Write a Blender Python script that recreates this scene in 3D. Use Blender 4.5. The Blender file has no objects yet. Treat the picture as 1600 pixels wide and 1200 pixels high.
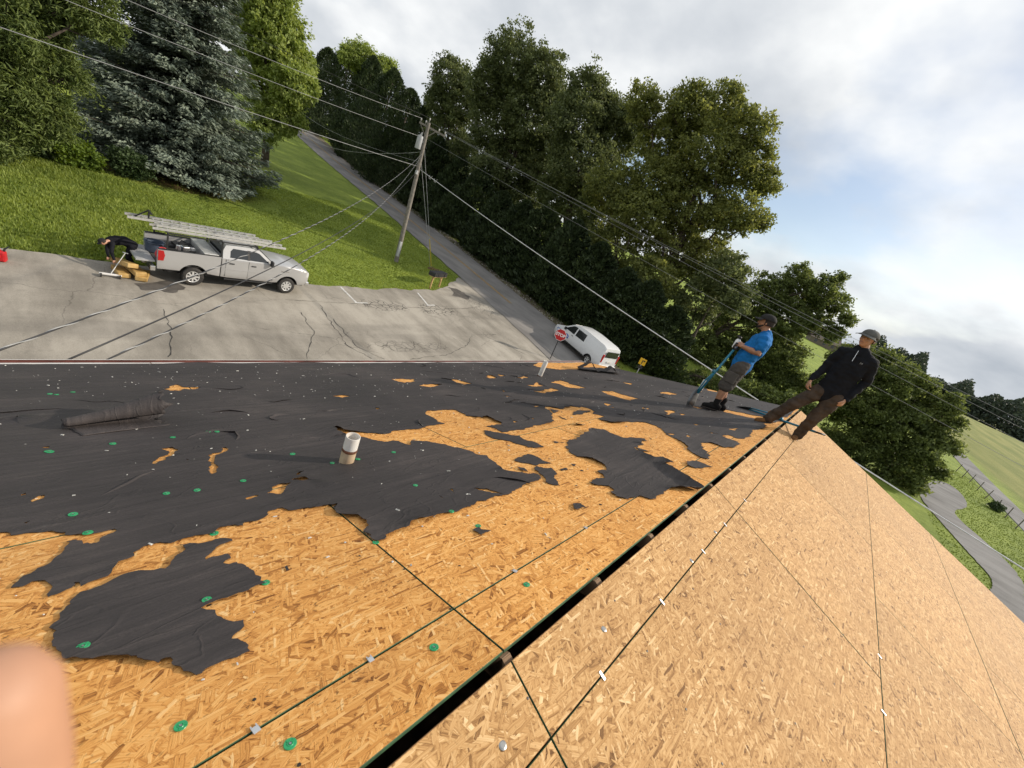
import bpy, bmesh, math, random
import numpy as np
from mathutils import Vector, Matrix, geometry, noise
R_ = math.radians
rnd = random.Random(7)
nrg = np.random.default_rng(11)
scene = bpy.context.scene
col = scene.collection

# ------------------------------------------------------------------ camera
cam_d = bpy.data.cameras.new('camera')
cam_d.sensor_width = 36.0
cam_d.lens = 14.602
cam_d.clip_start = 0.005
cam_d.clip_end = 5000
cam_d.dof.use_dof = True
cam_d.dof.focus_distance = 9.0
cam_d.dof.aperture_fstop = 7.5
cam = bpy.data.objects.new('camera', cam_d)
cam.location = (0.2974, 0.0, 1.2175)
cam.rotation_euler = (1.18947, -0.36787, 0.75553)
col.objects.link(cam)
scene.camera = cam

# ------------------------------------------------------------------ light
SUN_AZ, SUN_EL = R_(36), R_(29)          # azimuth clockwise from +Y
sd = Vector((math.cos(SUN_EL)*math.sin(SUN_AZ), math.cos(SUN_EL)*math.cos(SUN_AZ), math.sin(SUN_EL)))
sun_d = bpy.data.lights.new('sun', 'SUN')
sun_d.energy = 3.2
sun_d.angle = R_(0.9)
sun_d.color = (1.0, 0.90, 0.76)
sun = bpy.data.objects.new('sun', sun_d)
sun.rotation_euler = sd.to_track_quat('Z', 'Y').to_euler()
sun.location = (20, 30, 40)
col.objects.link(sun)

w = bpy.data.worlds.new('World'); scene.world = w; w.use_nodes = True
nt = w.node_tree; N = nt.nodes; L = nt.links
for n in list(N): N.remove(n)
out = N.new('ShaderNodeOutputWorld'); bg = N.new('ShaderNodeBackground'); bg.inputs['Strength'].default_value = 0.10
L.new(bg.outputs[0], out.inputs[0])
sky = N.new('ShaderNodeTexSky'); sky.sky_type = 'NISHITA'; sky.sun_disc = False
sky.sun_elevation = SUN_EL; sky.sun_rotation = SUN_AZ; sky.altitude = 300; sky.air_density = 1.0; sky.dust_density = 1.6
tc = N.new('ShaderNodeTexCoord')
def wmath(op, a, b=None, c=None):
    m = N.new('ShaderNodeMath'); m.operation = op
    for i, v in enumerate((a, b, c)):
        if v is None: continue
        if isinstance(v, (int, float)): m.inputs[i].default_value = v
        else: L.new(v, m.inputs[i])
    return m.outputs[0]
sep = N.new('ShaderNodeSeparateXYZ'); L.new(tc.outputs['Generated'], sep.inputs[0])
zz = wmath('ADD', wmath('MAXIMUM', sep.outputs[2], 0.0), 0.42)
cx = wmath('DIVIDE', sep.outputs[0], zz); cy = wmath('DIVIDE', sep.outputs[1], zz)
cmb = N.new('ShaderNodeCombineXYZ'); L.new(cx, cmb.inputs[0]); L.new(cy, cmb.inputs[1]); cmb.inputs[2].default_value = 3.7
def wnoise(scale, detail, rough, off=(0, 0, 0), dist=0.0):
    mp = N.new('ShaderNodeMapping'); mp.inputs['Location'].default_value = off; L.new(cmb.outputs[0], mp.inputs[0])
    n = N.new('ShaderNodeTexNoise'); n.inputs['Scale'].default_value = scale; n.inputs['Detail'].default_value = detail
    n.inputs['Roughness'].default_value = rough; n.inputs['Distortion'].default_value = dist
    L.new(mp.outputs[0], n.inputs['Vector']); return n.outputs['Fac']
def wramp(fac, stops):
    r = N.new('ShaderNodeValToRGB'); L.new(fac, r.inputs[0]); e = r.color_ramp.elements
    while len(e) < len(stops): e.new(0.5)
    for i, (p, c) in enumerate(stops):
        e[i].position = p; e[i].color = (c, c, c, 1) if isinstance(c, (int, float)) else (*c, 1)
    return r.outputs[0]
n1 = wnoise(1.15, 6, 0.52, (8.22, 18.04, -2.63))
n2 = wnoise(1.7, 6, 0.52, (4.45, -18.28, -1.34))
cover = wramp(n1, [(0.36, 0.12), (0.50, 1.0)])
tone = wramp(n2, [(0.30, (3.6, 3.95, 4.4)), (0.47, (5.3, 5.55, 5.85)), (0.62, (7.6, 7.7, 7.7))])
# thicker, brighter cloud low towards the horizon
mixc = N.new('ShaderNodeMix'); mixc.data_type = 'RGBA'
L.new(cover, mixc.inputs['Factor']); L.new(sky.outputs[0], mixc.inputs['A']); L.new(tone, mixc.inputs['B'])
L.new(mixc.outputs['Result'], bg.inputs['Color'])

scene.view_settings.view_transform = 'Standard'
scene.view_settings.look = 'None'
scene.view_settings.gamma = 1.0
scene.view_settings.use_curve_mapping = False
scene.view_settings.exposure = 0.42
scene.cycles.max_bounces = 5
scene.cycles.transparent_max_bounces = 8
scene.cycles.use_denoising = True
scene.cycles.caustics_reflective = False
scene.cycles.caustics_refractive = False

# ------------------------------------------------------------------ helpers
def tag(o, label=None, cat=None, group=None, kind=None):
    if label: o['label'] = label
    if cat: o['category'] = cat
    if group: o['group'] = group
    if kind: o['kind'] = kind
    return o
def empty(name, loc=(0, 0, 0), rot=(0, 0, 0), parent=None):
    o = bpy.data.objects.new(name, None); o.location = loc; o.rotation_euler = rot
    o.empty_display_size = 0.2
    col.objects.link(o)
    if parent: o.parent = parent
    return o
def link(name, me, parent=None, loc=None, rot=None):
    o = bpy.data.objects.new(name, me); col.objects.link(o)
    if loc is not None: o.location = loc
    if rot is not None: o.rotation_euler = rot
    if parent is not None: o.parent = parent
    return o
def np_mesh(name, V, F, mat=None, smooth=False):
    """V (n,3), F (m,k) arrays"""
    V = np.asarray(V, np.float32); F = np.asarray(F, np.int32)
    me = bpy.data.meshes.new(name)
    me.vertices.add(len(V)); me.vertices.foreach_set('co', V.ravel())
    k = F.shape[1]
    me.loops.add(F.size); me.loops.foreach_set('vertex_index', F.ravel())
    me.polygons.add(len(F)); me.polygons.foreach_set('loop_start', np.arange(0, F.size, k, dtype=np.int32))
    try: me.polygons.foreach_set('loop_total', np.full(len(F), k, np.int32))
    except Exception: pass
    if smooth: me.polygons.foreach_set('use_smooth', np.ones(len(F), bool))
    if mat: me.materials.append(mat)
    me.update(calc_edges=True); me.validate()
    return me
class MB:
    def __init__(s): s.v = []; s.f = []; s.m = []
    def add(s, V, F, mi=0, M=None):
        b = len(s.v)
        s.v += [tuple(M @ Vector(v)) if M is not None else tuple(v) for v in V]
        s.f += [tuple(i+b for i in f) for f in F]; s.m += [mi]*len(F); return s
    def box(s, c, d, M=None, mi=0, taper=1.0):
        x, y, z = c; a, b, h = d[0]/2, d[1]/2, d[2]/2
        V = [(x+i*a*(taper if k > 0 else 1), y+j*b*(taper if k > 0 else 1), z+k*h) for k in (-1, 1) for j in (-1, 1) for i in (-1, 1)]
        return s.add(V, [(0, 2, 3, 1), (4, 5, 7, 6), (0, 1, 5, 4), (2, 6, 7, 3), (0, 4, 6, 2), (1, 3, 7, 5)], mi, M)
    def bar(s, a, b, w, h=None, mi=0):
        a, b = Vector(a), Vector(b); h = h or w; d = b-a; q = d.to_track_quat('Z', 'Y').to_matrix().to_4x4()
        return s.box((0, 0, d.length/2), (w, h, d.length), Matrix.Translation(a) @ q, mi)
    def tube(s, pts, radii, n=8, mi=0, cap=True, flat=1.0, up=(0, 0, 1)):
        pts = [Vector(p) for p in pts]
        if isinstance(radii, (int, float)): radii = [radii]*len(pts)
        V = []; F = []; ref = Vector(up); prev = None
        for i, p in enumerate(pts):
            t = (pts[min(i+1, len(pts)-1)]-pts[max(i-1, 0)])
            if t.length < 1e-9: t = Vector((0, 0, 1))
            t.normalize()
            if prev is None:
                u = ref.cross(t)
                if u.length < 1e-3: u = Vector((1, 0, 0)).cross(t)
            else:
                u = prev - t*prev.dot(t)
                if u.length < 1e-6: u = Vector((1, 0, 0)).cross(t)
            u.normalize(); prev = u; v = t.cross(u)
            for k in range(n):
                a = 2*math.pi*k/n; V.append(p + (u*math.cos(a) + v*math.sin(a)*flat)*radii[i])
        for i in range(len(pts)-1):
            for k in range(n):
                a = i*n+k; b = i*n+(k+1) % n; F.append((a, b, b+n, a+n))
        if cap: F.append(tuple(range(n-1, -1, -1))); F.append(tuple(range((len(pts)-1)*n, len(pts)*n)))
        return s.add(V, F, mi)
    def lathe(s, prof, n=20, M=None, mi=0, closed=False, cap=True):
        """prof [(r,z)] about z"""
        V = []; F = []
        for r, z in prof:
            for k in range(n):
                a = 2*math.pi*k/n; V.append((r*math.cos(a), r*math.sin(a), z))
        m = len(prof)
        for i in range(m if closed else m-1):
            j = (i+1) % m
            for k in range(n): F.append((i*n+k, i*n+(k+1) % n, j*n+(k+1) % n, j*n+k))
        if not closed and cap:
            if prof[0][0] > 1e-6: F.append(tuple(range(n-1, -1, -1)))
            if prof[-1][0] > 1e-6: F.append(tuple(range((m-1)*n, m*n)))
        return s.add(V, F, mi, M)
    def prism(s, poly, h0, h1, M=None, mi=0):
        n = len(poly); V = [(x, y, h0) for x, y in poly]+[(x, y, h1) for x, y in poly]
        F = [tuple(range(n-1, -1, -1)), tuple(range(n, 2*n))]+[(i, (i+1) % n, n+(i+1) % n, n+i) for i in range(n)]
        return s.add(V, F, mi, M)
    def mesh(s, name, mats, smooth=False, bevel=0):
        me = bpy.data.meshes.new(name); me.from_pydata(s.v, [], s.f)
        if not isinstance(mats, (list, tuple)): mats = [mats]
        for m in mats: me.materials.append(m)
        me.polygons.foreach_set('material_index', s.m)
        bm = bmesh.new(); bm.from_mesh(me); bmesh.ops.recalc_face_normals(bm, faces=bm.faces); bm.to_mesh(me); bm.free()
        if smooth: me.polygons.foreach_set('use_smooth', [True]*len(me.polygons))
        return me
    def build(s, name, mats, parent=None, smooth=False, bevel=0, loc=None, rot=None, auto=None):
        me = s.mesh(name, mats, smooth or auto is not None)
        if auto is not None:
            try: me.set_sharp_from_angle(angle=R_(auto))
            except Exception: pass
        o = link(name, me, parent, loc, rot)
        if bevel:
            b = o.modifiers.new('bevel', 'BEVEL'); b.width = bevel; b.segments = 2; b.limit_method = 'ANGLE'; b.angle_limit = R_(40)
        return o
def inpoly(P, poly):
    """P (n,2), poly list -> bool"""
    P = np.asarray(P, float); A = np.asarray(poly, float); B = np.roll(A, -1, 0)
    r = np.zeros(len(P), bool); lo, hi = A.min(0), A.max(0)
    idx = np.nonzero(((P >= lo) & (P <= hi)).all(1))[0]
    dy = np.where(B[:, 1] == A[:, 1], 1e-12, B[:, 1]-A[:, 1]); k = (B[:, 0]-A[:, 0])/dy
    for i in range(0, len(idx), 4000):
        j = idx[i:i+4000]; x = P[j, 0][:, None]; y = P[j, 1][:, None]
        c = ((A[None, :, 1] > y) != (B[None, :, 1] > y)) & (x < k[None]*(y-A[None, :, 1])+A[None, :, 0])
        r[j] = c.sum(1) % 2 == 1
    return r
def cdt(polys, holes, step, rough=None):
    """triangulate union(polys)-union(holes) with inner points on a jittered grid; returns V2 (n,2), F (m,3), boundary flag"""
    V = []; E = []
    for P in list(polys)+list(holes):
        b = len(V); n = len(P); V += [tuple(p) for p in P]; E += [(b+i, b+(i+1) % n) for i in range(n)]
    nb = len(V)
    A = np.array(V); lo, hi = A.min(0), A.max(0)
    gx, gy = np.meshgrid(np.arange(lo[0]+step/2, hi[0], step), np.arange(lo[1]+step/2, hi[1], step))
    G = np.stack([gx.ravel(), gy.ravel()], 1); G += nrg.uniform(-.18, .18, G.shape)*step
    def inside(Q):
        r = np.zeros(len(Q), bool)
        for P in polys: r |= inpoly(Q, P)
        for P in holes: r &= ~inpoly(Q, P)
        return r
    G = G[inside(G)]
    allv = [Vector(v) for v in V]+[Vector(g) for g in G]
    vs, es, fs, ov, oe, of = geometry.delaunay_2d_cdt(allv, E, [], 0, 1e-6, True)
    V2 = np.array([tuple(v) for v in vs]); F = np.array([f for f in fs if len(f) == 3])
    cen = V2[F].mean(1); F = F[inside(cen)]
    flag = np.array([any(i < nb for i in o) for o in ov])
    return V2, F, flag
def fract(poly, seg=0.04, amp=0.16, depth=5, r=None):
    r = r or rnd; out = []
    def sub(a, b, d):
        l = math.hypot(b[0]-a[0], b[1]-a[1])
        if l < seg or d == 0: return [a]
        k = r.gauss(0, amp)*l*0.6
        m = ((a[0]+b[0])/2-(b[1]-a[1])/l*k, (a[1]+b[1])/2+(b[0]-a[0])/l*k)
        return sub(a, m, d-1)+sub(m, b, d-1)
    for i in range(len(poly)): out += sub(tuple(poly[i]), tuple(poly[(i+1) % len(poly)]), depth)
    return out
def copy_tree(o, parent=None):
    c = o.copy(); col.objects.link(c); c.parent = parent
    for ch in list(o.children): copy_tree(ch, c)
    return c

# ------------------------------------------------------------------ materials
def new_mat(name):
    m = bpy.data.materials.new(name); m.use_nodes = True; t = m.node_tree
    return m, t.nodes, t.links, t.nodes['Principled BSDF']
def nmath(N, L, op, a, b=None, c=None, clamp=False):
    m = N.new('ShaderNodeMath'); m.operation = op; m.use_clamp = clamp
    for i, v in enumerate((a, b, c)):
        if v is None: continue
        if isinstance(v, (int, float)): m.inputs[i].default_value = v
        else: L.new(v, m.inputs[i])
    return m.outputs[0]
def nmix(N, L, f, a, b, mode='MIX'):
    m = N.new('ShaderNodeMix'); m.data_type = 'RGBA'; m.blend_type = mode
    for k, v in (('Factor', f), ('A', a), ('B', b)):
        if isinstance(v, (int, float)): m.inputs[k].default_value = v if k == 'Factor' else (v, v, v, 1)
        elif isinstance(v, tuple): m.inputs[k].default_value = (*v, 1)
        else: L.new(v, m.inputs[k])
    return m.outputs['Result']
def nmap(N, L, src, loc=(0, 0, 0), rot=(0, 0, 0), sc=(1, 1, 1)):
    m = N.new('ShaderNodeMapping'); m.inputs['Location'].default_value = loc; m.inputs['Rotation'].default_value = rot; m.inputs['Scale'].default_value = sc
    L.new(src, m.inputs[0]); return m.outputs[0]
def nnoise(N, L, vec, scale, detail=4, rough=.55, dist=0., col_=False):
    n = N.new('ShaderNodeTexNoise'); n.inputs['Scale'].default_value = scale; n.inputs['Detail'].default_value = detail
    n.inputs['Roughness'].default_value = rough; n.inputs['Distortion'].default_value = dist
    L.new(vec, n.inputs['Vector']); return n.outputs['Color' if col_ else 'Fac']
def nramp(N, L, fac, stops, interp='LINEAR'):
    r = N.new('ShaderNodeValToRGB'); L.new(fac, r.inputs[0]); e = r.color_ramp.elements; r.color_ramp.interpolation = interp
    while len(e) < len(stops): e.new(.5)
    for i, (p, c) in enumerate(stops):
        e[i].position = p; e[i].color = (c, c, c, 1) if isinstance(c, (int, float)) else (*c, 1)
    return r.outputs[0]
def nbump(N, L, P, h, strength=.3, dist=.01):
    b = N.new('ShaderNodeBump'); b.inputs['Strength'].default_value = strength; b.inputs['Distance'].default_value = dist
    L.new(h, b.inputs['Height']); L.new(b.outputs[0], P.inputs['Normal'])
def simple(name, c, rough=.6, metal=0., var=.18, scale=6., bump=0., spec=.5, coat=0., dirt=None):
    m, N, L, P = new_mat(name)
    t = N.new('ShaderNodeTexCoord').outputs['Object']
    n = nnoise(N, L, t, scale, 5)
    lo = tuple(x*(1-var) for x in c); hi = tuple(min(1, x*(1+var)) for x in c)
    cc = nramp(N, L, n, [(.3, lo), (.7, hi)])
    if dirt:
        d = nramp(N, L, nnoise(N, L, t, scale*.7, 6, .65), [(.45, 0.), (.7, 1.)])
        cc = nmix(N, L, nmath(N, L, 'MULTIPLY', d, dirt[1]), cc, dirt[0])
    L.new(cc, P.inputs['Base Color'])
    P.inputs['Roughness'].default_value = rough; P.inputs['Metallic'].default_value = metal
    P.inputs['Specular IOR Level'].default_value = spec
    if coat: P.inputs['Coat Weight'].default_value = coat; P.inputs['Coat Roughness'].default_value = .06
    if bump: nbump(N, L, P, nnoise(N, L, t, scale*8, 4), bump, .004)
    return m
def leaf_mat(name, dark, light, trans=.35, rough=.55):
    m, N, L, P = new_mat(name)
    g = N.new('ShaderNodeNewGeometry')
    rv = g.outputs['Random Per Island']
    t = N.new('ShaderNodeTexCoord').outputs['Object']
    big = nnoise(N, L, t, .55, 3)
    f = nmath(N, L, 'ADD', nmath(N, L, 'MULTIPLY', rv, .6), nmath(N, L, 'MULTIPLY', nramp(N, L, big, [(.35, 0.), (.65, 1.)]), .4))
    cc = nramp(N, L, f, [(0.05, dark), (.95, light)])
    L.new(cc, P.inputs['Base Color']); P.inputs['Roughness'].default_value = rough; P.inputs['Specular IOR Level'].default_value = .25
    tr = N.new('ShaderNodeBsdfTranslucent')
    hs = N.new('ShaderNodeHueSaturation'); hs.inputs['Hue'].default_value = .485; hs.inputs['Saturation'].default_value = 1.15; hs.inputs['Value'].default_value = 1.3
    L.new(cc, hs.inputs['Color']); L.new(hs.outputs[0], tr.inputs['Color'])
    mx = N.new('ShaderNodeMixShader'); mx.inputs[0].default_value = trans
    L.new(P.outputs[0], mx.inputs[1]); L.new(tr.outputs[0], mx.inputs[2])
    L.new(mx.outputs[0], N['Material Output'].inputs['Surface'])
    return m
def osb_mat(name, stops, bump=.55, rough=.75, shift=0.):
    m, N, L, P = new_mat(name)
    tco = N.new('ShaderNodeTexCoord').outputs['Object']
    oi = N.new('ShaderNodeObjectInfo')
    off = N.new('ShaderNodeCombineXYZ')
    L.new(nmath(N, L, 'MULTIPLY', oi.outputs['Random'], 97.), off.inputs[0]); L.new(nmath(N, L, 'MULTIPLY', oi.outputs['Random'], 41.), off.inputs[1])
    va = N.new('ShaderNodeVectorMath'); va.operation = 'ADD'; L.new(tco, va.inputs[0]); L.new(off.outputs[0], va.inputs[1])
    wob = nnoise(N, L, va.outputs[0], 22, 2, col_=True)
    vs = N.new('ShaderNodeVectorMath'); vs.operation = 'SCALE'; vs.inputs['Scale'].default_value = .008; L.new(wob, vs.inputs[0])
    vb = N.new('ShaderNodeVectorMath'); vb.operation = 'ADD'; L.new(va.outputs[0], vb.inputs[0]); L.new(vs.outputs[0], vb.inputs[1])
    base = vb.outputs[0]
    tone = None; hgt = None
    rl = random.Random(3+int(shift*10))
    lays = [(12, .085, .024, 0.), (68, .070, .020, .50), (38, .085, .017, .5), (-32, .065, .015, .58), (-70, .05, .010, .66), (2, .095, .011, .62)]
    for i, (ang, ln, wd, thr) in enumerate(lays):
        v = nmap(N, L, nmap(N, L, base, (rl.uniform(-9, 9), rl.uniform(-9, 9), 0), (0, 0, R_(ang))), sc=(1/ln, 1/wd, 1))
        vo = N.new('ShaderNodeTexVoronoi'); vo.voronoi_dimensions = '2D'; vo.distance = 'CHEBYCHEV'
        vo.inputs['Scale'].default_value = 1.; vo.inputs['Randomness'].default_value = .9; L.new(v, vo.inputs['Vector'])
        sp = N.new('ShaderNodeSeparateColor'); L.new(vo.outputs['Color'], sp.inputs[0])
        grain = nnoise(N, L, nmap(N, L, v, sc=(.5, 5, 1)), 1.0, 2, .7)
        # most chips sit close in tone, a few are much darker
        rt_ = nramp(N, L, sp.outputs[0], [(.0, .16), (.07, .38), (.5, .50), (.9, .62), (1., .80)])
        ti = nmath(N, L, 'ADD', rt_, nmath(N, L, 'MULTIPLY', nmath(N, L, 'SUBTRACT', grain, .5), .85))
        edge = nramp(N, L, vo.outputs['Distance'], [(.36, 1.), (.46, .62)])  # darkened chip borders paint in the thin shadow lines between strands
        ti = nmath(N, L, 'MULTIPLY', ti, edge)
        if tone is None: tone = ti; hgt = sp.outputs[1]
        else:
            g = nmath(N, L, 'GREATER_THAN', sp.outputs[1], thr)
            d = nmath(N, L, 'LESS_THAN', vo.outputs['Distance'], .46); g = nmath(N, L, 'MULTIPLY', g, d)
            tone = nmath(N, L, 'ADD', nmath(N, L, 'MULTIPLY', ti, g), nmath(N, L, 'MULTIPLY', tone, nmath(N, L, 'SUBTRACT', 1., g)))
            hgt = nmath(N, L, 'ADD', nmath(N, L, 'MULTIPLY', nmath(N, L, 'ADD', sp.outputs[1], .15), g), nmath(N, L, 'MULTIPLY', hgt, nmath(N, L, 'SUBTRACT', 1., g)))
    cc = nramp(N, L, tone, stops)
    # dark chips and pits
    pit = nramp(N, L, nnoise(N, L, nmap(N, L, base, sc=(1, 2.2, 1)), 55, 2, .5), [(.62, 0.), (.70, 1.)])
    pm = nramp(N, L, nnoise(N, L, base, 4, 3), [(.45, .15), (.65, 1.)])
    cc = nmix(N, L, nmath(N, L, 'MULTIPLY', nmath(N, L, 'MULTIPLY', pit, pm), .75), cc, (.09, .045, .018))
    # weather staining with a shape of its own
    st = nramp(N, L, nnoise(N, L, base, 1.3, 5, .6), [(.42, 0.), (.75, 1.)])
    cc = nmix(N, L, nmath(N, L, 'MULTIPLY', st, .22), cc, (.23, .13, .06))
    hv = N.new('ShaderNodeHueSaturation'); L.new(cc, hv.inputs['Color'])
    L.new(nmath(N, L, 'ADD', .96, nmath(N, L, 'MULTIPLY', oi.outputs['Random'], .10)), hv.inputs['Value'])
    L.new(hv.outputs[0], P.inputs['Base Color'])
    P.inputs['Roughness'].default_value = rough; P.inputs['Specular IOR Level'].default_value = .22
    h2 = nmath(N, L, 'SUBTRACT', nmath(N, L, 'ADD', nmath(N, L, 'MULTIPLY', hgt, .6), nmath(N, L, 'MULTIPLY', tone, .5)), nmath(N, L, 'MULTIPLY', pit, .5))
    nbump(N, L, P, h2, bump, .0035)
    return m
M = {}
M['osb_left'] = osb_mat('osb_orange', [(.12, (.18, .066, .016)), (.27, (.44, .182, .043)), (.42, (.68, .315, .082)), (.64, (.82, .44, .140)), (.95, (.90, .64, .32))])
M['osb_right'] = osb_mat('osb_pale', [(.12, (.12, .054, .018)), (.28, (.31, .160, .055)), (.44, (.47, .265, .102)), (.66, (.60, .375, .168)), (.95, (.82, .62, .36))], shift=1.)  # slope palettes differ partly as board tone, partly as painted-in illumination
M['osb_edge'] = simple('osb_edge', (.30, .15, .06), .8, var=.5, scale=40)
M['green_edge'] = simple('green_edge_paint', (.035, .085, .035), .7, var=.4, scale=20)


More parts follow.
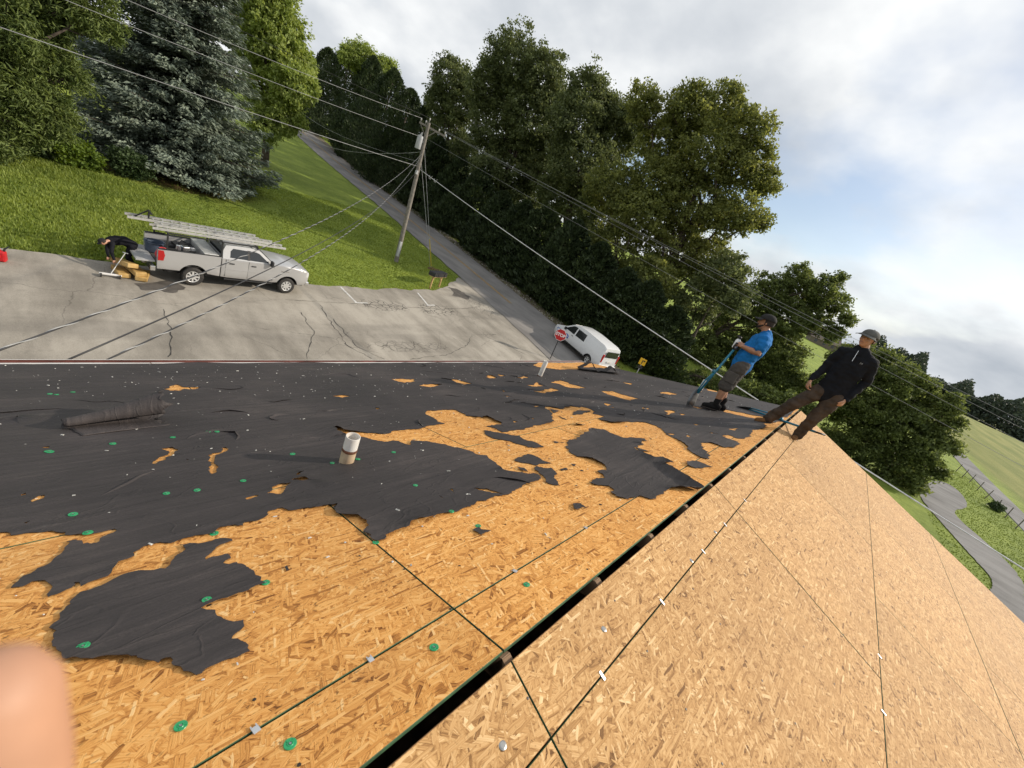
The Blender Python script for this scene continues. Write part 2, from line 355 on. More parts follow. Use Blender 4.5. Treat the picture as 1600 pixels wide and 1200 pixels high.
# measured layout data, metres: (slope distance from ridge, along ridge) for the roof, world xy(z) elsewhere
D = {'felt_main':[(1.615,-0.141),(1.598,-0.056),(1.575,-0.031),(1.555,-0.03),(1.549,-0.006),(1.544,0.02),(1.485,0.103),(1.451,0.12),(1.423,0.178),(1.427,0.23),(1.398,0.226),(1.383,0.191),(1.347,0.173),(1.363,0.139),(1.39,0.138),(1.41,0.099),(1.365,0.091),(1.29,0.056),(1.261,0.019),(1.222,-0.018),(1.193,-0.033),(1.183,-0.01),(1.199,0.011),(1.183,0.037),(1.15,0.048),(1.082,0.04),(1.086,0.046),(1.097,0.091),(1.123,0.097),(1.114,0.109),(1.088,0.11),(1.099,0.146),(1.123,0.188),(1.173,0.21),(1.177,0.235),(1.187,0.254),(1.211,0.254),(1.237,0.288),(1.237,0.335),(1.208,0.359),(1.217,0.4),(1.216,0.441),(1.2,0.498),(1.23,0.533),(1.194,0.604),(1.219,0.617),(1.207,0.658),(1.216,0.693),(1.262,0.727),(1.267,0.773),(1.261,0.788),(1.223,0.799),(1.204,0.863),(1.176,0.912),(1.169,0.956),(1.157,0.998),(1.148,1.002),(1.133,0.97),(1.097,0.96),(1.047,0.966),(1.013,1.003),(0.973,1.022),(0.932,1.031),(0.889,1.018),(0.874,0.981),(0.815,0.985),(0.866,0.977),(0.822,0.977),(0.77,0.989),(0.787,1.089),(0.805,1.209),(0.785,1.323),(0.768,1.451),(0.773,1.583),(0.757,1.833),(0.752,1.887),(0.766,1.997),(0.783,2.224),(0.796,2.241),(0.875,2.251),(0.915,2.181),(0.957,2.129),(1.021,2.102),(1.149,2.16),(1.266,2.198),(1.329,2.145),(1.442,2.138),(1.501,2.095),(1.587,2.074),(1.647,2.03),(1.704,1.953),(1.76,1.892),(1.674,1.822),(1.7,1.806),(1.757,1.804),(1.795,1.803),(1.825,1.701),(1.907,1.647),(1.97,1.594),(2.056,1.506),(2.094,1.489),(2.184,1.51),(2.212,1.538),(2.166,1.551),(2.117,1.544),(2.085,1.641),(2.039,1.7),(1.975,1.797),(2.01,1.906),(1.993,2.047),(1.992,2.209),(1.995,2.315),(1.999,2.427),(2.083,2.405),(2.172,2.441),(2.303,2.453),(2.347,2.487),(2.36,2.614),(2.337,2.801),(2.282,2.838),(2.121,2.796),(1.979,2.875),(2.001,2.965),(1.845,2.936),(1.782,2.958),(1.752,2.902),(1.784,2.739),(1.702,2.78),(1.594,2.747),(1.588,2.794),(1.597,2.884),(1.583,3.18),(1.586,3.51),(1.717,3.714),(1.805,3.825),(1.968,3.945),(2.049,4.025),(2.023,4.105),(1.903,4.135),(1.904,4.241),(1.955,4.43),(1.872,4.565),(1.781,4.608),(1.653,4.542),(1.596,4.4),(1.473,4.45),(1.449,4.248),(1.394,4.222),(1.253,4.258),(1.208,4.368),(1.216,4.427),(1.165,4.667),(1.047,4.763),(0.885,4.69),(0.772,4.533),(0.649,4.43),(0.544,4.366),(0.494,4.31),(0.426,4.146),(0.327,4.066),(0.189,4.033),(0.215,4.106),(0.33,4.337),(0.389,4.523),(0.352,4.71),(0.233,4.681),(0.139,4.817),(0.168,5.149),(0.246,5.167),(0.343,5.217),(0.328,5.384),(0.23,5.329),(0.161,5.411),(0.17,5.734),(0.182,6.005),(0.131,6.367),(0.115,6.56),(0.113,7.097),(0.08,7.893),(0.036,8.64)],
'felt_islands':[[(0.979,0.058),(0.924,0.035),(0.898,0.048),(0.854,0.036),(0.776,0.051),(0.746,0.076),(0.712,0.117),(0.675,0.167),(0.658,0.182),(0.625,0.199),(0.599,0.218),(0.611,0.225),(0.605,0.244),(0.592,0.247),(0.573,0.243),(0.537,0.258),(0.504,0.278),(0.511,0.299),(0.512,0.339),(0.503,0.405),(0.525,0.409),(0.579,0.381),(0.595,0.4),(0.635,0.43),(0.645,0.406),(0.672,0.388),(0.726,0.38),(0.763,0.35),(0.769,0.38),(0.766,0.439),(0.774,0.512),(0.772,0.539),(0.811,0.542),(0.83,0.531),(0.911,0.523),(0.948,0.506),(0.969,0.468),(1.021,0.498),(1.022,0.479),(1.023,0.429),(1.044,0.434),(1.072,0.465),(1.096,0.492),(1.1,0.537),(1.113,0.537),(1.14,0.508),(1.136,0.474),(1.146,0.435),(1.177,0.382),(1.127,0.391),(1.107,0.361),(1.07,0.335),(1.04,0.314),(1.051,0.285),(1.076,0.249),(1.078,0.201),(1.07,0.184),(1.055,0.152),(1.057,0.109),(1.038,0.093),(1.002,0.073)],[(1.706,2.633),(1.623,2.694),(1.497,2.765),(1.454,2.82),(1.275,2.818),(1.168,2.793),(1.225,2.647),(1.383,2.63),(1.561,2.546)],[(1.09,3.003),(1.145,3.263),(1.177,3.402),(1.181,3.561),(1.233,3.684),(1.167,3.833),(1.036,3.823),(0.932,3.823),(0.88,3.934),(0.805,4.037),(0.756,3.978),(0.738,3.761),(0.739,3.617),(0.608,3.526),(0.501,3.477),(0.441,3.543),(0.325,3.468),(0.379,3.412),(0.352,3.373),(0.284,3.331),(0.131,3.242),(0.042,3.179),(0.0,3.158),(-0.008,3.122),(0.029,3.055),(0.081,3.009),(0.153,2.951),(0.173,2.848),(0.166,2.77),(0.161,2.671),(0.183,2.616),(0.244,2.604),(0.275,2.474),(0.305,2.467),(0.336,2.439),(0.39,2.524),(0.454,2.556),(0.494,2.493),(0.56,2.478),(0.561,2.525),(0.53,2.654),(0.589,2.716),(0.618,2.722),(0.634,2.763),(0.6,2.812),(0.624,2.859),(0.688,2.902),(0.787,2.925),(0.835,2.906),(0.897,2.861),(0.979,2.893)],[(1.127,2.462),(1.133,2.52),(1.048,2.542),(0.97,2.519),(0.912,2.53),(0.949,2.39),(1.038,2.333),(1.083,2.313)],[(0.946,2.377),(0.868,2.457),(0.781,2.412),(0.744,2.319),(0.644,2.248),(0.718,2.207),(0.759,2.245),(0.852,2.289)],[(0.449,2.093),(0.422,2.141),(0.372,2.122),(0.397,2.091),(0.385,2.044),(0.411,2.046)],[(0.258,3.608),(0.275,3.796),(0.207,3.845),(0.104,3.835),(0.186,3.633)],[(0.591,1.393),(0.595,1.443),(0.574,1.437),(0.535,1.471),(0.538,1.423),(0.53,1.392),(0.56,1.401)],[(1.674,4.056),(1.744,4.388),(1.709,4.53),(1.647,4.223)],[(1.736,3.835),(1.589,3.805),(1.675,3.793)],[(0.731,3.634),(0.649,3.661),(0.581,3.68),(0.66,3.578)],[(1.469,3.727),(1.37,3.824),(1.411,3.697)],[(1.962,4.002),(1.847,4.05),(1.823,3.867)],[(1.223,3.001),(1.148,3.08),(1.181,2.977)],[(0.997,2.228),(0.9,2.233),(0.961,2.264)],[(0.811,2.499),(0.798,2.564),(0.77,2.531),(0.788,2.484)],[(0.823,2.659),(0.787,2.681),(0.786,2.633)]],
'felt_holes':[[(3.669,0.793),(3.773,0.855),(3.821,0.919),(3.713,0.941),(3.701,0.995),(3.67,1.058),(3.605,1.001),(3.656,0.929),(3.589,0.893),(3.606,0.822)],[(2.261,0.519),(2.261,0.548),(2.261,0.577),(2.197,0.59),(2.134,0.552),(2.078,0.5),(2.042,0.46),(2.06,0.449),(2.141,0.511),(2.185,0.548),(2.217,0.539)],[(2.057,0.696),(2.084,0.726),(2.075,0.76),(2.111,0.786),(2.143,0.782),(2.146,0.806),(2.079,0.791),(2.041,0.727),(1.972,0.705),(1.852,0.689),(1.802,0.671),(1.786,0.645),(1.818,0.643),(1.909,0.677),(1.984,0.682)],[(1.838,0.024),(1.875,0.047),(1.875,0.065),(1.839,0.061),(1.819,0.028)],[(1.917,-0.001),(1.93,0.013),(1.911,0.014),(1.904,0.001)],[(1.639,0.0),(1.647,0.019),(1.629,0.008)],[(2.511,0.077),(2.509,0.108),(2.483,0.101)],[(3.082,-0.004),(3.105,0.018),(3.063,0.01)],[(2.054,0.592),(2.037,0.604),(2.027,0.593)],[(1.437,0.687),(1.447,0.739),(1.437,0.748),(1.419,0.691)],[(1.438,0.779),(1.492,0.828),(1.509,0.873),(1.485,0.919),(1.435,0.868),(1.396,0.83)],[(1.518,0.933),(1.508,0.996),(1.451,1.013),(1.471,0.971)],[(1.552,0.955),(1.595,1.007),(1.587,1.03),(1.551,0.989)],[(3.709,3.016),(3.725,3.157),(3.674,3.243),(3.677,3.346),(3.55,3.264),(3.495,3.067),(3.564,3.022)],[(3.33,3.159),(3.373,3.392),(3.283,3.487),(3.231,3.228)],[(3.567,3.872),(3.531,3.974),(3.276,4.008),(3.259,3.842),(3.388,3.815)],[(3.111,1.957),(3.13,2.055),(3.066,2.124),(3.031,2.02)],[(3.597,4.611),(3.705,4.852),(3.514,4.795),(3.489,4.586)],[(0.923,1.73),(0.873,1.79),(0.773,1.823),(0.838,1.767)],[(0.964,1.493),(0.915,1.492),(0.939,1.496)],[(0.991,1.6),(0.927,1.58),(0.984,1.612)],[(2.632,2.119),(2.597,2.156),(2.579,2.111)],[(3.752,5.057),(3.645,5.134),(3.626,4.995)],[(2.879,4.193),(2.794,4.168),(2.768,4.093)],[(2.624,3.921),(2.557,4.015),(2.561,3.911)],[(2.289,3.093),(2.237,3.114),(2.232,3.073)],[(3.509,5.239),(3.598,5.496),(3.468,5.53),(3.384,5.274)],[(3.024,4.902),(3.08,5.176),(3.14,5.34),(2.917,5.228),(2.91,4.951)],[(2.73,4.639),(2.698,4.904),(2.755,5.192),(2.627,5.21),(2.554,4.706)],[(3.112,5.636),(3.168,6.03),(2.915,5.941),(2.796,5.952),(2.588,5.963),(2.572,5.684),(2.731,5.604),(2.965,5.677)],[(2.381,6.043),(2.323,6.294),(2.12,6.231),(1.982,6.233),(1.784,6.21),(1.805,5.901),(2.057,5.876),(2.161,5.866)],[(1.878,5.198),(1.778,5.242),(1.749,5.068)],[(2.764,7.648),(2.601,7.773),(2.529,7.502)],[(1.888,7.373),(1.887,7.776),(1.721,7.796),(1.747,7.463)],[(1.181,5.542),(1.236,5.974),(1.183,6.001),(1.152,5.581)],[(1.089,5.91),(1.025,5.972),(1.02,5.832)],[(1.499,5.627),(1.426,5.693),(1.418,5.516)],[(0.872,7.175),(0.793,7.35),(0.656,7.38),(0.436,7.44),(0.251,7.543),(0.307,7.207),(0.588,7.052),(0.771,7.052)],[(1.171,6.799),(1.064,6.891),(0.983,6.904),(1.055,6.691)],[(0.51,5.234),(0.416,5.302),(0.461,5.2)],[(0.76,5.466),(0.697,5.518),(0.708,5.422)],[(0.4,5.744),(0.335,5.974),(0.34,5.77)],[(0.638,4.766),(0.552,4.7),(0.592,4.674)],[(1.742,9.725),(1.552,9.898),(1.47,9.501),(1.63,9.432)],[(0.777,4.548),(0.687,4.645),(0.717,4.527)],[(0.923,3.786),(0.898,3.806),(0.901,3.758)],[(0.573,2.8),(0.53,2.845),(0.515,2.787),(0.54,2.76)],[(1.822,3.436),(1.769,3.45),(1.756,3.406)],[(1.81,3.134),(1.764,3.166),(1.751,3.089)],[(2.135,3.916),(2.093,4.003),(2.084,3.896)],[(1.711,5.085),(1.667,5.117),(1.667,5.045)],[(4.477,6.975),(4.712,7.442),(4.743,7.919),(4.698,8.322),(4.769,9.166),(4.675,9.826),(4.455,9.951),(4.118,9.948),(4.028,9.402),(4.111,8.671),(3.961,7.718),(4.003,7.161),(4.176,7.003),(4.267,6.847)]],
'caps':[(0.788,0.091),(0.793,0.374),(0.776,0.544),(0.379,0.219),(0.171,0.382),(0.17,0.815),(0.171,1.294),(1.624,0.131),(1.623,0.543),(1.653,0.433),(2.434,0.343),(2.427,0.099),(2.414,0.105),(1.619,1.377),(1.636,1.219),(1.618,1.642),(1.128,1.458),(0.77,0.98),(0.607,1.452),(0.783,1.429),(1.629,0.74),(2.428,0.61),(2.463,0.799),(2.444,0.843),(1.438,0.157),(1.198,0.501),(1.871,1.084),(3.65,0.161),(3.679,0.276),(3.623,0.191)],
'clipL':[(0.26,0.645),(0.256,1.323),(0.258,1.918),(0.256,0.338)],
'clipR':[(0.246,1.294),(0.251,1.882),(0.245,2.549),(0.249,3.072),(1.457,3.681),(1.466,3.091),(0.243,3.718)],
'discR':[(0.167,0.82),(0.15,1.435),(0.229,2.863),(0.231,2.362)],
'pipes':[[-1.554,1.303,-0.471],[-3.368,5.905,-1.022],[-1.597,8.908,-0.484]],
'trees':{'oak':{'base':[-42.44,42.42,-3.36],
'lobes':[[-45.05,39.39,16.78,3.49],[-47.64,39.22,14.27,2.77],[-41.24,40.92,16.82,2.88],[-46.61,41.34,10.5,3.66],[-41.03,41.9,12.31,3.73],[-40.23,43.82,15.01,2.51],[-43.87,43.78,6.75,4.33],[-39.08,44.54,8.8,3.74],[-40.38,44.53,2.41,3.95],[-43.06,38.95,4.91,2.21]]},
'poplar':{'base':[-53.96,41.56,-2.65],
'lobes':[[-55.39,39.11,14.21,2.6],[-56.82,39.59,11.52,2.12],[-53.0,40.13,11.83,2.22],[-56.11,41.67,7.89,3.07],[-52.16,42.07,6.59,2.5],[-53.6,40.94,3.31,2.54]]},
'maple':{'base':[-30.4,41.85,-4.21],
'lobes':[[-33.12,39.9,15.43,2.23],[-32.06,42.53,14.84,2.06],[-32.4,38.47,12.16,2.58],[-30.76,44.24,13.1,2.97],[-30.58,40.49,8.77,3.52],[-28.71,42.9,14.51,1.74],[-32.85,41.86,5.93,2.74],[-27.77,43.19,5.46,3.32]]},
'bigoak':{'base':[-16.04,41.36,-5.31],
'lobes':[[-20.74,38.69,14.87,2.37],[-19.19,41.23,16.15,2.31],[-15.21,40.08,14.58,1.76],[-22.09,39.98,12.35,2.65],[-17.8,39.21,12.02,2.66],[-14.87,41.0,12.18,2.29],[-13.09,42.64,11.94,1.33],[-20.54,38.28,8.4,2.81],[-17.08,40.68,8.25,2.97],[-13.1,40.24,8.35,2.02],[-17.42,41.51,4.11,2.86],[-13.62,41.9,4.23,2.46],[-11.7,42.07,8.68,0.92],[-24.36,37.37,14.21,1.7]]},
'olive':{'base':[-19.02,37.4,-5.13],
'lobes':[[-19.87,36.89,5.87,2.4],[-21.32,38.08,2.1,2.59],[-15.86,37.24,0.77,2.39],[-23.56,36.41,6.52,2.21]]},
'underoak':{'base':[-10.72,38.68,-5.82],
'lobes':[[-10.89,38.44,3.71,1.77],[-12.17,39.47,0.73,2.0],[-9.1,38.13,2.13,1.25]]},
'spreading':{'base':[-14.29,50.98,-5.31],
'lobes':[[-9.92,53.06,4.41,2.02],[-8.24,54.64,6.39,1.85],[-5.7,52.74,6.05,1.6],[-4.03,54.61,5.58,1.11],[-10.3,52.22,2.28,2.35],[-7.06,53.17,2.3,2.6],[-5.76,54.61,3.75,1.83],[-7.65,53.04,-1.43,2.53],[-10.7,53.07,-2.56,2.48],[-12.68,50.56,-4.04,2.3],[-15.0,52.75,-6.48,2.31],[-5.1,53.85,-1.29,2.02],[-4.61,53.22,-3.78,2.03],[-7.38,54.52,-4.98,2.33],[-5.21,53.51,7.72,0.65],[-2.47,53.88,4.43,0.65],[-13.94,50.69,-8.54,2.24],[-10.88,52.48,-7.58,2.21],[-18.06,49.78,-8.55,1.95],[-2.12,53.25,-3.53,1.81],[-13.72,52.97,0.09,2.01],[-2.97,53.54,2.76,1.02]]},
'nearright':{'base':[6.54,45.63,-6.34],
'lobes':[[0.17,46.03,0.5,1.43],[1.47,47.14,1.19,1.64],[3.24,44.9,0.73,1.73],[5.31,46.67,0.35,1.34],[2.19,45.34,-1.75,2.04],[4.83,45.51,-1.97,2.17],[6.62,46.3,-0.9,1.42],[3.99,45.6,-4.47,1.72],[6.73,45.7,-4.47,1.86],[7.48,44.59,-3.04,1.08],[6.94,46.08,-6.72,1.38],[7.83,45.42,-1.75,0.69],[6.87,45.37,0.55,0.58],[1.23,46.61,-3.12,1.36],[2.23,45.53,-5.69,1.34],[4.42,45.72,-6.88,1.21],[-0.65,45.33,-1.53,1.12],[-1.27,45.9,0.67,0.5],[-0.75,45.73,1.68,0.55],[0.1,45.77,2.3,0.59],[1.81,46.23,2.17,0.63],[3.31,45.7,2.03,0.56],[4.81,45.76,1.77,0.55],[6.7,45.85,1.43,0.39],[7.75,45.72,-0.08,0.44],[8.49,45.44,-1.88,0.49],[8.79,45.25,-3.93,0.54],[8.25,45.09,-5.71,0.6]]},
'farround':{'base':[19.57,149.29,-6.29],
'lobes':[[16.66,149.14,2.46,2.09],[18.82,150.14,2.35,1.78],[20.23,147.49,1.52,2.03],[19.65,150.24,-0.19,2.09]]},
'lighttree':{'base':[-49.21,16.79,-3.39],
'lobes':[[-49.29,15.81,8.22,2.53],[-50.59,17.34,6.43,2.52],[-47.49,17.35,4.58,1.99],[-50.57,16.66,3.43,2.19],[-48.17,17.48,1.87,1.57],[-48.9,16.22,0.69,1.57],[-50.73,14.93,6.74,2.28],[-49.31,14.24,10.57,2.65],[-50.12,13.56,12.35,2.6]]},
'pine':{'base':[-31.4,-2.8,-5.11],
'lobes':[[-31.73,0.3,1.16,1.35],[-32.58,1.31,1.48,1.29],[-31.06,0.59,0.17,1.09],[-32.37,1.56,-0.15,1.01],[-31.35,0.52,-1.85,1.14],[-31.55,1.28,-2.06,1.07],[-32.0,1.91,-2.41,0.68],[-31.46,-0.5,-1.35,1.63],[-31.79,-0.44,-3.36,1.14],[-31.12,0.47,-3.15,0.75],[-31.86,2.33,-0.54,0.61],[-31.68,2.14,1.94,0.86],[-31.31,3.12,2.23,0.88],[-32.43,0.9,3.11,1.63],[-31.16,2.5,3.8,1.39],[-31.64,0.55,-3.8,0.72],[-31.19,-0.22,-4.29,0.87],[-31.59,1.26,-3.07,0.54],[-31.46,1.97,-3.02,0.37]]},
'lime2':{'base':[-94.54,45.95,0.25],
'lobes':[[-94.26,45.76,17.35,2.74],[-93.88,50.48,17.42,2.62],[-94.23,43.3,16.57,1.79],[-95.13,48.78,15.59,3.09]]},
'lowbush':{'base':[-11.15,36.24,-5.82],
'lobes':[[-12.95,35.63,-6.81,0.95],[-11.32,36.96,-6.6,1.06],[-9.18,36.14,-5.86,1.1],[-7.95,37.9,-5.36,1.12],[-6.12,37.1,-4.64,1.16],[-4.63,37.55,-4.15,1.04],[-3.17,38.33,-3.81,0.94],[-1.63,37.82,-3.41,0.9],[-0.28,38.06,-3.63,0.8]]}},
'cedars':[[-120.67,50.76,2.34,17.94,3.4],[-110.46,50.99,1.6,19.72,3.4],[-91.26,46.58,-0.0,18.38,3.2],[-76.4,42.94,-1.19,16.85,3.0],[-66.17,40.62,-1.9,14.52,2.8],[-60.74,40.17,-2.25,13.13,2.8],[-150.53,59.08,4.51,16.25,3.6],[-85.74,43.57,-0.48,11.32,2.4],[-68.08,40.45,-1.78,9.57,2.4],[-53.78,38.94,-2.69,9.92,2.6],[-46.94,37.73,-3.12,8.75,2.6],[-42.02,37.37,-3.45,8.42,2.6],[-35.55,35.72,-3.91,7.32,2.6],[-31.81,35.57,-4.19,7.46,2.8],[-28.61,35.51,-4.42,7.87,2.8],[-24.15,34.72,-4.76,7.99,2.8],[-20.16,34.02,-5.09,7.29,2.8],[-16.77,33.93,-5.36,6.41,2.6],[-14.2,33.98,-5.57,6.48,2.6],[-11.73,34.56,-5.79,5.57,2.2],[-23.51,33.59,-4.83,4.64,2.4],[-18.61,33.03,-5.22,3.7,2.2],[-14.9,32.68,-5.52,3.17,2.2],[-27.7,33.93,-4.51,3.62,2.2],[-33.87,34.71,-4.04,4.14,2.2],[-43.13,36.05,-3.39,5.05,2.2],[-53.78,37.93,-2.7,6.65,2.2],[-12.82,33.74,-5.7,3.22,2.0],[-10.76,34.39,-5.88,2.97,1.8]],
'lot_edge':[(-21.23,-0.11),(-21.29,1.21),(-21.22,2.54),(-21.43,5.89),(-21.51,10.14),(-21.8,12.41),(-21.92,14.95),(-21.99,16.88),(-22.34,18.94),(-23.53,21.27),(-24.88,23.08),(-25.94,24.18)],
'drive':[(9.68,51.67),(12.22,60.95),(13.61,59.72),(13.18,52.37),(11.23,47.28),(11.34,44.43),(12.34,41.88),(13.29,37.49),(11.84,31.13),(11.2,32.74),(10.42,36.23),(9.35,42.23),(8.89,45.72)],
'fence':[(15.41,74.77),(15.63,72.06),(16.05,70.49),(16.15,67.02),(16.16,63.46),(16.04,58.86),(16.54,57.52),(16.55,54.32)],
'cracks':[[(-19.26,8.24),(-19.5,10.65),(-19.69,13.72),(-19.48,17.23),(-19.67,19.53),(-20.34,21.92)],[(-13.89,3.05),(-14.78,3.2),(-15.69,3.43),(-16.65,3.5),(-17.4,3.51)],[(-25.94,24.18),(-23.78,24.16),(-21.91,23.77),(-18.86,23.29),(-15.42,22.59),(-13.47,22.15)],[(-13.77,11.71),(-14.16,14.33),(-15.17,16.5),(-16.29,17.78),(-16.33,19.93)],[(-19.05,9.8),(-15.08,9.24),(-13.85,9.8)],[(-17.59,9.8),(-14.8,9.69),(-13.79,10.39)],[(-13.83,7.07),(-16.18,8.32),(-18.01,8.49)],[(-16.27,18.57),(-14.72,19.92),(-13.54,20.55)]],
'stains':[[(-19.4,3.02),(-20.02,4.06),(-19.47,4.57),(-18.85,4.05),(-18.89,3.13)],[(-23.27,21.07),(-23.21,21.78),(-21.92,22.26),(-21.43,21.21),(-21.88,20.34)]]}
# ------------------------------------------------------------------ ground materials
def ground_mat():
    m, N, L, P = new_mat('grass_ground')
    t = N.new('ShaderNodeTexCoord').outputs['Object']
    a = nnoise(N, L, t, .35, 6, .6); b = nnoise(N, L, t, 3.2, 6, .65); c = nnoise(N, L, nmap(N, L, t, sc=(1, 1, .3)), 14, 4, .7)
    f = nmath(N, L, 'ADD', nmath(N, L, 'MULTIPLY', a, .45), nmath(N, L, 'ADD', nmath(N, L, 'MULTIPLY', b, .3), nmath(N, L, 'MULTIPLY', c, .25)))
    cc = nramp(N, L, f, [(.30, (.10, .14, .024)), (.45, (.17, .225, .036)), (.56, (.245, .305, .052)), (.70, (.34, .37, .085))])
    # straw-coloured hay field towards the far right
    sp = N.new('ShaderNodeSeparateXYZ'); L.new(t, sp.inputs[0])
    fx = nmath(N, L, 'MULTIPLY', nramp(N, L, nmath(N, L, 'MULTIPLY', nmath(N, L, 'SUBTRACT', sp.outputs[0], 21.), .1), [(0., 0.), (.25, 1.)]), 1.)
    hay = nramp(N, L, nnoise(N, L, nmap(N, L, t, sc=(.25, .02, 1)), 1., 6, .6), [(.35, (.12, .145, .03)), (.6, (.24, .235, .07)), (.75, (.30, .28, .10))])
    cc = nmix(N, L, nmath(N, L, 'MULTIPLY', fx, .85), cc, hay)
    # bare needle-covered soil under the spruce
    dx = nmath(N, L, 'MULTIPLY', nmath(N, L, 'ADD', sp.outputs[0], 36.3), .25); dy = nmath(N, L, 'MULTIPLY', nmath(N, L, 'SUBTRACT', sp.outputs[1], 6.5), .13)
    rr = nmath(N, L, 'ADD', nmath(N, L, 'POWER', nmath(N, L, 'ABSOLUTE', dx), 2.), nmath(N, L, 'POWER', nmath(N, L, 'ABSOLUTE', dy), 2.))
    rr = nmath(N, L, 'ADD', rr, nmath(N, L, 'MULTIPLY', b, .9))
    soil = nramp(N, L, rr, [(.75, 1.), (1.15, 0.)])
    cc = nmix(N, L, nmath(N, L, 'MULTIPLY', soil, .85), cc, nramp(N, L, c, [(.3, (.035, .018, .010)), (.7, (.12, .065, .032))]))
    L.new(cc, P.inputs['Base Color']); P.inputs['Roughness'].default_value = .85; P.inputs['Specular IOR Level'].default_value = .15
    nbump(N, L, P, nmath(N, L, 'ADD', b, nmath(N, L, 'MULTIPLY', c, .8)), .9, .12)
    return m
def paving_mat(name, lo, hi, crack=True, amt=1.):
    m, N, L, P = new_mat(name)
    t = N.new('ShaderNodeTexCoord').outputs['Object']
    a = nnoise(N, L, t, .22, 6, .6, .4); b = nnoise(N, L, nmap(N, L, t, sc=(.25, 1, 1)), 1.1, 6, .62); c = nnoise(N, L, t, 40, 3, .7)
    f = nmath(N, L, 'ADD', nmath(N, L, 'MULTIPLY', a, .5), nmath(N, L, 'ADD', nmath(N, L, 'MULTIPLY', b, .35), nmath(N, L, 'MULTIPLY', c, .22)))
    mid = tuple((x+y)/2 for x, y in zip(lo, hi))
    cc = nramp(N, L, f, [(.43, lo), (.52, mid), (.61, hi)])
    ag = nramp(N, L, c, [(.60, 0.), (.78, 1.)]); cc = nmix(N, L, nmath(N, L, 'MULTIPLY', ag, .25), cc, (.42, .38, .32))
    if crack:
        wv = nnoise(N, L, t, 1.5, 4, col_=True); vs = N.new('ShaderNodeVectorMath'); vs.operation = 'SCALE'; vs.inputs['Scale'].default_value = .5; L.new(wv, vs.inputs[0])
        va = N.new('ShaderNodeVectorMath'); va.operation = 'ADD'; L.new(t, va.inputs[0]); L.new(vs.outputs[0], va.inputs[1])
        vo = N.new('ShaderNodeTexVoronoi'); vo.feature = 'DISTANCE_TO_EDGE'; vo.inputs['Scale'].default_value = 2.6; L.new(va.outputs[0], vo.inputs['Vector'])
        ln = nramp(N, L, vo.outputs['Distance'], [(.02, 1.), (.06, 0.)])
        sp = N.new('ShaderNodeSeparateXYZ'); L.new(t, sp.inputs[0])
        msk = None
        for (x, y, sx, sy, k) in [(-19.6, 13.6, 1.0, 2.6, 1.), (-19.4, 17.4, 1.1, 2.2, 1.), (-15.0, 12.5, .9, 3.5, .7), (-20.3, 22.0, 2.4, 2.0, .6)]:
            dx = nmath(N, L, 'POWER', nmath(N, L, 'ABSOLUTE', nmath(N, L, 'MULTIPLY', nmath(N, L, 'SUBTRACT', sp.outputs[0], x), 1/sx)), 2.)
            dy = nmath(N, L, 'POWER', nmath(N, L, 'ABSOLUTE', nmath(N, L, 'MULTIPLY', nmath(N, L, 'SUBTRACT', sp.outputs[1], y), 1/sy)), 2.)
            g = nmath(N, L, 'MULTIPLY', nramp(N, L, nmath(N, L, 'ADD', nmath(N, L, 'ADD', dx, dy), nmath(N, L, 'MULTIPLY', b, .8)), [(.6, 1.), (1.5, 0.)]), k)
            msk = g if msk is None else nmath(N, L, 'MAXIMUM', msk, g)
        cc = nmix(N, L, nmath(N, L, 'MULTIPLY', nmath(N, L, 'MULTIPLY', ln, msk), .9*amt), cc, (.03, .027, .024))
        v2 = N.new('ShaderNodeTexVoronoi'); v2.feature = 'DISTANCE_TO_EDGE'; v2.inputs['Scale'].default_value = .34; L.new(va.outputs[0], v2.inputs['Vector'])
        l2 = nramp(N, L, v2.outputs['Distance'], [(.002, 1.), (.006, 0.)]); k2 = nramp(N, L, nnoise(N, L, t, .3, 3), [(.48, 0.), (.6, 1.)])
        cc = nmix(N, L, nmath(N, L, 'MULTIPLY', nmath(N, L, 'MULTIPLY', l2, k2), .5), cc, (.05, .045, .04))
        sp2 = nramp(N, L, nnoise(N, L, t, 7, 5, .75), [(.56, 0.), (.72, 1.)]); cc = nmix(N, L, nmath(N, L, 'MULTIPLY', sp2, .35), cc, (.12, .11, .095))
        sp3 = nramp(N, L, nnoise(N, L, nmap(N, L, t, (7, 3, 0)), 1.7, 6, .7), [(.60, 0.), (.75, 1.)]); cc = nmix(N, L, nmath(N, L, 'MULTIPLY', sp3, .3), cc, (.10, .09, .08))
        # tyre-polished dark sweep and old patches
        dk = nramp(N, L, nnoise(N, L, nmap(N, L, t, sc=(1.2, .25, 1)), .5, 4, .5), [(.52, 0.), (.66, 1.)])
        cc = nmix(N, L, nmath(N, L, 'MULTIPLY', dk, .30), cc, (.09, .083, .075))
    L.new(cc, P.inputs['Base Color']); P.inputs['Roughness'].default_value = .9; P.inputs['Specular IOR Level'].default_value = .25
    nbump(N, L, P, nmath(N, L, 'ADD', nmath(N, L, 'MULTIPLY', c, .6), b), .35, .015)
    return m
M['grass'] = ground_mat()
M['lot'] = paving_mat('weathered_lot_asphalt', (.20, .18, .15), (.40, .365, .31))
M['road'] = paving_mat('road_asphalt', (.15, .142, .135), (.25, .235, .22), crack=False)
M['gravel'] = paving_mat('grey_gravel', (.10, .098, .095), (.21, .205, .20), crack=False)
M['white_paint'] = simple('worn_white_paint', (.62, .61, .58), .7, var=.15, scale=9, dirt=((.25, .23, .2), .7))
M['yellow_paint'] = simple('worn_yellow_paint', (.42, .25, .05), .7, var=.2, scale=5, dirt=((.2, .17, .13), .8))
M['tar'] = simple('dark_crack_filler', (.028, .025, .022), .8)
M['stain'] = simple('oil_stained_asphalt', (.085, .075, .065), .8, var=.35, scale=3)

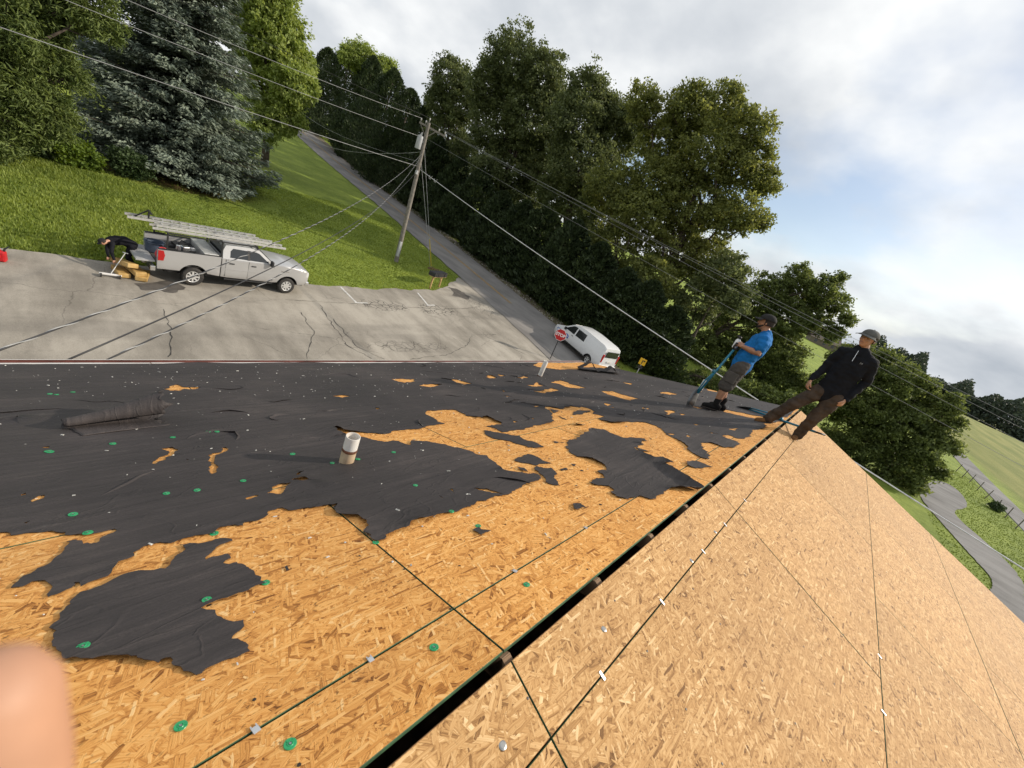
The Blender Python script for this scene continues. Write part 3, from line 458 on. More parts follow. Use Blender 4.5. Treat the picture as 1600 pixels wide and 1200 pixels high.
# ------------------------------------------------------------------ terrain
UT = np.array([-400, -60, 0, 8, 13, 17, 20.6, 25, 30, 40, 50, 60, 70, 80, 95, 115, 150, 250, 400, 1500.])
ZT = np.array([-6.6, -6.5, -6.35, -6.28, -6.1, -5.85, -5.5, -5.15, -4.75, -4.0, -3.3, -2.67, -2.05, -1.4, -.25, 1.4, 4, 10, 16, 30.])
def sst(t): t = np.clip(t, 0, 1); return t*t*(3-2*t)
def gh(x, y):
    x = np.asarray(x, float); y = np.asarray(y, float)
    u = -.985*x+.174*y; wv = 1-sst((y-10)/14)
    z = np.interp(u-5*wv, UT, ZT)
    z = z+2.9*sst((-x-42)/22)*(1-sst((y-8)/14))
    z = z+7.0*np.exp(-((x+70)/130)**2-((y-330)/105)**2)
    return z
def g1(x, y): return float(gh(x, y))
def axis(lo, hi, near_lo, near_hi, step, grow=1.18):
    a = list(np.arange(near_lo, near_hi+1e-6, step)); s = step; p = near_hi
    while p < hi: s *= grow; p += s; a.append(min(p, hi))
    s = step; p = near_lo; b = []
    while p > lo: s *= grow; p -= s; b.append(max(p, lo))
    return np.array(b[::-1]+a)
def grid_sheet(name, xs, ys, mat, dz=0.):
    X, Y = np.meshgrid(xs, ys); Z = gh(X, Y)+dz
    V = np.stack([X.ravel(), Y.ravel(), Z.ravel()], 1); nx, ny = len(xs), len(ys)
    i = np.arange(nx-1)[None, :]+nx*np.arange(ny-1)[:, None]; i = i.ravel()
    F = np.stack([i, i+1, i+1+nx, i+nx], 1)
    return link(name, np_mesh(name, V, F, mat, True))
gr = grid_sheet('ground', axis(-1500, 1500, -90, 30, 1.0), axis(-400, 2400, -20, 62, 1.0), M['grass'])
tag(gr, kind='structure')
def drape(name, poly, step, mat, dz, parent=None):
    V2, F, fl = cdt([poly], [], step)
    V = np.column_stack([V2, gh(V2[:, 0], V2[:, 1])+dz])
    return link(name, np_mesh(name, V, F, mat, True), parent)
def rag(P, seg=.22, amp=.09):
    out = []
    for a, b in zip(P[:-1], P[1:]):
        q = fract([tuple(a), tuple(b)], seg, amp, 6); out += q[:q.index(tuple(b))]
    return out+[tuple(P[-1])]
lot_poly = [(-21.2, -45)]+rag([(-21.2, -12)]+D['lot_edge'])+[(-24.0, 25.2), (-12, 22.9), (8, 19.4), (8, -45)]
lot = drape('parking_lot', lot_poly, 1.2, M['lot'], .05); tag(lot, kind='structure')
dd = np.array([-.9848, .1736]); nn = np.array([.1736, .9848])
def rp(s, o): p = dd*s+nn*o; return float(p[0]), float(p[1])
def road_strip(name, o0, o1, s0, s1, mat, dz, parent=None, n=160, wob=0.):
    V = []; F = []
    for i in range(n+1):
        s = s0+(s1-s0)*i/n
        for o in (o0, o1):
            x, y = rp(s, o+wob*math.sin(s*1.7+o)); V.append((x, y, g1(x, y)+dz))
    for i in range(n): F.append((2*i, 2*i+1, 2*i+3, 2*i+2))
    return link(name, np_mesh(name, V, F, mat), parent)
road = road_strip('road', 19.5, 25.5, -60, 190, M['road'], .075, wob=.08); tag(road, kind='structure')
road_strip('centre_line', 22.38, 22.48, 26, 190, M['yellow_paint'], .085, road)
road_strip('centre_line', 22.56, 22.66, 26, 190, M['yellow_paint'], .085, road)
verge = road_strip('road_verge', 25.4, 27.2, -40, 190, simple('gravelly_verge', (.13, .105, .07), .9, var=.5, scale=3, bump=.6), .055, wob=.3); tag(verge, kind='structure')
# painted stall corners
def quadstrip(pts, wd):
    V = []; F = []
    for i, p in enumerate(pts):
        a = Vector(pts[max(i-1, 0)]); b = Vector(pts[min(i+1, len(pts)-1)]); t = (b-a).normalized(); nrm = Vector((-t.y, t.x))
        ww = wd if isinstance(wd, (int, float)) else wd[i]
        for s in (-1, 1): q = Vector(p)+nrm*s*ww/2; V.append((q.x, q.y))
    for i in range(len(pts)-1): F.append((2*i, 2*i+1, 2*i+3, 2*i+2))
    return V, F
def strip_on_ground(name, pts, wd, mat, dz, parent):
    V, F = quadstrip(pts, wd); V = [(x, y, g1(x, y)+dz) for x, y in V]
    return link(name, np_mesh(name, V, F, mat), parent)
def dens(pts, seg=.35, jit=0.):
    out = []
    for a, b in zip(pts[:-1], pts[1:]):
        n = max(1, int(math.dist(a, b)/seg))
        for k in range(n): out.append((a[0]+(b[0]-a[0])*k/n+rnd.uniform(-jit, jit), a[1]+(b[1]-a[1])*k/n+rnd.uniform(-jit, jit)))
    out.append(tuple(pts[-1])); return out
for a in ([(-21.6, 12.0), (-19.75, 12.05)], [(-21.7, 17.3), (-19.95, 16.95)]):
    strip_on_ground('stall_marking', dens(a), .11, M['white_paint'], .062, lot)
for a in ([(-19.72, 11.95), (-19.78, 12.75)], [(-19.92, 16.85), (-19.98, 17.5)]):
    strip_on_ground('stall_marking', dens(a), .11, M['white_paint'], .066, lot)
for c in D['cracks']:
    p = dens(c, .22, .06); wd = [abs(rnd.gauss(.014, .010))+.006 for _ in p]
    strip_on_ground('pavement_crack', p, wd, M['tar'], .058, lot)
for s_ in D['stains']:
    drape('oil_stain', fract(s_, .2, .2), .6, M['stain'], .060, lot)
# right-hand lane and drive
def poly_strip(name, Lp, Rp, mat, dz):
    n = 40
    def rs(P):
        d = np.r_[0, np.cumsum([math.dist(P[i], P[i+1]) for i in range(len(P)-1)])]; t = np.linspace(0, d[-1], n+1); A = np.array(P); return np.stack([np.interp(t, d, A[:, 0]), np.interp(t, d, A[:, 1])], 1)
    A, B = rs(Lp), rs(Rp); V = []
    for a, b in zip(A, B):
        for q in (a, b): V.append((q[0], q[1], g1(*q)+dz))
    return link(name, np_mesh(name, V, [(2*i, 2*i+1, 2*i+3, 2*i+2) for i in range(n)], mat))
ln = poly_strip('lane', [(19.2, 132), (18.0, 100), (17.5, 80), (17.35, 60), (17.2, 40), (17.0, 20)], [(22.2, 132), (20.9, 100), (20.2, 80), (19.8, 60), (19.6, 40), (19.4, 20)], M['gravel'], .05); tag(ln, kind='structure')
def chaikin(P, k=3):
    for _ in range(k):
        Q = []
        for i in range(len(P)):
            a, b = P[i], P[(i+1) % len(P)]; Q += [(a[0]*.75+b[0]*.25, a[1]*.75+b[1]*.25), (a[0]*.25+b[0]*.75, a[1]*.25+b[1]*.75)]
        P = Q
    return P
DRV = chaikin(D['drive'][:9]+[(11.2, 28), (9.5, 28)]+D['drive'][9:])
dr = drape('driveway', fract(DRV, .3, .08, 3), 1.5, M['gravel'], .05); tag(dr, kind='structure')
fy = poly_strip('farm_track', [(60, 190), (120, 175), (260, 160)], [(60, 194), (120, 179), (260, 164)], simple('pale_track', (.4, .38, .34), .9), .08); tag(fy, kind='structure')

# ------------------------------------------------------------------ house with stripped roof
TL, TR = R_(16.877), R_(18.464)
YB, YF = -5.8, 9.72                     # gable ends
SE_L, SE_R = 4.79, 4.85
def LP(s, y, h=0.): return Vector((-s*math.cos(TL)-h*math.sin(TL), y, -s*math.sin(TL)+h*math.cos(TL)))
def RP(s, y, h=0.): return Vector((s*math.cos(TR)+h*math.sin(TR), y, -s*math.sin(TR)+h*math.cos(TR)))
ML = Matrix(((0, -math.cos(TL), -math.sin(TL), 0), (1, 0, 0, 0), (0, -math.sin(TL), math.cos(TL), 0), (0, 0, 0, 1)))   # local x=Y, y=down slope, z=normal
MR = Matrix(((0, math.cos(TR), math.sin(TR), 0), (-1, 0, 0, 0), (0, -math.sin(TR), math.cos(TR), 0), (0, 0, 0, 1)))   # local x=-Y
house = empty('house', (0, 0, -6.1))
tag(house, 'house with low gable roof stripped to orange board sheathing and torn black felt', 'house')
HZ = Matrix.Translation((0, 0, 6.1))
def hp(o, Mx=None):
    o.parent = house
    o.matrix_basis = HZ @ (Mx if Mx is not None else Matrix.Identity(4)); return o
Y0 = .9766; PL = 2.4384
def panels(side, Mx, rows, mat):
    for (s0, s1, offs) in rows:
        k = math.floor((YB-Y0-offs)/PL)
        while True:
            a = Y0+offs+k*PL; b = a+PL; k += 1
            if a > YF-.05: break
            a2, b2 = max(a, YB), min(b, YF)
            if b2-a2 < .05: continue
            g = .0025
            xx = ((a2+b2)/2) if side == 'L' else -((a2+b2)/2)
            ln_, wd_ = b2-a2-2*g, s1-s0
            mb = MB(); c = .0015
            hx, hy, t = ln_/2, wd_/2, .0115
            V = [(-hx, -hy, -t), (hx, -hy, -t), (hx, hy, -t), (-hx, hy, -t), (-hx, -hy, -c), (hx, -hy, -c), (hx, hy, -c), (-hx, hy, -c), (-hx+c, -hy+c, 0), (hx-c, -hy+c, 0), (hx-c, hy-c, 0), (-hx+c, hy-c, 0)]
            mb.add(V, [(8, 9, 10, 11), (3, 2, 1, 0)], 0)
            mb.add(V, [(0, 1, 5, 4), (2, 3, 7, 6), (4, 5, 9, 8), (6, 7, 11, 10)], 1 if side == 'L' or s0 > .1 else 2)
            mb.add(V, [(1, 2, 6, 5), (3, 0, 4, 7), (5, 6, 10, 9), (7, 4, 8, 11)], 1)
            me = mb.mesh('sheathing_panel', [mat, M['green_edge'], M['osb_edge']])
            o = link('sheathing_panel', me)
            wob = rnd.uniform(-.0012, .0012)
            hp(o, Mx @ Matrix.Translation((xx, (s0+s1)/2, wob*.5)) @ Matrix.Rotation(rnd.uniform(-.0006, .0006), 4, 'Z'))
rowsL = [(.016, .2542, 0), (.2592, .2567+1.2167, 0), (.2567+1.2217, .2567+2.4359, 1.2192), (.2567+2.4409, .2567+3.655, 0), (.2567+3.66, SE_L, 1.2192)]
rowsR = [(.024, .2458, 0), (.2508, .2483+1.2167, 0), (.2483+1.2217, .2483+2.4359, 1.2192), (.2483+2.4409, .2483+3.655, 0), (.2483+3.66, SE_R, 1.2192)]
panels('L', ML, rowsL, M['osb_left']); panels('R', MR, rowsR, M['osb_right'])
# trusses
M['lumber'] = simple('old_lumber', (.20, .125, .07), .85, var=.4, scale=12)
rme = {}
for side, Mx, th in (('L', ML, TL), ('R', MR, TR)):
    ext = .0145
    mb = MB(); mb.box((0, 2.3-ext/2*0-.0, -.0115-.045), (.038, 4.6, .088)); rme[side] = mb.mesh('rafter', M['lumber'])
k = math.ceil((YB-Y0)/.6096)
while Y0+k*.6096 < YF-.02:
    y = Y0+k*.6096; k += 1
    jj = rnd.uniform(-.006, .006)
    hp(link('rafter', rme['L']), ML @ Matrix.Translation((y+jj, .002, -.003)))
    hp(link('rafter', rme['R']), MR @ Matrix.Translation((-(y+jj), .002, -.003)))
# clips
M['clip'] = simple('galvanised_clip', (.62, .63, .64), .4, metal=.6, var=.1)
mb = MB(); mb.box((0, 0, .0018), (.016, .018, .002)); mb.box((0, 0, -.006), (.016, .002, .014)); mb.box((-.006, .011, .0018), (.003, .007, .002)); mb.box((.006, .011, .0018), (.003, .007, .002))
clip_me = mb.mesh('panel_clip', M['clip'])
mb = MB(); mb.box((0, 0, .0018), (.011, .030, .002)); mb.box((0, 0, -.006), (.011, .002, .014)); clip_me2 = mb.mesh('panel_clip', M['clip'])
for s_, y_ in D['clipL']: hp(link('panel_clip', clip_me), ML @ Matrix.Translation((y_, .2567, .0005)) @ Matrix.Rotation(rnd.uniform(-.3, .3), 4, 'Z'))
for s_, y_ in D['clipR']:
    s2 = .2483 if s_ < .8 else 1.4675
    hp(link('panel_clip', clip_me2), MR @ Matrix.Translation((-y_, s2, .0005)) @ Matrix.Rotation(rnd.uniform(-.2, .2), 4, 'Z'))
# walls, gables, ceiling
M['siding'] = simple('cream_siding', (.55, .52, .46), .7, var=.08, scale=2)
M['white_trim'] = simple('white_trim', (.74, .72, .69), .45, var=.06, scale=4, dirt=((.45, .38, .33), .4))
M['gutter_in'] = simple('rusty_gutter_inside', (.16, .055, .045), .7, var=.5, scale=5)
M['pane'] = simple('window_glass', (.03, .035, .04), .08)
xl, xr = -4.25, 4.3; zl, zr_ = -1.62, -1.72
mb = MB()
for y in (YB+.3, YF-.3):
    mb.add([(xl, y, -6.25), (xr, y, -6.25), (xr, y, zr_), (0, y, -.06), (xl, y, zl)], [(0, 1, 2, 3, 4)])
mb.add([(xl, YB+.3, -6.25), (xl, YF-.3, -6.25), (xl, YF-.3, zl), (xl, YB+.3, zl)], [(0, 1, 2, 3)])
mb.add([(xr, YB+.3, -6.25), (xr, YF-.3, -6.25), (xr, YF-.3, zr_), (xr, YB+.3, zr_)], [(0, 1, 2, 3)])
hp(mb.build('wall', M['siding']))
mb = MB(); mb.box(((xl+xr)/2, (YB+YF)/2, -1.9), (xr-xl-.02, YF-YB-.64, .05)); hp(mb.build('ceiling', M['lumber']))
for side, x, se, th in ((-1, 0, SE_L, TL), (1, 0, SE_R, TR)):
    ex = side*se*math.cos(th); ez = -se*math.sin(th)
    mb = MB(); mb.box((ex-side*.012, (YB+YF)/2, ez-.115), (.02, YF-YB, .19)); hp(mb.build('fascia', M['white_trim']))
    mb = MB(); mb.box(((ex+(xl if side < 0 else xr))/2, (YB+YF)/2, ez-.2), (abs(ex-(xl if side < 0 else xr)), YF-YB-.02, .012)); hp(mb.build('soffit', M['white_trim']))
    # drip edge lengths with small laps
    y = YB-.02; i = 0
    while y < YF:
        y2 = min(y+rnd.choice((1.62, 2.1, 3.0, 2.4)), YF)
        mb = MB(); P = LP if side < 0 else RP
        h = .0045+.0012*(i % 2)
        A = [P(se-.035, y+.004, h), P(se+.018, y+.004, h), P(se+.020, y+.004, h-.03)]; B = [P(se-.035, y2-.003, h), P(se+.018, y2-.003, h), P(se+.020, y2-.003, h-.03)]
        mb.add(A+B, [(0, 1, 4, 3), (1, 2, 5, 4)])
        o = mb.build('drip_edge', M['white_trim']); hp(o); sm = o.modifiers.new('s', 'SOLIDIFY'); sm.thickness = .0015; sm.offset = -1
        y = y2; i += 1
    # gutter trough
    mb = MB(); g0 = ex+side*.022; pr = [(g0, ez-.035), (g0, ez-.13), (g0+side*.07, ez-.14), (g0+side*.11, ez-.10), (g0+side*.112, ez-.028), (g0+side*.100, ez-.024)]
    for y in (YB, YF): mb.v += [(a, y, b) for a, b in pr]
    n = len(pr)
    for j in range(n-1): mb.f.append((j, j+1, n+j+1, n+j)); mb.m.append(0 if j >= 4 else 1)
    o = mb.build('gutter', [M['white_trim'], M['gutter_in']]); hp(o); sm = o.modifiers.new('s', 'SOLIDIFY'); sm.thickness = .002
for (P, se) in ((LP, SE_L), (RP, SE_R)):
    for y in (YB, YF):
        mb = MB(); e = .012 if y > 0 else -.012
        a, b = P(.03, y+e, -.09), P(se, y+e, -.09); mb.bar(a, b, .018, .15); hp(mb.build('rake_board', M['white_trim']))
for y in (0.5, 3.2, 6.3):
    wf = MB(); wf.box((xl-.02, y, -3.9), (.06, 1.1, 1.3)); f_ = hp(wf.build('window', M['white_trim'])); pn = MB(); pn.box((xl-.052, y, -3.9), (.012, .96, 1.16)); q = pn.build('pane', M['pane']); q.parent = f_

# ---- torn felt
def felt_mat():
    m, N, L, P = new_mat('roofing_felt')
    t = N.new('ShaderNodeTexCoord').outputs['Object']
    st = nnoise(N, L, nmap(N, L, t, sc=(1.2, 26, 1), rot=(0, 0, .08)), 1.0, 5, .6)
    cl = nnoise(N, L, t, 1.1, 5, .6); fi = nnoise(N, L, t, 130, 2, .6)
    f = nmath(N, L, 'ADD', nmath(N, L, 'MULTIPLY', st, .30), nmath(N, L, 'ADD', nmath(N, L, 'MULTIPLY', cl, .55), nmath(N, L, 'MULTIPLY', fi, .15)))
    cc = nramp(N, L, f, [(.32, (.028, .025, .025)), (.52, (.050, .043, .042)), (.70, (.098, .081, .075))])
    # pale dust marks
    du = nramp(N, L, nnoise(N, L, nmap(N, L, t, sc=(3, 6, 1)), 2.3, 7, .75), [(.60, 0.), (.80, 1.)])
    cc = nmix(N, L, nmath(N, L, 'MULTIPLY', du, .35), cc, (.19, .175, .16))
    L.new(cc, P.inputs['Base Color']); P.inputs['Roughness'].default_value = .66; P.inputs['Specular IOR Level'].default_value = .28
    wr = nnoise(N, L, nmap(N, L, t, sc=(.8, 9, 1), rot=(0, 0, .06)), 1.6, 6, .62, .6)
    cr = nnoise(N, L, nmap(N, L, t, sc=(1, 2.6, 1), rot=(0, 0, .35)), 1.9, 3, .5, 1.2)
    cr = nramp(N, L, nmath(N, L, 'ABSOLUTE', nmath(N, L, 'SUBTRACT', cr, .5)), [(.0, 1.), (.022, 0.)])
    wr = nmath(N, L, 'ADD', wr, nmath(N, L, 'MULTIPLY', cr, .22))
    nbump(N, L, P, nmath(N, L, 'ADD', nmath(N, L, 'MULTIPLY', wr, 1.), nmath(N, L, 'MULTIPLY', fi, .05)), .38, .02)
    return m
M['felt'] = felt_mat()
def felt_piece(name, polys, holes, step, lift=.004, base=.003, label=None):
    V2, F, fl = cdt(polys, holes, step)
    Z = np.zeros(len(V2))
    for i, (s, y) in enumerate(V2):
        n = noise.fractal(Vector((y*1.1, s*7, 3.1)), .9, 2.1, 4)*.0016 + noise.noise(Vector((y*3.1, s*3.3, 9)))*.0012
        e = 0.
        if fl[i]: e = max(0., noise.noise(Vector((y*4.7, s*4.7, 1.7)))+.25)*lift+max(0., noise.noise(Vector((y*2.1, s*2.1, 5.7)))-.12)*lift*12
        Z[i] = base+max(-.001, n+.001)*(0.4 if fl[i] else 1.)+e
    # local coords: x=Y, y=s
    V = np.column_stack([V2[:, 1], V2[:, 0], Z])
    me = np_mesh(name, V, F, M['felt'], True)
    bm = bmesh.new(); bm.from_mesh(me)
    bmesh.ops.recalc_face_normals(bm, faces=bm.faces)
    for e in bm.edges:
        if e.is_boundary: e.smooth = False
    if sum(f.normal.z for f in bm.faces) < 0: bmesh.ops.reverse_faces(bm, faces=bm.faces)
    bm.to_mesh(me); bm.free()
    o = link(name, me); hp(o, ML)
    sm = o.modifiers.new('s', 'SOLIDIFY'); sm.thickness = .0016; sm.offset = 1
    if label: o['label'] = label
    return o
e_ = SE_L+.003
mainp = [tuple(p) for p in D['felt_main']]
# keep only the traced lower border fractal; the closing edges run round the eave and rakes
n_last = None
trace = []
for i in range(len(mainp)-1):
    seg = fract([mainp[i], mainp[i+1]], .018, .19, 6)
    half = seg[:seg.index(mainp[i+1])] if mainp[i+1] in seg else seg
    trace += half
trace.append(mainp[-1])
outer = trace+[(.06, 9.2), (.05, YF-.05), (1.2, YF-.02), (2.4, YF-.03), (3.6, YF-.02), (e_-.05, YF-.04)]
y = YF-.15
while y > YB+.1: outer.append((e_-.045+rnd.uniform(-.012, .006), y)); y -= rnd.uniform(.06, .22)
outer += [(e_-.05, YB+.05), (1.2, YB+.05), (1.15, -1.2), (1.28, -.6)]
holes = [fract(h, .02, .17, 4) for h in D['felt_holes']]
felt_piece('felt_sheet', [outer], holes, .10, label='dusty black roofing felt torn to a ragged edge over the sheathing')
for isl in D['felt_islands']:
    felt_piece('felt_patch', [fract(isl, .018, .18, 5)], [], .09, lift=.006, base=.0035)
# lapped second layer with its own rippled edge on the long patch near the ridge
lap = [(1.02, 3.95), (1.15, 3.75), (.98, 3.35), (.78, 3.0), (.60, 2.75), (.42, 2.52), (.16, 2.2), (.07, 2.42), (.2, 2.8), (.45, 3.4), (.62, 3.9), (.8, 4.1)]
# fine tears and lifted slits in the felt
def px_curl(pts, wdt=.012, h=.012):
    mb = MB(); V = []; n = len(pts)
    for i, (s, y) in enumerate(pts):
        k = math.sin(math.pi*i/(n-1)); a = Vector(pts[max(i-1, 0)]); b = Vector(pts[min(i+1, n-1)]); t = (b-a).normalized()
        nr = Vector((-t.y, t.x)); w_ = wdt*(.25+k)
        V += [(y-nr.y*w_, s-nr.x*w_, .005), (y, s, .006+h*k*.5), (y+nr.y*w_*.8, s+nr.x*w_*.8, .006+h*k)]
    F = []
    for i in range(n-1):
        for j in (0, 1): F.append((3*i+j, 3*i+j+1, 3*i+4+j, 3*i+3+j))
    return V, F
def rwalk(s, y, ang, n, st):
    P = [(s, y)]
    for _ in range(n):
        ang += rnd.gauss(0, .45); s += math.sin(ang)*st; y += math.cos(ang)*st; P.append((s, y))
    return P
rt = random.Random(21)
cnt = 0
while cnt < 70:
    s, y = rt.uniform(.9, 4.5), rt.uniform(-.6, 8.5)
    if not inpoly([(s, y)], outer)[0] or any(inpoly([(s, y)], h)[0] for h in holes): continue
    cnt += 1
    V, F = px_curl(rwalk(s, y, rt.uniform(-.6, .6)+(math.pi if rt.random() < .5 else 0), rt.randint(5, 12), rt.uniform(.02, .05)), rt.uniform(.003, .009), rt.uniform(.003, .014))
    o = link('felt_tear', np_mesh('felt_tear', V, F, M['felt'])); hp(o, ML)
# green plastic caps
M['green_cap'] = simple('green_plastic', (.02, .30, .11), .35, var=.15, scale=30)
M['nail'] = simple('nail_steel', (.35, .35, .34), .4, metal=.8)
mb = MB(); mb.lathe([(0, .0015), (.004, .0015), (.005, .0028), (.0065, .0028), (.0075, .0016), (.0138, .002), (.0145, .001), (.0145, 0)], 18); mb.box((0, .009, .0022), (.002, .010, .001)); mb.box((.009, 0, .0022), (.010, .002, .001)); mb.lathe([(0, .0036), (.003, .0032), (.003, .0018)], 8, mi=1)
cap_me = mb.mesh('nail_cap', [M['green_cap'], M['nail']], smooth=False)
for s_, y_ in D['caps']:
    sc = rnd.uniform(.92, 1.08)
    on_felt = (inpoly([(s_, y_)], outer)[0] and not any(inpoly([(s_, y_)], h)[0] for h in holes)) or any(inpoly([(s_, y_)], i)[0] for i in D['felt_islands'])
    hp(link('nail_cap', cap_me), ML @ Matrix.Translation((y_, s_, .0065 if on_felt else .001)) @ Matrix.Rotation(rnd.uniform(0, 6), 4, 'Z') @ Matrix.Rotation(rnd.uniform(-.08, .08), 4, 'X') @ Matrix.Scale(sc, 4))
mb = MB(); mb.lathe([(0, .003), (.008, .0028), (.0125, .001), (.0125, 0)], 14); disc_me = mb.mesh('nail_washer', M['nail'])
for s_, y_ in D['discR']: hp(link('nail_washer', disc_me), MR @ Matrix.Translation((-y_, s_, .001)) @ Matrix.Rotation(.25, 4, 'X'))
# nail heads on the bare sheathing, in rows over the rafters
mb = MB(); mb.lathe([(0, .0012), (.004, .001), (.0045, 0)], 6); nh = mb.mesh('nail_head', simple('dark_nail_head', (.05, .04, .035), .5, metal=.5))
mb = MB()
for k in range(-2, 14):
    y = Y0+k*.6096
    for s in np.arange(.1, 4.6, .21):
        Pn = RP(s+rnd.uniform(-.05, .05), y+rnd.uniform(-.012, .012), .0008)
        q = Matrix.Translation(Pn) @ MR.to_3x3().to_4x4(); mb.lathe([(0, .0014), (.0045, .001), (.005, 0)], 6, M=q)
        if s < 2.4:
            Pn = LP(s+rnd.uniform(-.05, .05), y+rnd.uniform(-.012, .012), .0008); q = Matrix.Translation(Pn) @ ML.to_3x3().to_4x4(); mb.lathe([(0, .0014), (.0045, .001), (.005, 0)], 6, M=q)
o = mb.build('nail_heads', nh.materials[0]); hp(o); o['kind'] = 'stuff'
# vent pipes
M['pvc'] = simple('white_pvc', (.72, .70, .66), .45, var=.08, scale=8, dirt=((.35, .22, .12), .35))
M['pvc_old'] = simple('stained_pvc', (.55, .42, .28), .6, var=.2, scale=10, dirt=((.25, .10, .04), .6))
M['rust_ring'] = simple('tar_ring', (.12, .045, .02), .7, var=.5, scale=20)
def pipe(base, h, r, lower):
    x, y, z = base
    t = empty('x'); bpy.data.objects.remove(t)
    mb = MB(); r2 = r-.005
    mb.lathe([(r, h*lower), (r, h-.003), (r-.001, h), (r2+.001, h), (r2, h-.003), (r2, -.05), (r2-.001, -.05), (r2+.002, h*lower-.002)], 28, M=Matrix.Translation((x, y, z)), closed=True)
    o = mb.build('vent_pipe', M['pvc'], auto=35); hp(o)
    mb = MB(); mb.lathe([(r+.0005, -.12), (r+.0005, h*lower-.012)], 28, M=Matrix.Translation((x, y, z)))
    q = mb.build('pipe_foot', M['pvc_old'], o, auto=35)
    mb = MB(); pr = [(r+.0006, h*lower-.014), (r+.004, h*lower-.008), (r+.003, h*lower), (r+.0006, h*lower+.006)]
    mb.lathe(pr, 28, M=Matrix.Translation((x, y, z))); mb.build('sealant_ring', M['rust_ring'], o)
pipe(D['pipes'][0], .195, .043, .52); pipe(D['pipes'][1], .30, .040, .05); pipe(D['pipes'][2], .26, .042, .2)
# ripped-loose felt
def ribbon(name, path, width, mat, parent=None, jag=.01):
    """path: list of (point, width_dir) in world"""
    V = []; n = len(path); m_ = 14
    for i, (p, wd) in enumerate(path):
        for j in range(m_+1):
            u = j/m_-.5; q = Vector(p)+Vector(wd)*width*u*(1+.0*i)
            q += Vector(wd)*rnd.uniform(-jag, jag) if j in (0, m_) else Vector((0, 0, 0))
            V.append(q)
    F = [(i*(m_+1)+j, i*(m_+1)+j+1, (i+1)*(m_+1)+j+1, (i+1)*(m_+1)+j) for i in range(n-1) for j in range(m_)]
    o = link(name, np_mesh(name, V, F, mat, True), parent); sm = o.modifiers.new('s', 'SOLIDIFY'); sm.thickness = .003
    return o
# rolled scrap: a sheet lies flat, then curls over into a cone that opens to the right
ax = (LP(2.90, .66)-LP(2.88, .14)).normalized(); upn = Vector((-math.sin(TL), 0, math.cos(TL))); side_ = LP(3.9, .4)-LP(2.9, .4); side_ = (side_-ax*side_.dot(ax)).normalized()
cen = LP(2.80, .40, .006); V = []; F = []; nu, nv = 22, 46
for j in range(nv+1):
    t_ = j/nv
    for i in range(nu+1):
        u = i/nu; R0 = .030+.075*u**1.3
        jag = (noise.noise(Vector((t_*14, 0, 3)))*.07+noise.noise(Vector((t_*33, 0, 7)))*.035) if i == nu else (noise.noise(Vector((t_*9, 5, 3)))*.02 if i == 0 else 0)
        w_ = (u-.5)*.46*(1 if t_ > .3 else .86)+jag+.10*(.3-t_ if t_ < .3 else 0)
        if t_ < .3: p = cen-side_*(.17*(1-t_/.3))*(1-.25*u)+upn*(.004+.002*math.sin(u*5))
        else:
            a_ = (t_-.3)/.7*5.3; r_ = R0*(1-.05*a_); p = cen+side_*(math.sin(a_)*r_)+upn*(R0-math.cos(a_)*r_+.004+.002*math.sin(u*5+a_))
        V.append(p+ax*w_)
for j in range(nv):
    for i in range(nu): q = j*(nu+1)+i; F.append((q, q+1, q+nu+2, q+nu+1))
o = link('felt_roll', np_mesh('felt_roll', V, F, M['felt'], True)); sm = o.modifiers.new('s', 'SOLIDIFY'); sm.thickness = .003
tag(o, 'black felt scrap curled into a tube on the left of the roof', 'felt scrap')
path = []
a0, a1 = LP(3.95, 7.9, .01), LP(3.40, 8.75, .01); dv = (LP(4.1, 8.6)-LP(3.6, 7.9)).normalized()
for i, t in enumerate(np.linspace(0, 1, 26)):
    p = a0.lerp(a1, t)+upn*(.02+.17*math.exp(-((t-.25)/.14)**2)+.10*math.exp(-((t-.8)/.13)**2)+.018*math.sin(t*25)); path.append((p, dv))
o = ribbon('felt_flap', path, .42, M['felt'], jag=.03); tag(o, 'crumpled black felt flap lying over bare board near the far eave corner', 'felt scrap')
# crumbs of debris
mb = MB()
M['debris'] = simple('pale_debris', (.50, .49, .45), .7, var=.6, scale=14)
M['debris2'] = simple('dark_debris', (.05, .047, .045), .8, var=.5, scale=14)
rd = random.Random(5)
c = 0
while c < 1500:
    s, y = rd.uniform(.3, 4.7)**1.0, rd.uniform(-.8, 9.2)
    if rd.random() < .55 and s < 3.2: continue
    c += 1
    z = .005 if inpoly([(s, y)], outer)[0] else .002
    P = LP(s, y, z); q = Matrix.Translation(P) @ ML.to_3x3().to_4x4() @ Matrix.Rotation(rd.uniform(0, 6.3), 4, 'Z') @ Matrix.Rotation(rd.uniform(-.4, .4), 4, 'X')
    k = rd.random(); sz = .003+.007*rd.random()**2
    mb.box((0, 0, sz*.2), (sz*rd.uniform(.8, 3.0), sz, sz*rd.uniform(.2, .6)), q, 0 if k < .68 else 1, taper=rd.uniform(.4, 1))
o = mb.build('roof_debris', [M['debris'], M['debris2']]); tag(o, 'crumbs and pale bits of roofing debris scattered over the felt', 'debris', kind='stuff')

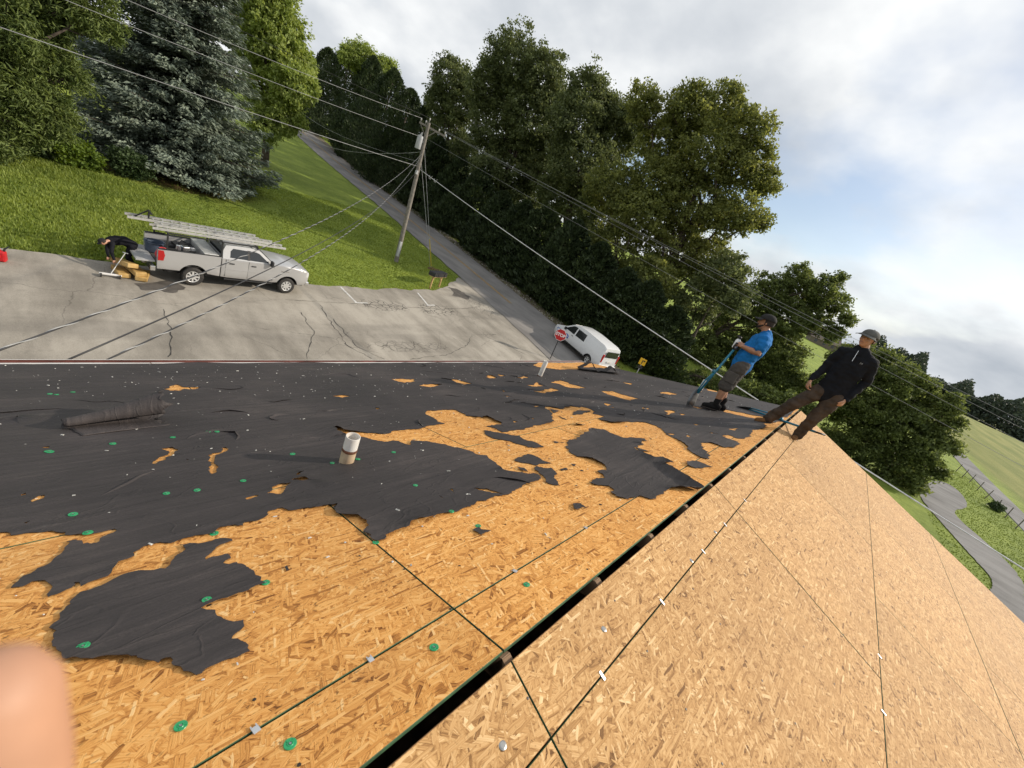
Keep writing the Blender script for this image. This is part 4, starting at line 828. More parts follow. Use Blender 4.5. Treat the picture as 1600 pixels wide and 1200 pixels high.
# ------------------------------------------------------------------ vegetation
def unit(v): return v/np.maximum(np.linalg.norm(v, axis=-1, keepdims=True), 1e-9)
def leaves(Cn, dirs, nrm, ln, wd, fold=.15):
    """one bent leaf per row: base, two sides, tip"""
    d = unit(dirs); n = unit(nrm-d*(nrm*d).sum(1, keepdims=True)); s = np.cross(d, n)
    ln = np.asarray(ln)[:, None]; wd = np.asarray(wd)[:, None]
    a = Cn-d*ln*.5; b = Cn+s*wd*.5+n*ln*fold-d*ln*.08; c = Cn+d*ln*.5-n*ln*fold*.6; e = Cn-s*wd*.5+n*ln*fold-d*ln*.08
    V = np.stack([a, b, c, e], 1).reshape(-1, 3); k = np.arange(len(Cn))*4
    F = np.concatenate([np.stack([k, k+1, k+2], 1), np.stack([k, k+2, k+3], 1)])
    return V, F
def limb_pts(a, b, sag=.1, n=5, r=None):
    a, b = np.array(a, float), np.array(b, float); L_ = np.linalg.norm(b-a); out = []
    j = nrg.normal(0, L_*.05, (n+1, 3)); j[0] = j[-1] = 0
    for i in range(n+1):
        t = i/n; p = a+(b-a)*t; p[2] += math.sin(math.pi*t)*L_*sag; out.append(tuple(p+j[i]*math.sin(math.pi*t)))
    return out
BARK = simple('bark', (.085, .065, .05), .9, var=.5, scale=5, bump=.8)
def broad_tree(name, base, lobes, mat, label, dens=1.0, leaf=(.24, .17), droop=.0, trunk_r=None, group=None, clump=.55, bare=.0, cat='tree', fill=.6):
    base = Vector(base); t = empty(name, base)
    tag(t, label, cat, group)
    lob = np.array(lobes, float); lob[:, :3] -= np.array(base)
    C_ = []; Dd = []; Nn = []
    for (x, y, z, r) in lob:
        nc = max(10, int(26*dens*(r/1.0)**1.75))
        d = unit(nrg.normal(size=(nc, 3))); rad = r*(fill+(1.02-fill)*nrg.random(nc)**.6)*(1+.16*np.sin(d[:, 0]*5+x)*np.cos(d[:, 2]*6+y))
        rad = np.where(nrg.random(nc) < .16, rad*nrg.uniform(1.05, 1.32, nc), rad)
        cc = np.array([x, y, z])+d*rad[:, None]*np.array([1, 1, .92])
        nl = int(20/ max(.6, clump))
        sp = clump*(.7+.6*nrg.random(nc))
        P = cc[:, None, :]+nrg.normal(size=(nc, nl, 3))*(sp[:, None, None]*np.array([.46, .46, .30]))
        dr = d[:, None, :]*.7+nrg.normal(size=(nc, nl, 3))*.75; dr[..., 2] -= droop
        nm = np.array([0, 0, 1.])*.8+d[:, None, :]*.5+nrg.normal(size=(nc, nl, 3))*.6
        C_.append(P.reshape(-1, 3)); Dd.append(dr.reshape(-1, 3)); Nn.append(nm.reshape(-1, 3))
    C_ = np.concatenate(C_); Dd = np.concatenate(Dd); Nn = np.concatenate(Nn); n = len(C_)
    k = nrg.uniform(.65, 1.35, n)
    V, F = leaves(C_, Dd, Nn, leaf[0]*k, leaf[1]*k)
    link('crown', np_mesh('crown', V, F, mat), t)
    mb = MB()
    zmin = (lob[:, 2]-lob[:, 3]*.2).min(); top = lob[lob[:, 2].argsort()[-3:]].mean(0); H = top[2]
    tr = trunk_r or max(.12, H*.022)
    mid = lob[:, :3].mean(0)
    sp = [(0, 0, -.3), (mid[0]*.15, mid[1]*.15, max(zmin, H*.2)*.6), (mid[0]*.6, mid[1]*.6, H*.5), (top[0]*.8, top[1]*.8, H*.86)]
    mb.tube(sp, [tr*1.35, tr, tr*.7, tr*.2], 9)
    for (x, y, z, r) in lob:
        f = min(.75, max(.25, (z-r*.7)/H*.6)); s0 = np.array([mid[0]*.6*f*1.6, mid[1]*.6*f*1.6, H*f])
        p = limb_pts(s0, (x, y, z), -.04); m_ = len(p); mb.tube(p, [tr*.42*(1-.78*i/(m_-1)) for i in range(m_)], 6)
        for _ in range(5):
            e = np.array([x, y, z])+unit(nrg.normal(size=3))*r*.85; q = limb_pts(p[-2], e, -.03, 4); mb.tube(q, [tr*.13*(1-.8*i/4) for i in range(5)], 5)
    mb.build('trunk', BARK, t, smooth=True)
    return t
def whorl_conifer(name, base, H, Rb, mat, label, levels=46, per=10, spray=(.42, .15), droop=.22, z0=.06, power=.85, cat='tree', curl=.25, gap=0.):
    t = empty(name, base); tag(t, label, cat)
    C_ = []; Dd = []; Nn = []; mb = MB()
    mb.tube([(0, 0, -.3), (0, 0, H*.5), (0, 0, H*.98)], [H*.022, H*.014, H*.003], 9)
    for i in range(levels):
        f = z0+(1-z0)*(i/levels)**1.05; z = f*H; Lb = Rb*(1-f)**power+.15
        for j in range(per):
            a = nrg.uniform(0, 6.283); l = Lb*nrg.uniform(.72, 1.12)*(1+.1*math.sin(a*3+i*.7)); ca, sa = math.cos(a), math.sin(a)
            nt_ = max(6, int(l*7)); tt = np.linspace(.12, 1, nt_)
            zz = z-droop*l*tt+curl*l*tt**3+nrg.normal(0, .05)
            P = np.stack([ca*l*tt, sa*l*tt, zz], 1)
            if j % 4 == 0: mb.tube([(0, 0, z), tuple(P[len(P)//2]), tuple(P[-1])], [.045, .03, .01], 5)
            out = np.array([ca, sa, -.15]); sd_ = np.array([-sa, ca, 0])
            for sgn in (-1, 0, 1):
                w_ = (1-tt*.75)*l*.24*abs(sgn)
                for rep in (0, 1):
                    q = P+sd_*(sgn*w_*nrg.uniform(.3, 1., nt_))[:, None]; q[:, 2] -= nrg.uniform(0, .18, nt_)*(1+abs(sgn)); q += nrg.normal(0, .06, q.shape)
                    C_.append(q); d = out*.9+sd_*sgn*.7; Dd.append(np.tile(d, (nt_, 1))+nrg.normal(0, .25, (nt_, 3))); Nn.append(np.tile([ca*.4, sa*.4, 1.], (nt_, 1))+nrg.normal(0, .35, (nt_, 3)))
    C_ = np.concatenate(C_); Dd = np.concatenate(Dd); Nn = np.concatenate(Nn); n = len(C_); k = nrg.uniform(.7, 1.3, n)
    V, F = leaves(C_, Dd, Nn, spray[0]*k, spray[1]*k, .10)
    link('crown', np_mesh('crown', V, F, mat), t); mb.build('trunk', BARK, t, smooth=True)
    return t
def dense_conifer_meshes(H, Rb, mat, n=9000, seed=0):
    r = np.random.default_rng(seed)
    f = r.random(n)**1.1; a = r.uniform(0, 6.283, n)
    prof = np.where(f < .18, .72+f*1.5, (1-(f-.18)/.82)**.60)
    lump = 1+.26*np.sin(a*3+f*7+seed)+.16*np.sin(a*7-f*23)+.10*np.sin(f*40+a*2)
    rad = Rb*prof*lump*(.62+.42*r.random(n)**.5)
    P = np.stack([np.cos(a)*rad, np.sin(a)*rad, f*H], 1)+r.normal(0, .06, (n, 3))
    d = np.stack([np.cos(a)*.75, np.sin(a)*.75, .9+0*a], 1)+r.normal(0, .35, (n, 3))
    nm = np.stack([np.cos(a), np.sin(a), .35+0*a], 1)+r.normal(0, .5, (n, 3)); k = r.uniform(.6, 1.4, n)
    V, F = leaves(P, d, nm, .40*k, .17*k, .12)
    # leader tufts
    cr = np_mesh('crown', V, F, mat)
    mb = MB(); mb.tube([(0, 0, -.3), (0, 0, H*.9)], [Rb*.07, Rb*.015], 8); tr = mb.mesh('trunk', BARK, True)
    return cr, tr
LM = {
 'spruce': leaf_mat('blue_spruce_needles', (.085, .112, .084), (.31, .36, .28), .12),
 'lime': leaf_mat('bright_leaves', (.18, .245, .055), (.41, .48, .155), .45),
 'pine': leaf_mat('pine_needles', (.08, .12, .035), (.25, .31, .10), .3),
 'oak': leaf_mat('oak_leaves', (.060, .082, .034), (.22, .255, .105), .38),
 'bigoak': leaf_mat('yellow_green_oak_leaves', (.085, .108, .034), (.31, .335, .11), .5),
 'cedar': leaf_mat('cedar_sprays', (.018, .030, .013), (.062, .088, .032), .12),
 'right': leaf_mat('dark_green_leaves', (.055, .080, .025), (.25, .30, .10), .42),
 'shrub': leaf_mat('shrub_leaves', (.08, .13, .02), (.20, .28, .05), .4),
 'dshrub': leaf_mat('dark_shrub_leaves', (.03, .055, .02), (.09, .13, .05), .25),
 'farwood': leaf_mat('haze_tinted_far_leaves', (.034, .050, .038), (.080, .102, .066), .2),  # bluish distance haze is mixed into these leaf colours
}
T = D['trees']
whorl_conifer('spruce_tree', (-38.9, 7.7, g1(-38.9, 7.7)), 17.5, 6.0, LM['spruce'], 'large blue spruce with skirt of branches down to the grass bank', levels=62, per=15, spray=(.32, .12), z0=.055, power=.8, droop=.30, curl=.22)
broad_tree('broadleaf_tree', T['lighttree']['base'], T['lighttree']['lobes'], LM['lime'], 'bright yellow-green tree with drooping leaves behind the blue spruce', 2.0, (.30, .16), .5, clump=.5)
broad_tree('pine_tree', T['pine']['base'], T['pine']['lobes'], LM['pine'], 'soft-needled pine cut off by the top left corner of the picture', 3.0, (.26, .05), .15, clump=.42, trunk_r=.3, fill=.45)
broad_tree('oak_tree', T['oak']['base'], T['oak']['lobes'], LM['oak'], 'tallest dark oak with rounded crown standing left of centre in the wood', 1.9, (.26, .19), clump=.62, fill=.45)
broad_tree('broadleaf_tree', T['poplar']['base'], T['poplar']['lobes'], LM['oak'], 'narrow dark tree between the cedars and the tallest oak', 1.9, (.26, .19), clump=.62)
broad_tree('broadleaf_tree', T['maple']['base'], T['maple']['lobes'], LM['oak'], 'dark broadleaf tree between the tallest oak and the wide yellow-green oak', 1.9, (.25, .18), clump=.58)
broad_tree('oak_tree', T['bigoak']['base'], T['bigoak']['lobes'], LM['bigoak'], 'wide yellow-green oak at the right end of the wood, edge against the sky', 1.65, (.24, .17), clump=.52, fill=.42)
broad_tree('broadleaf_tree', T['olive']['base'], T['olive']['lobes'], LM['bigoak'], 'olive green tree low in front of the wide oak, above the dark evergreens', 1.5, (.26, .18), clump=.55)
broad_tree('broadleaf_tree', T['underoak']['base'], T['underoak']['lobes'], LM['oak'], 'small dark tree under the right side of the wide oak', 1.6, (.26, .18), clump=.5)
broad_tree('spreading_tree', T['spreading']['base'], T['spreading']['lobes'], LM['right'], 'spreading tree with feathery branch ends behind the man in blue', 2.2, (.24, .15), clump=.42, fill=.45)
broad_tree('broadleaf_tree', T['nearright']['base'], T['nearright']['lobes'], LM['right'], 'bushy green tree beyond the right rake behind the man in black', 2.4, (.24, .13), -.15, clump=.42, fill=.35)
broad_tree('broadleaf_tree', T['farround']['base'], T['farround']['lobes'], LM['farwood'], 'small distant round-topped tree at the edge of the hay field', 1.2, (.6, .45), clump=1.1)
broad_tree('broadleaf_tree', T['lime2']['base'], T['lime2']['lobes'], LM['lime'], 'yellow-green tree top showing above the row of tall evergreens', 1.6, (.34, .22), clump=.7)
KIND = ((16., 3.3), (9., 2.7), (5., 2.3))
ced = [[dense_conifer_meshes(16., 5.0+.5*i, LM['cedar'], 19000, i) for i in range(3)], [dense_conifer_meshes(9., 3.1, LM['cedar'], 11000, 5+i) for i in range(3)], [dense_conifer_meshes(5., 2.6, LM['cedar'], 7000, 9+i) for i in range(2)]]
ORD = ['leftmost', 'second', 'third', 'fourth', 'fifth', 'sixth', 'seventh', 'eighth', 'ninth', 'tenth', 'eleventh', 'twelfth', 'thirteenth', 'fourteenth', 'fifteenth']
cnt_k = [0, 0, 0]
for (x, y, z, h, r_) in sorted(D['cedars'], key=lambda c: math.atan2(c[0], c[1])):
    k = 0 if h > 12 else 1 if h > 5.2 else 2
    H0, R0 = KIND[k]; t = empty('evergreen_tree', (x, y, g1(x, y)), (0, 0, rnd.uniform(0, 6.28)))
    s_ = h/H0; t.scale = (max(s_, r_/R0)*rnd.uniform(.85, 1.15), max(s_, r_/R0)*rnd.uniform(.85, 1.15), s_)
    o_ = ORD[cnt_k[k]]; o_ = o_+(' of' if o_ == 'leftmost' else ' from the left of')
    tag(t, o_+(' the tall dark evergreens up the far side of the road', ' the dark evergreens in the roadside belt', ' the low evergreens at the front of the roadside belt')[k], 'tree', ('tall evergreens up the road', 'evergreens in the roadside belt', 'low evergreens at the front of the belt')[k])
    m_ = ced[k][cnt_k[k] % len(ced[k])]; cnt_k[k] += 1
    link('crown', m_[0], t); link('trunk', m_[1], t)
broad_tree('roadside_bushes', T['lowbush']['base'], T['lowbush']['lobes'], LM['right'], 'clump of low bushes beyond the roof end behind the man in blue', 2.2, (.22, .14), clump=.42, cat='bushes', trunk_r=.08)
# shrubs on the bank
def shrub(x, y, r, mat, label, n=2.5, leaf=(.16, .11)):
    z = g1(x, y); lo = [(x+nrg.uniform(-.4, .4)*r, y+nrg.uniform(-.5, .5)*r, z+r*nrg.uniform(.45, .9), r*nrg.uniform(.5, .7)) for _ in range(6)]
    return broad_tree('shrub', (x, y, z), lo, mat, label, n*2, leaf, -.3, trunk_r=.04, cat='shrub', clump=.28, fill=.3)
shrub(-33.9, 2.75, .95, LM['shrub'], 'small bright green shrub in the middle of the three on the grass bank')
shrub(-34.0, .55, 1.25, LM['dshrub'], 'dark feathery shrub at the left picture edge on the grass bank')
shrub(-34.2, 4.9, 1.05, LM['dshrub'], 'low dark shrub beside the skirt of the blue spruce')
# far wood on the horizon to the right
Cn = []; 
n = 60000
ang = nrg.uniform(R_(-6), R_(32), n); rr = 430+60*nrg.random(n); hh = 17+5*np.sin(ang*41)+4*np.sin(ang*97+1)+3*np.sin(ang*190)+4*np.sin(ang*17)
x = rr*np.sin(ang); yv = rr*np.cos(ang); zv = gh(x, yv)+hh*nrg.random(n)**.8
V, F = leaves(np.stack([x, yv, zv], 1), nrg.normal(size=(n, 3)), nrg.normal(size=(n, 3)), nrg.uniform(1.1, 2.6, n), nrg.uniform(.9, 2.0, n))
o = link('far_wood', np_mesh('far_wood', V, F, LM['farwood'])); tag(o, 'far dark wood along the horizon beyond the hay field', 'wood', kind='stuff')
# grass tufts
def tufts(n, xr_, yr, hgt, mat, name, label, cond):
    x = nrg.uniform(*xr_, n); y = nrg.uniform(*yr, n); m = cond(x, y); x, y = x[m], y[m]; n = len(x); z = gh(x, y)
    b = np.stack([x, y, z], 1); V = []; 
    Vs = []; 
    for k in range(3):
        a = nrg.uniform(0, 6.28, n); h = hgt*nrg.uniform(.5, 1.3, n); w_ = nrg.uniform(.015, .035, n)
        lean = np.stack([np.cos(a), np.sin(a), 0*a], 1)*(h*.5)[:, None]; sd_ = np.stack([-np.sin(a), np.cos(a), 0*a], 1)*w_[:, None]
        Vs.append(np.stack([b-sd_, b+sd_, b+lean+np.array([0, 0, 1])*h[:, None]], 1))
    V = np.concatenate(Vs).reshape(-1, 3); F = np.arange(len(V)).reshape(-1, 3)
    o = link(name, np_mesh(name, V, F, mat)); tag(o, label, 'grass', kind='stuff')
GM = leaf_mat('grass_blades', (.13, .19, .034), (.39, .455, .11), .45)
ex = D['lot_edge']; ey = np.array([p[1] for p in ex]); exx = np.array([p[0] for p in ex])
def on_bank(x, y):
    u = x*.1736+y*.9848; r2 = ((x+36.3)*.25)**2+((y-6.5)*.13)**2
    return (x < np.interp(y, ey, exx)-.05) & (u < 19.3) & ((r2 > .9) | (nrg.random(len(x)) < .15))
tufts(80000, (-42, -21), (-8, 27), .065, GM, 'bank_grass', 'mown green grass on the bank behind the pickup', on_bank)
tufts(26000, (-34, -21), (-6, 6), .14, GM, 'rough_grass', 'longer rough grass on the left of the bank', lambda x, y: on_bank(x, y) & (nrg.random(len(x)) < .9))
tufts(20000, (9, 22), (26, 75), .06, leaf_mat('verge_grass_blades', (.09, .14, .028), (.24, .30, .07), .4), 'verge_grass', 'grass between the drive and the lane on the right', lambda x, y: (x < 17.1) & ~inpoly(np.stack([x, y], 1), DRV))
# white flowers and stones on the far verge
n = 700; s = nrg.uniform(14, 62, n); o_ = nrg.uniform(25.5, 27.0, n); P = dd[None]*s[:, None]+nn[None]*o_[:, None]; z = gh(P[:, 0], P[:, 1])+.12
V, F = leaves(np.column_stack([P, z]), nrg.normal(size=(n, 3)), nrg.normal(size=(n, 3))+[0, 0, 1.5], nrg.uniform(.06, .14, n), nrg.uniform(.05, .1, n))
o = link('verge_flowers', np_mesh('verge_flowers', V, F, simple('white_flower', (.6, .6, .52), .8))); tag(o, 'white flowers and pale stones along the far road verge', 'flowers', kind='stuff')
tufts(16000, (-75, 0), (20, 45), .3, leaf_mat('verge_blades', (.05, .07, .015), (.16, .17, .05), .3), 'verge_weeds', 'weeds on the far road verge', lambda x, y: (np.abs(x*.1736+y*.9848-26.6) < 1.1))

# ------------------------------------------------------------------ vehicles
def paint(name, c, metal=0., rough=.32, dirt=.25):
    m, N, L, P = new_mat(name)
    t = N.new('ShaderNodeTexCoord').outputs['Object']
    sp = N.new('ShaderNodeSeparateXYZ'); L.new(t, sp.inputs[0])
    low = nramp(N, L, nmath(N, L, 'ADD', sp.outputs[2], nmath(N, L, 'MULTIPLY', nnoise(N, L, t, 3, 5), .35)), [(.55, 1.), (1.0, 0.)])
    cc = nmix(N, L, nmath(N, L, 'MULTIPLY', low, dirt), c, (.22, .19, .15))
    cc = nmix(N, L, nmath(N, L, 'MULTIPLY', nramp(N, L, nnoise(N, L, t, 7, 5, .7), [(.5, 0.), (.8, 1.)]), dirt*.4), cc, (.3, .28, .25))
    L.new(cc, P.inputs['Base Color']); P.inputs['Metallic'].default_value = metal; P.inputs['Roughness'].default_value = rough
    P.inputs['Coat Weight'].default_value = .6; P.inputs['Coat Roughness'].default_value = .08
    return m
M['silver'] = paint('silver_paint', (.47, .47, .47), .35, .36, .3)
M['van_white'] = paint('white_paint', (.74, .75, .76), 0., .35, .35)
M['navy'] = paint('navy_paint', (.02, .03, .09))
M['tint'] = simple('tinted_glass', (.015, .018, .02), .06, var=.1, spec=.8)
M['rubber'] = simple('rubber', (.022, .021, .02), .8, var=.3, scale=12, dirt=((.12, .10, .08), .4))
M['chrome'] = simple('chrome', (.70, .70, .70), .2, metal=.9, var=.08, scale=5)
M['rim'] = simple('bright_alloy', (.72, .72, .71), .3, metal=.45, var=.06)
M['rim_dark'] = simple('brake_shadow', (.10, .10, .10), .6)
M['alu'] = simple('aluminium', (.66, .66, .64), .38, metal=.55, var=.1, scale=9, dirt=((.35, .32, .28), .4))
M['black_metal'] = simple('black_metal', (.018, .018, .019), .5, var=.3, scale=8)
M['black_plastic'] = simple('black_plastic', (.022, .022, .023), .55, var=.3, scale=8)
M['bedliner'] = simple('bedliner', (.06, .06, .06), .8, var=.4, scale=5, dirt=((.2, .17, .13), .5))
M['red_lens'] = simple('red_lens', (.42, .015, .015), .2, var=.15)
M['clear_lens'] = simple('clear_lens', (.65, .66, .66), .12, var=.1, scale=12)
M['red_plastic'] = simple('red_plastic', (.50, .015, .02), .4, var=.15, scale=6)
M['blue_plastic'] = simple('faded_blue_plastic', (.055, .075, .11), .5, var=.25, scale=6)
M['shingle_wrap'] = simple('tan_bundle_wrap', (.40, .24, .07), .6, var=.3, scale=4, dirt=((.55, .42, .2), .5))
M['wood'] = simple('yellow_lumber', (.42, .28, .12), .75, var=.3, scale=8)
def arc(cx, cz, r, a0, a1, n=12): return [(cx+r*math.cos(R_(a0+(a1-a0)*i/n)), cz+r*math.sin(R_(a0+(a1-a0)*i/n))) for i in range(n+1)]
def shell(name, poly, y0, y1, mats, parent, step=.12, nseg=6, crown=.0, arch=None):
    """solid from a side outline (x,z); y0/y1: functions (x,z)->y for the two flanks; arch: list of (cx,cz,r) whose rim faces take slot 1"""
    V2, F, fl = cdt([poly], [], step)
    n = len(V2)
    ya = np.array([y0(x, z) for x, z in V2]); yb = np.array([y1(x, z) for x, z in V2])
    V = [(V2[i, 0], ya[i], V2[i, 1]) for i in range(n)]+[(V2[i, 0], yb[i], V2[i, 1]) for i in range(n)]
    mb = MB(); mb.v = V; mb.f = [tuple(int(j) for j in f) for f in F]+[tuple(int(j)+n for j in f[::-1]) for f in F]; mb.m = [0]*len(mb.f)
    ed = {}
    for f in F:
        for a, b in ((f[0], f[1]), (f[1], f[2]), (f[2], f[0])): ed[(min(a, b), max(a, b))] = ed.get((min(a, b), max(a, b)), 0)+1
    mid = {}
    def ring(i):
        if i in mid: return mid[i]
        r = [int(i)]
        for k in range(1, nseg):
            u = k/nseg; b = len(mb.v); y = ya[i]+(yb[i]-ya[i])*u
            mb.v.append((V2[i, 0], y, V2[i, 1]+crown*math.sin(math.pi*u)*(1 if V2[i, 1] > 1.0 else 0))); r.append(b)
        r.append(int(i)+n); mid[i] = r; return r
    for (a, b), c in ed.items():
        if c != 1: continue
        ra, rb = ring(a), ring(b); p = (V2[a]+V2[b])/2; mi = 0
        for (cx, cz, r) in (arch or []):
            if abs(math.hypot(p[0]-cx, p[1]-cz)-r) < .05: mi = 1
        for k in range(nseg): mb.f.append((ra[k], rb[k], rb[k+1], ra[k+1])); mb.m.append(mi)
    o = mb.build(name, mats, parent, auto=38)
    return o
def panel(name, poly, yf, sgn, mat, parent, thick=.012, step=.25):
    """thin plate following a flank: yf(x,z)>0"""
    V2, F, fl = cdt([poly], [], step); n = len(V2)
    V = [(x, sgn*(yf(x, z)-thick*.4), z) for x, z in V2]+[(x, sgn*(yf(x, z)+thick*.6), z) for x, z in V2]
    mb = MB(); mb.v = V; mb.f = [tuple(map(int, f)) for f in F]+[tuple(int(j)+n for j in f[::-1]) for f in F]; ed = {}
    for f in F:
        for a, b in ((f[0], f[1]), (f[1], f[2]), (f[2], f[0])): k = (min(a, b), max(a, b)); ed[k] = ed.get(k, 0)+1
    mb.f += [(int(a), int(b), int(b)+n, int(a)+n) for (a, b), c in ed.items() if c == 1]; mb.m = [0]*len(mb.f)
    return mb.build(name, mat, parent, auto=40)
def wheel(parent, x, y, r, w, sgn, rimr=.60, spokes=8):
    Mx = Matrix.Translation((x, y, r)) @ Matrix.Rotation(R_(90)*-sgn, 4, 'X')
    e = empty('wheel', parent=parent)
    mb = MB(); h = w/2
    mb.lathe([(r*rimr, -h*.9), (r*.88, -h), (r*.97, -h*.8), (r, -h*.45), (r, h*.45), (r*.97, h*.8), (r*.88, h), (r*rimr, h*.9)], 32, M=Mx, closed=True); mb.build('tyre', M['rubber'], e, auto=50)
    mb = MB(); mb.lathe([(r*rimr, h*.90), (r*(rimr-.05), h*.82)], 32, M=Mx, mi=0, cap=False); mb.lathe([(r*(rimr-.05), h*.80), (r*(rimr-.10), h*.45), (r*.1, h*.35), (0.0001, h*.35)], 32, M=Mx, mi=1, cap=False)
    for k in range(spokes):
        a = 2*math.pi*k/spokes; q = Mx @ Matrix.Rotation(a, 4, 'Z'); mb.box((r*.33, 0, h*.72), (r*.48, r*.16, h*.3), q, 0)
    mb.lathe([(r*.16, h*.2), (r*.16, h*.8), (r*.10, h*.86), (0, h*.86)], 16, M=Mx); mb.lathe([(r*(rimr-.07), h*.6), (r*(rimr-.07), h*.86), (r*(rimr-.02), h*.90), (r*(rimr-.01), h*.8)], 32, M=Mx, cap=False)
    mb.build('rim', [M['rim'], M['rim_dark']], e, auto=40)
    return e

# ---- pickup
def make_pickup(loc, heading, tilt):
    t = empty('pickup_truck', loc); t.rotation_euler = (tilt[0], tilt[1], heading)
    tag(t, 'silver crew cab pickup with ladder rack and open tailgate beside the grass bank', 'pickup')
    W = 1.0; rw = .40; fa, ra = 3.80, 0.
    def wf(x, z):
        b = W-.05*max(0, (.75-z)/.3)**2-.025*abs(z-1.0)
        if x > 4.2: b -= .11*((x-4.2)/.62)**2
        if z > 1.30: b -= (z-1.30)*.34
        return b
    # bed: two walls, floor, front wall
    for s in (-1, 1):
        poly = [(-1.2, .62)]+[(-.52, .62)]+arc(ra, .42, .52, 158, 22)+[(.93, .56), (.93, 1.42), (-1.2, 1.40)]
        shell('bed_side', poly, lambda x, z, s=s: s*wf(x, min(z, 1.3)), lambda x, z, s=s: s*(wf(x, 1.)-.13), [M['silver'], M['black_metal']], t, nseg=1, arch=[(ra, .42, .52)])
        panel('taillight', [(-1.19, .98), (-1.02, .98), (-.98, 1.2), (-1.03, 1.38), (-1.19, 1.38)], lambda x, z: wf(x, min(z, 1.3)), s, M['red_lens'], t, .03)
    mb = MB(); mb.box((-.13, 0, .80), (2.1, 1.72, .06)); mb.box((.90, 0, 1.1), (.05, 1.72, .62)); mb.build('bed_floor', M['bedliner'], t)
    for s in (-1, 1):
        mb = MB(); mb.box((0, s*.68, .98), (.9, .30, .30)); mb.build('wheel_housing', M['bedliner'], t, bevel=.05)
    mb = MB(); mb.box((-1.52, 0, .84), (.58, 1.66, .06)); mb.box((-1.52, 0, .875), (.50, 1.5, .012)); tg = mb.build('tailgate', M['silver'], t, bevel=.012)
    mb = MB(); mb.box((-1.32, 0, .60), (.16, 1.96, .19)); mb.box((-1.36, 0, .67), (.16, .9, .03)); mb.box((-1.36, 0, .48), (.2, .12, .08)); mb.build('rear_bumper', M['chrome'], t, bevel=.03)
    # cab and nose
    poly = [(.97, .56), (1.2, .54), (3.1, .52), (3.29, .55)]+arc(fa, .42, .50, 165, 12)+[(4.40, .52), (4.72, .55), (4.80, .72), (4.82, 1.08), (4.77, 1.21), (4.55, 1.29), (3.9, 1.36), (3.45, 1.385), (3.05, 1.39), (2.0, 1.37), (.97, 1.37)]
    shell('body', poly, lambda x, z: -wf(x, min(z, 1.32)), lambda x, z: wf(x, min(z, 1.32)), [M['silver'], M['black_metal']], t, nseg=8, crown=.045, arch=[(fa, .42, .50)])
    gp = [(.99, 1.36), (3.12, 1.36), (2.50, 1.86), (2.25, 1.925), (1.5, 1.945), (1.12, 1.90), (1.02, 1.7)]
    wg = lambda x, z: .965-(z-1.3)*.36
    shell('cab', gp, lambda x, z: -wg(x, z), lambda x, z: wg(x, z), [M['silver']], t, nseg=6, crown=.03)
    for s in (-1, 1):
        for wp in ([(1.28, 1.44), (1.95, 1.43), (1.95, 1.80), (1.40, 1.81), (1.30, 1.70)], [(2.07, 1.43), (2.86, 1.42), (2.45, 1.76), (2.32, 1.80), (2.07, 1.81)]):
            q = panel('side_window', wp, wg, s, M['tint'], t, .018)
        for dp, hx in (([(1.14, .62), (2.0, .60), (2.0, 1.37), (1.20, 1.37), (1.12, 1.1)], 1.28), ([(2.02, .60), (3.05, .58), (3.12, .9), (3.10, 1.36), (2.02, 1.37)], 2.16)):
            d_ = panel('door', dp, lambda x, z: wf(x, min(z, 1.3)), s, M['silver'], t, .014)
            mb = MB(); mb.box((hx+.06, s*(wf(hx, 1.2)+.02), 1.20), (.20, .03, .05)); mb.build('door_handle', M['black_plastic'], d_, bevel=.01)
        mb = MB(); mb.box((2.93, s*1.10, 1.46), (.10, .22, .26)); mb.bar((2.9, s*.94, 1.38), (2.92, s*1.05, 1.42), .05); mb.build('wing_mirror', M['black_plastic'], t, bevel=.03)
        mb = MB(); mb.box((4.66, s*.76, 1.06), (.27, .34, .26)); mb.build('headlight', M['clear_lens'], t, bevel=.04)
        mb = MB(); mb.box((2.1, s*.93, .46), (2.0, .14, .05)); mb.build('running_board', M['black_metal'], t, bevel=.015)
        mb = MB(); mb.box((3.62, s*(wf(3.6, .95)+.004), 1.14), (.36, .008, .05)); mb.build('badge', M['chrome'], t)
    for s in (-1, 1):
        for xs_ in (1.115, 2.01, 3.085):
            mb = MB(); mb.bar((xs_, s*(wf(xs_, .62)+.006), .60), (xs_, s*(wf(xs_, 1.3)+.006), 1.36), .010, .012); mb.build('door_gap', M['black_metal'], t)
        mb = MB(); mb.box((-.13, s*(wf(0, 1.3)-.07), 1.412), (2.1, .12, .02)); mb.build('bed_rail', M['black_plastic'], t)
        mb = MB(); mb.bar((1.2, s*(wf(1.2, .95)+.012), .93), (3.05, s*(wf(3., .95)+.012), .95), .012, .022); mb.build('side_moulding', M['silver'], t)
        mb = MB(); mb.bar((2.01, s*(wg(2., 1.42)+.012), 1.42), (2.01, s*(wg(2., 1.82)+.012), 1.82), .10, .012); mb.build('pillar', M['black_plastic'], t)
    V = [(3.10, -.86, 1.375), (3.10, .86, 1.375), (2.52, .72, 1.86), (2.52, -.72, 1.86)]
    mb = MB(); mb.add([Vector(v)+Vector((.018, 0, .018)) for v in V]+[Vector(v) for v in V], [(0, 1, 2, 3), (7, 6, 5, 4), (0, 4, 5, 1), (1, 5, 6, 2), (2, 6, 7, 3), (3, 7, 4, 0)]); mb.build('windshield', M['tint'], t)
    mb = MB(); mb.box((1.0, 0, 1.64), (.02, 1.36, .36)); mb.build('rear_window', M['tint'], t)
    mb = MB(); mb.box((4.82, 0, 1.0), (.05, 1.1, .40)); mb.box((4.845, 0, 1.0), (.03, 1.12, .05)); mb.box((4.845, 0, 1.0), (.03, .06, .42)); mb.build('grille', M['chrome'], t, bevel=.015)
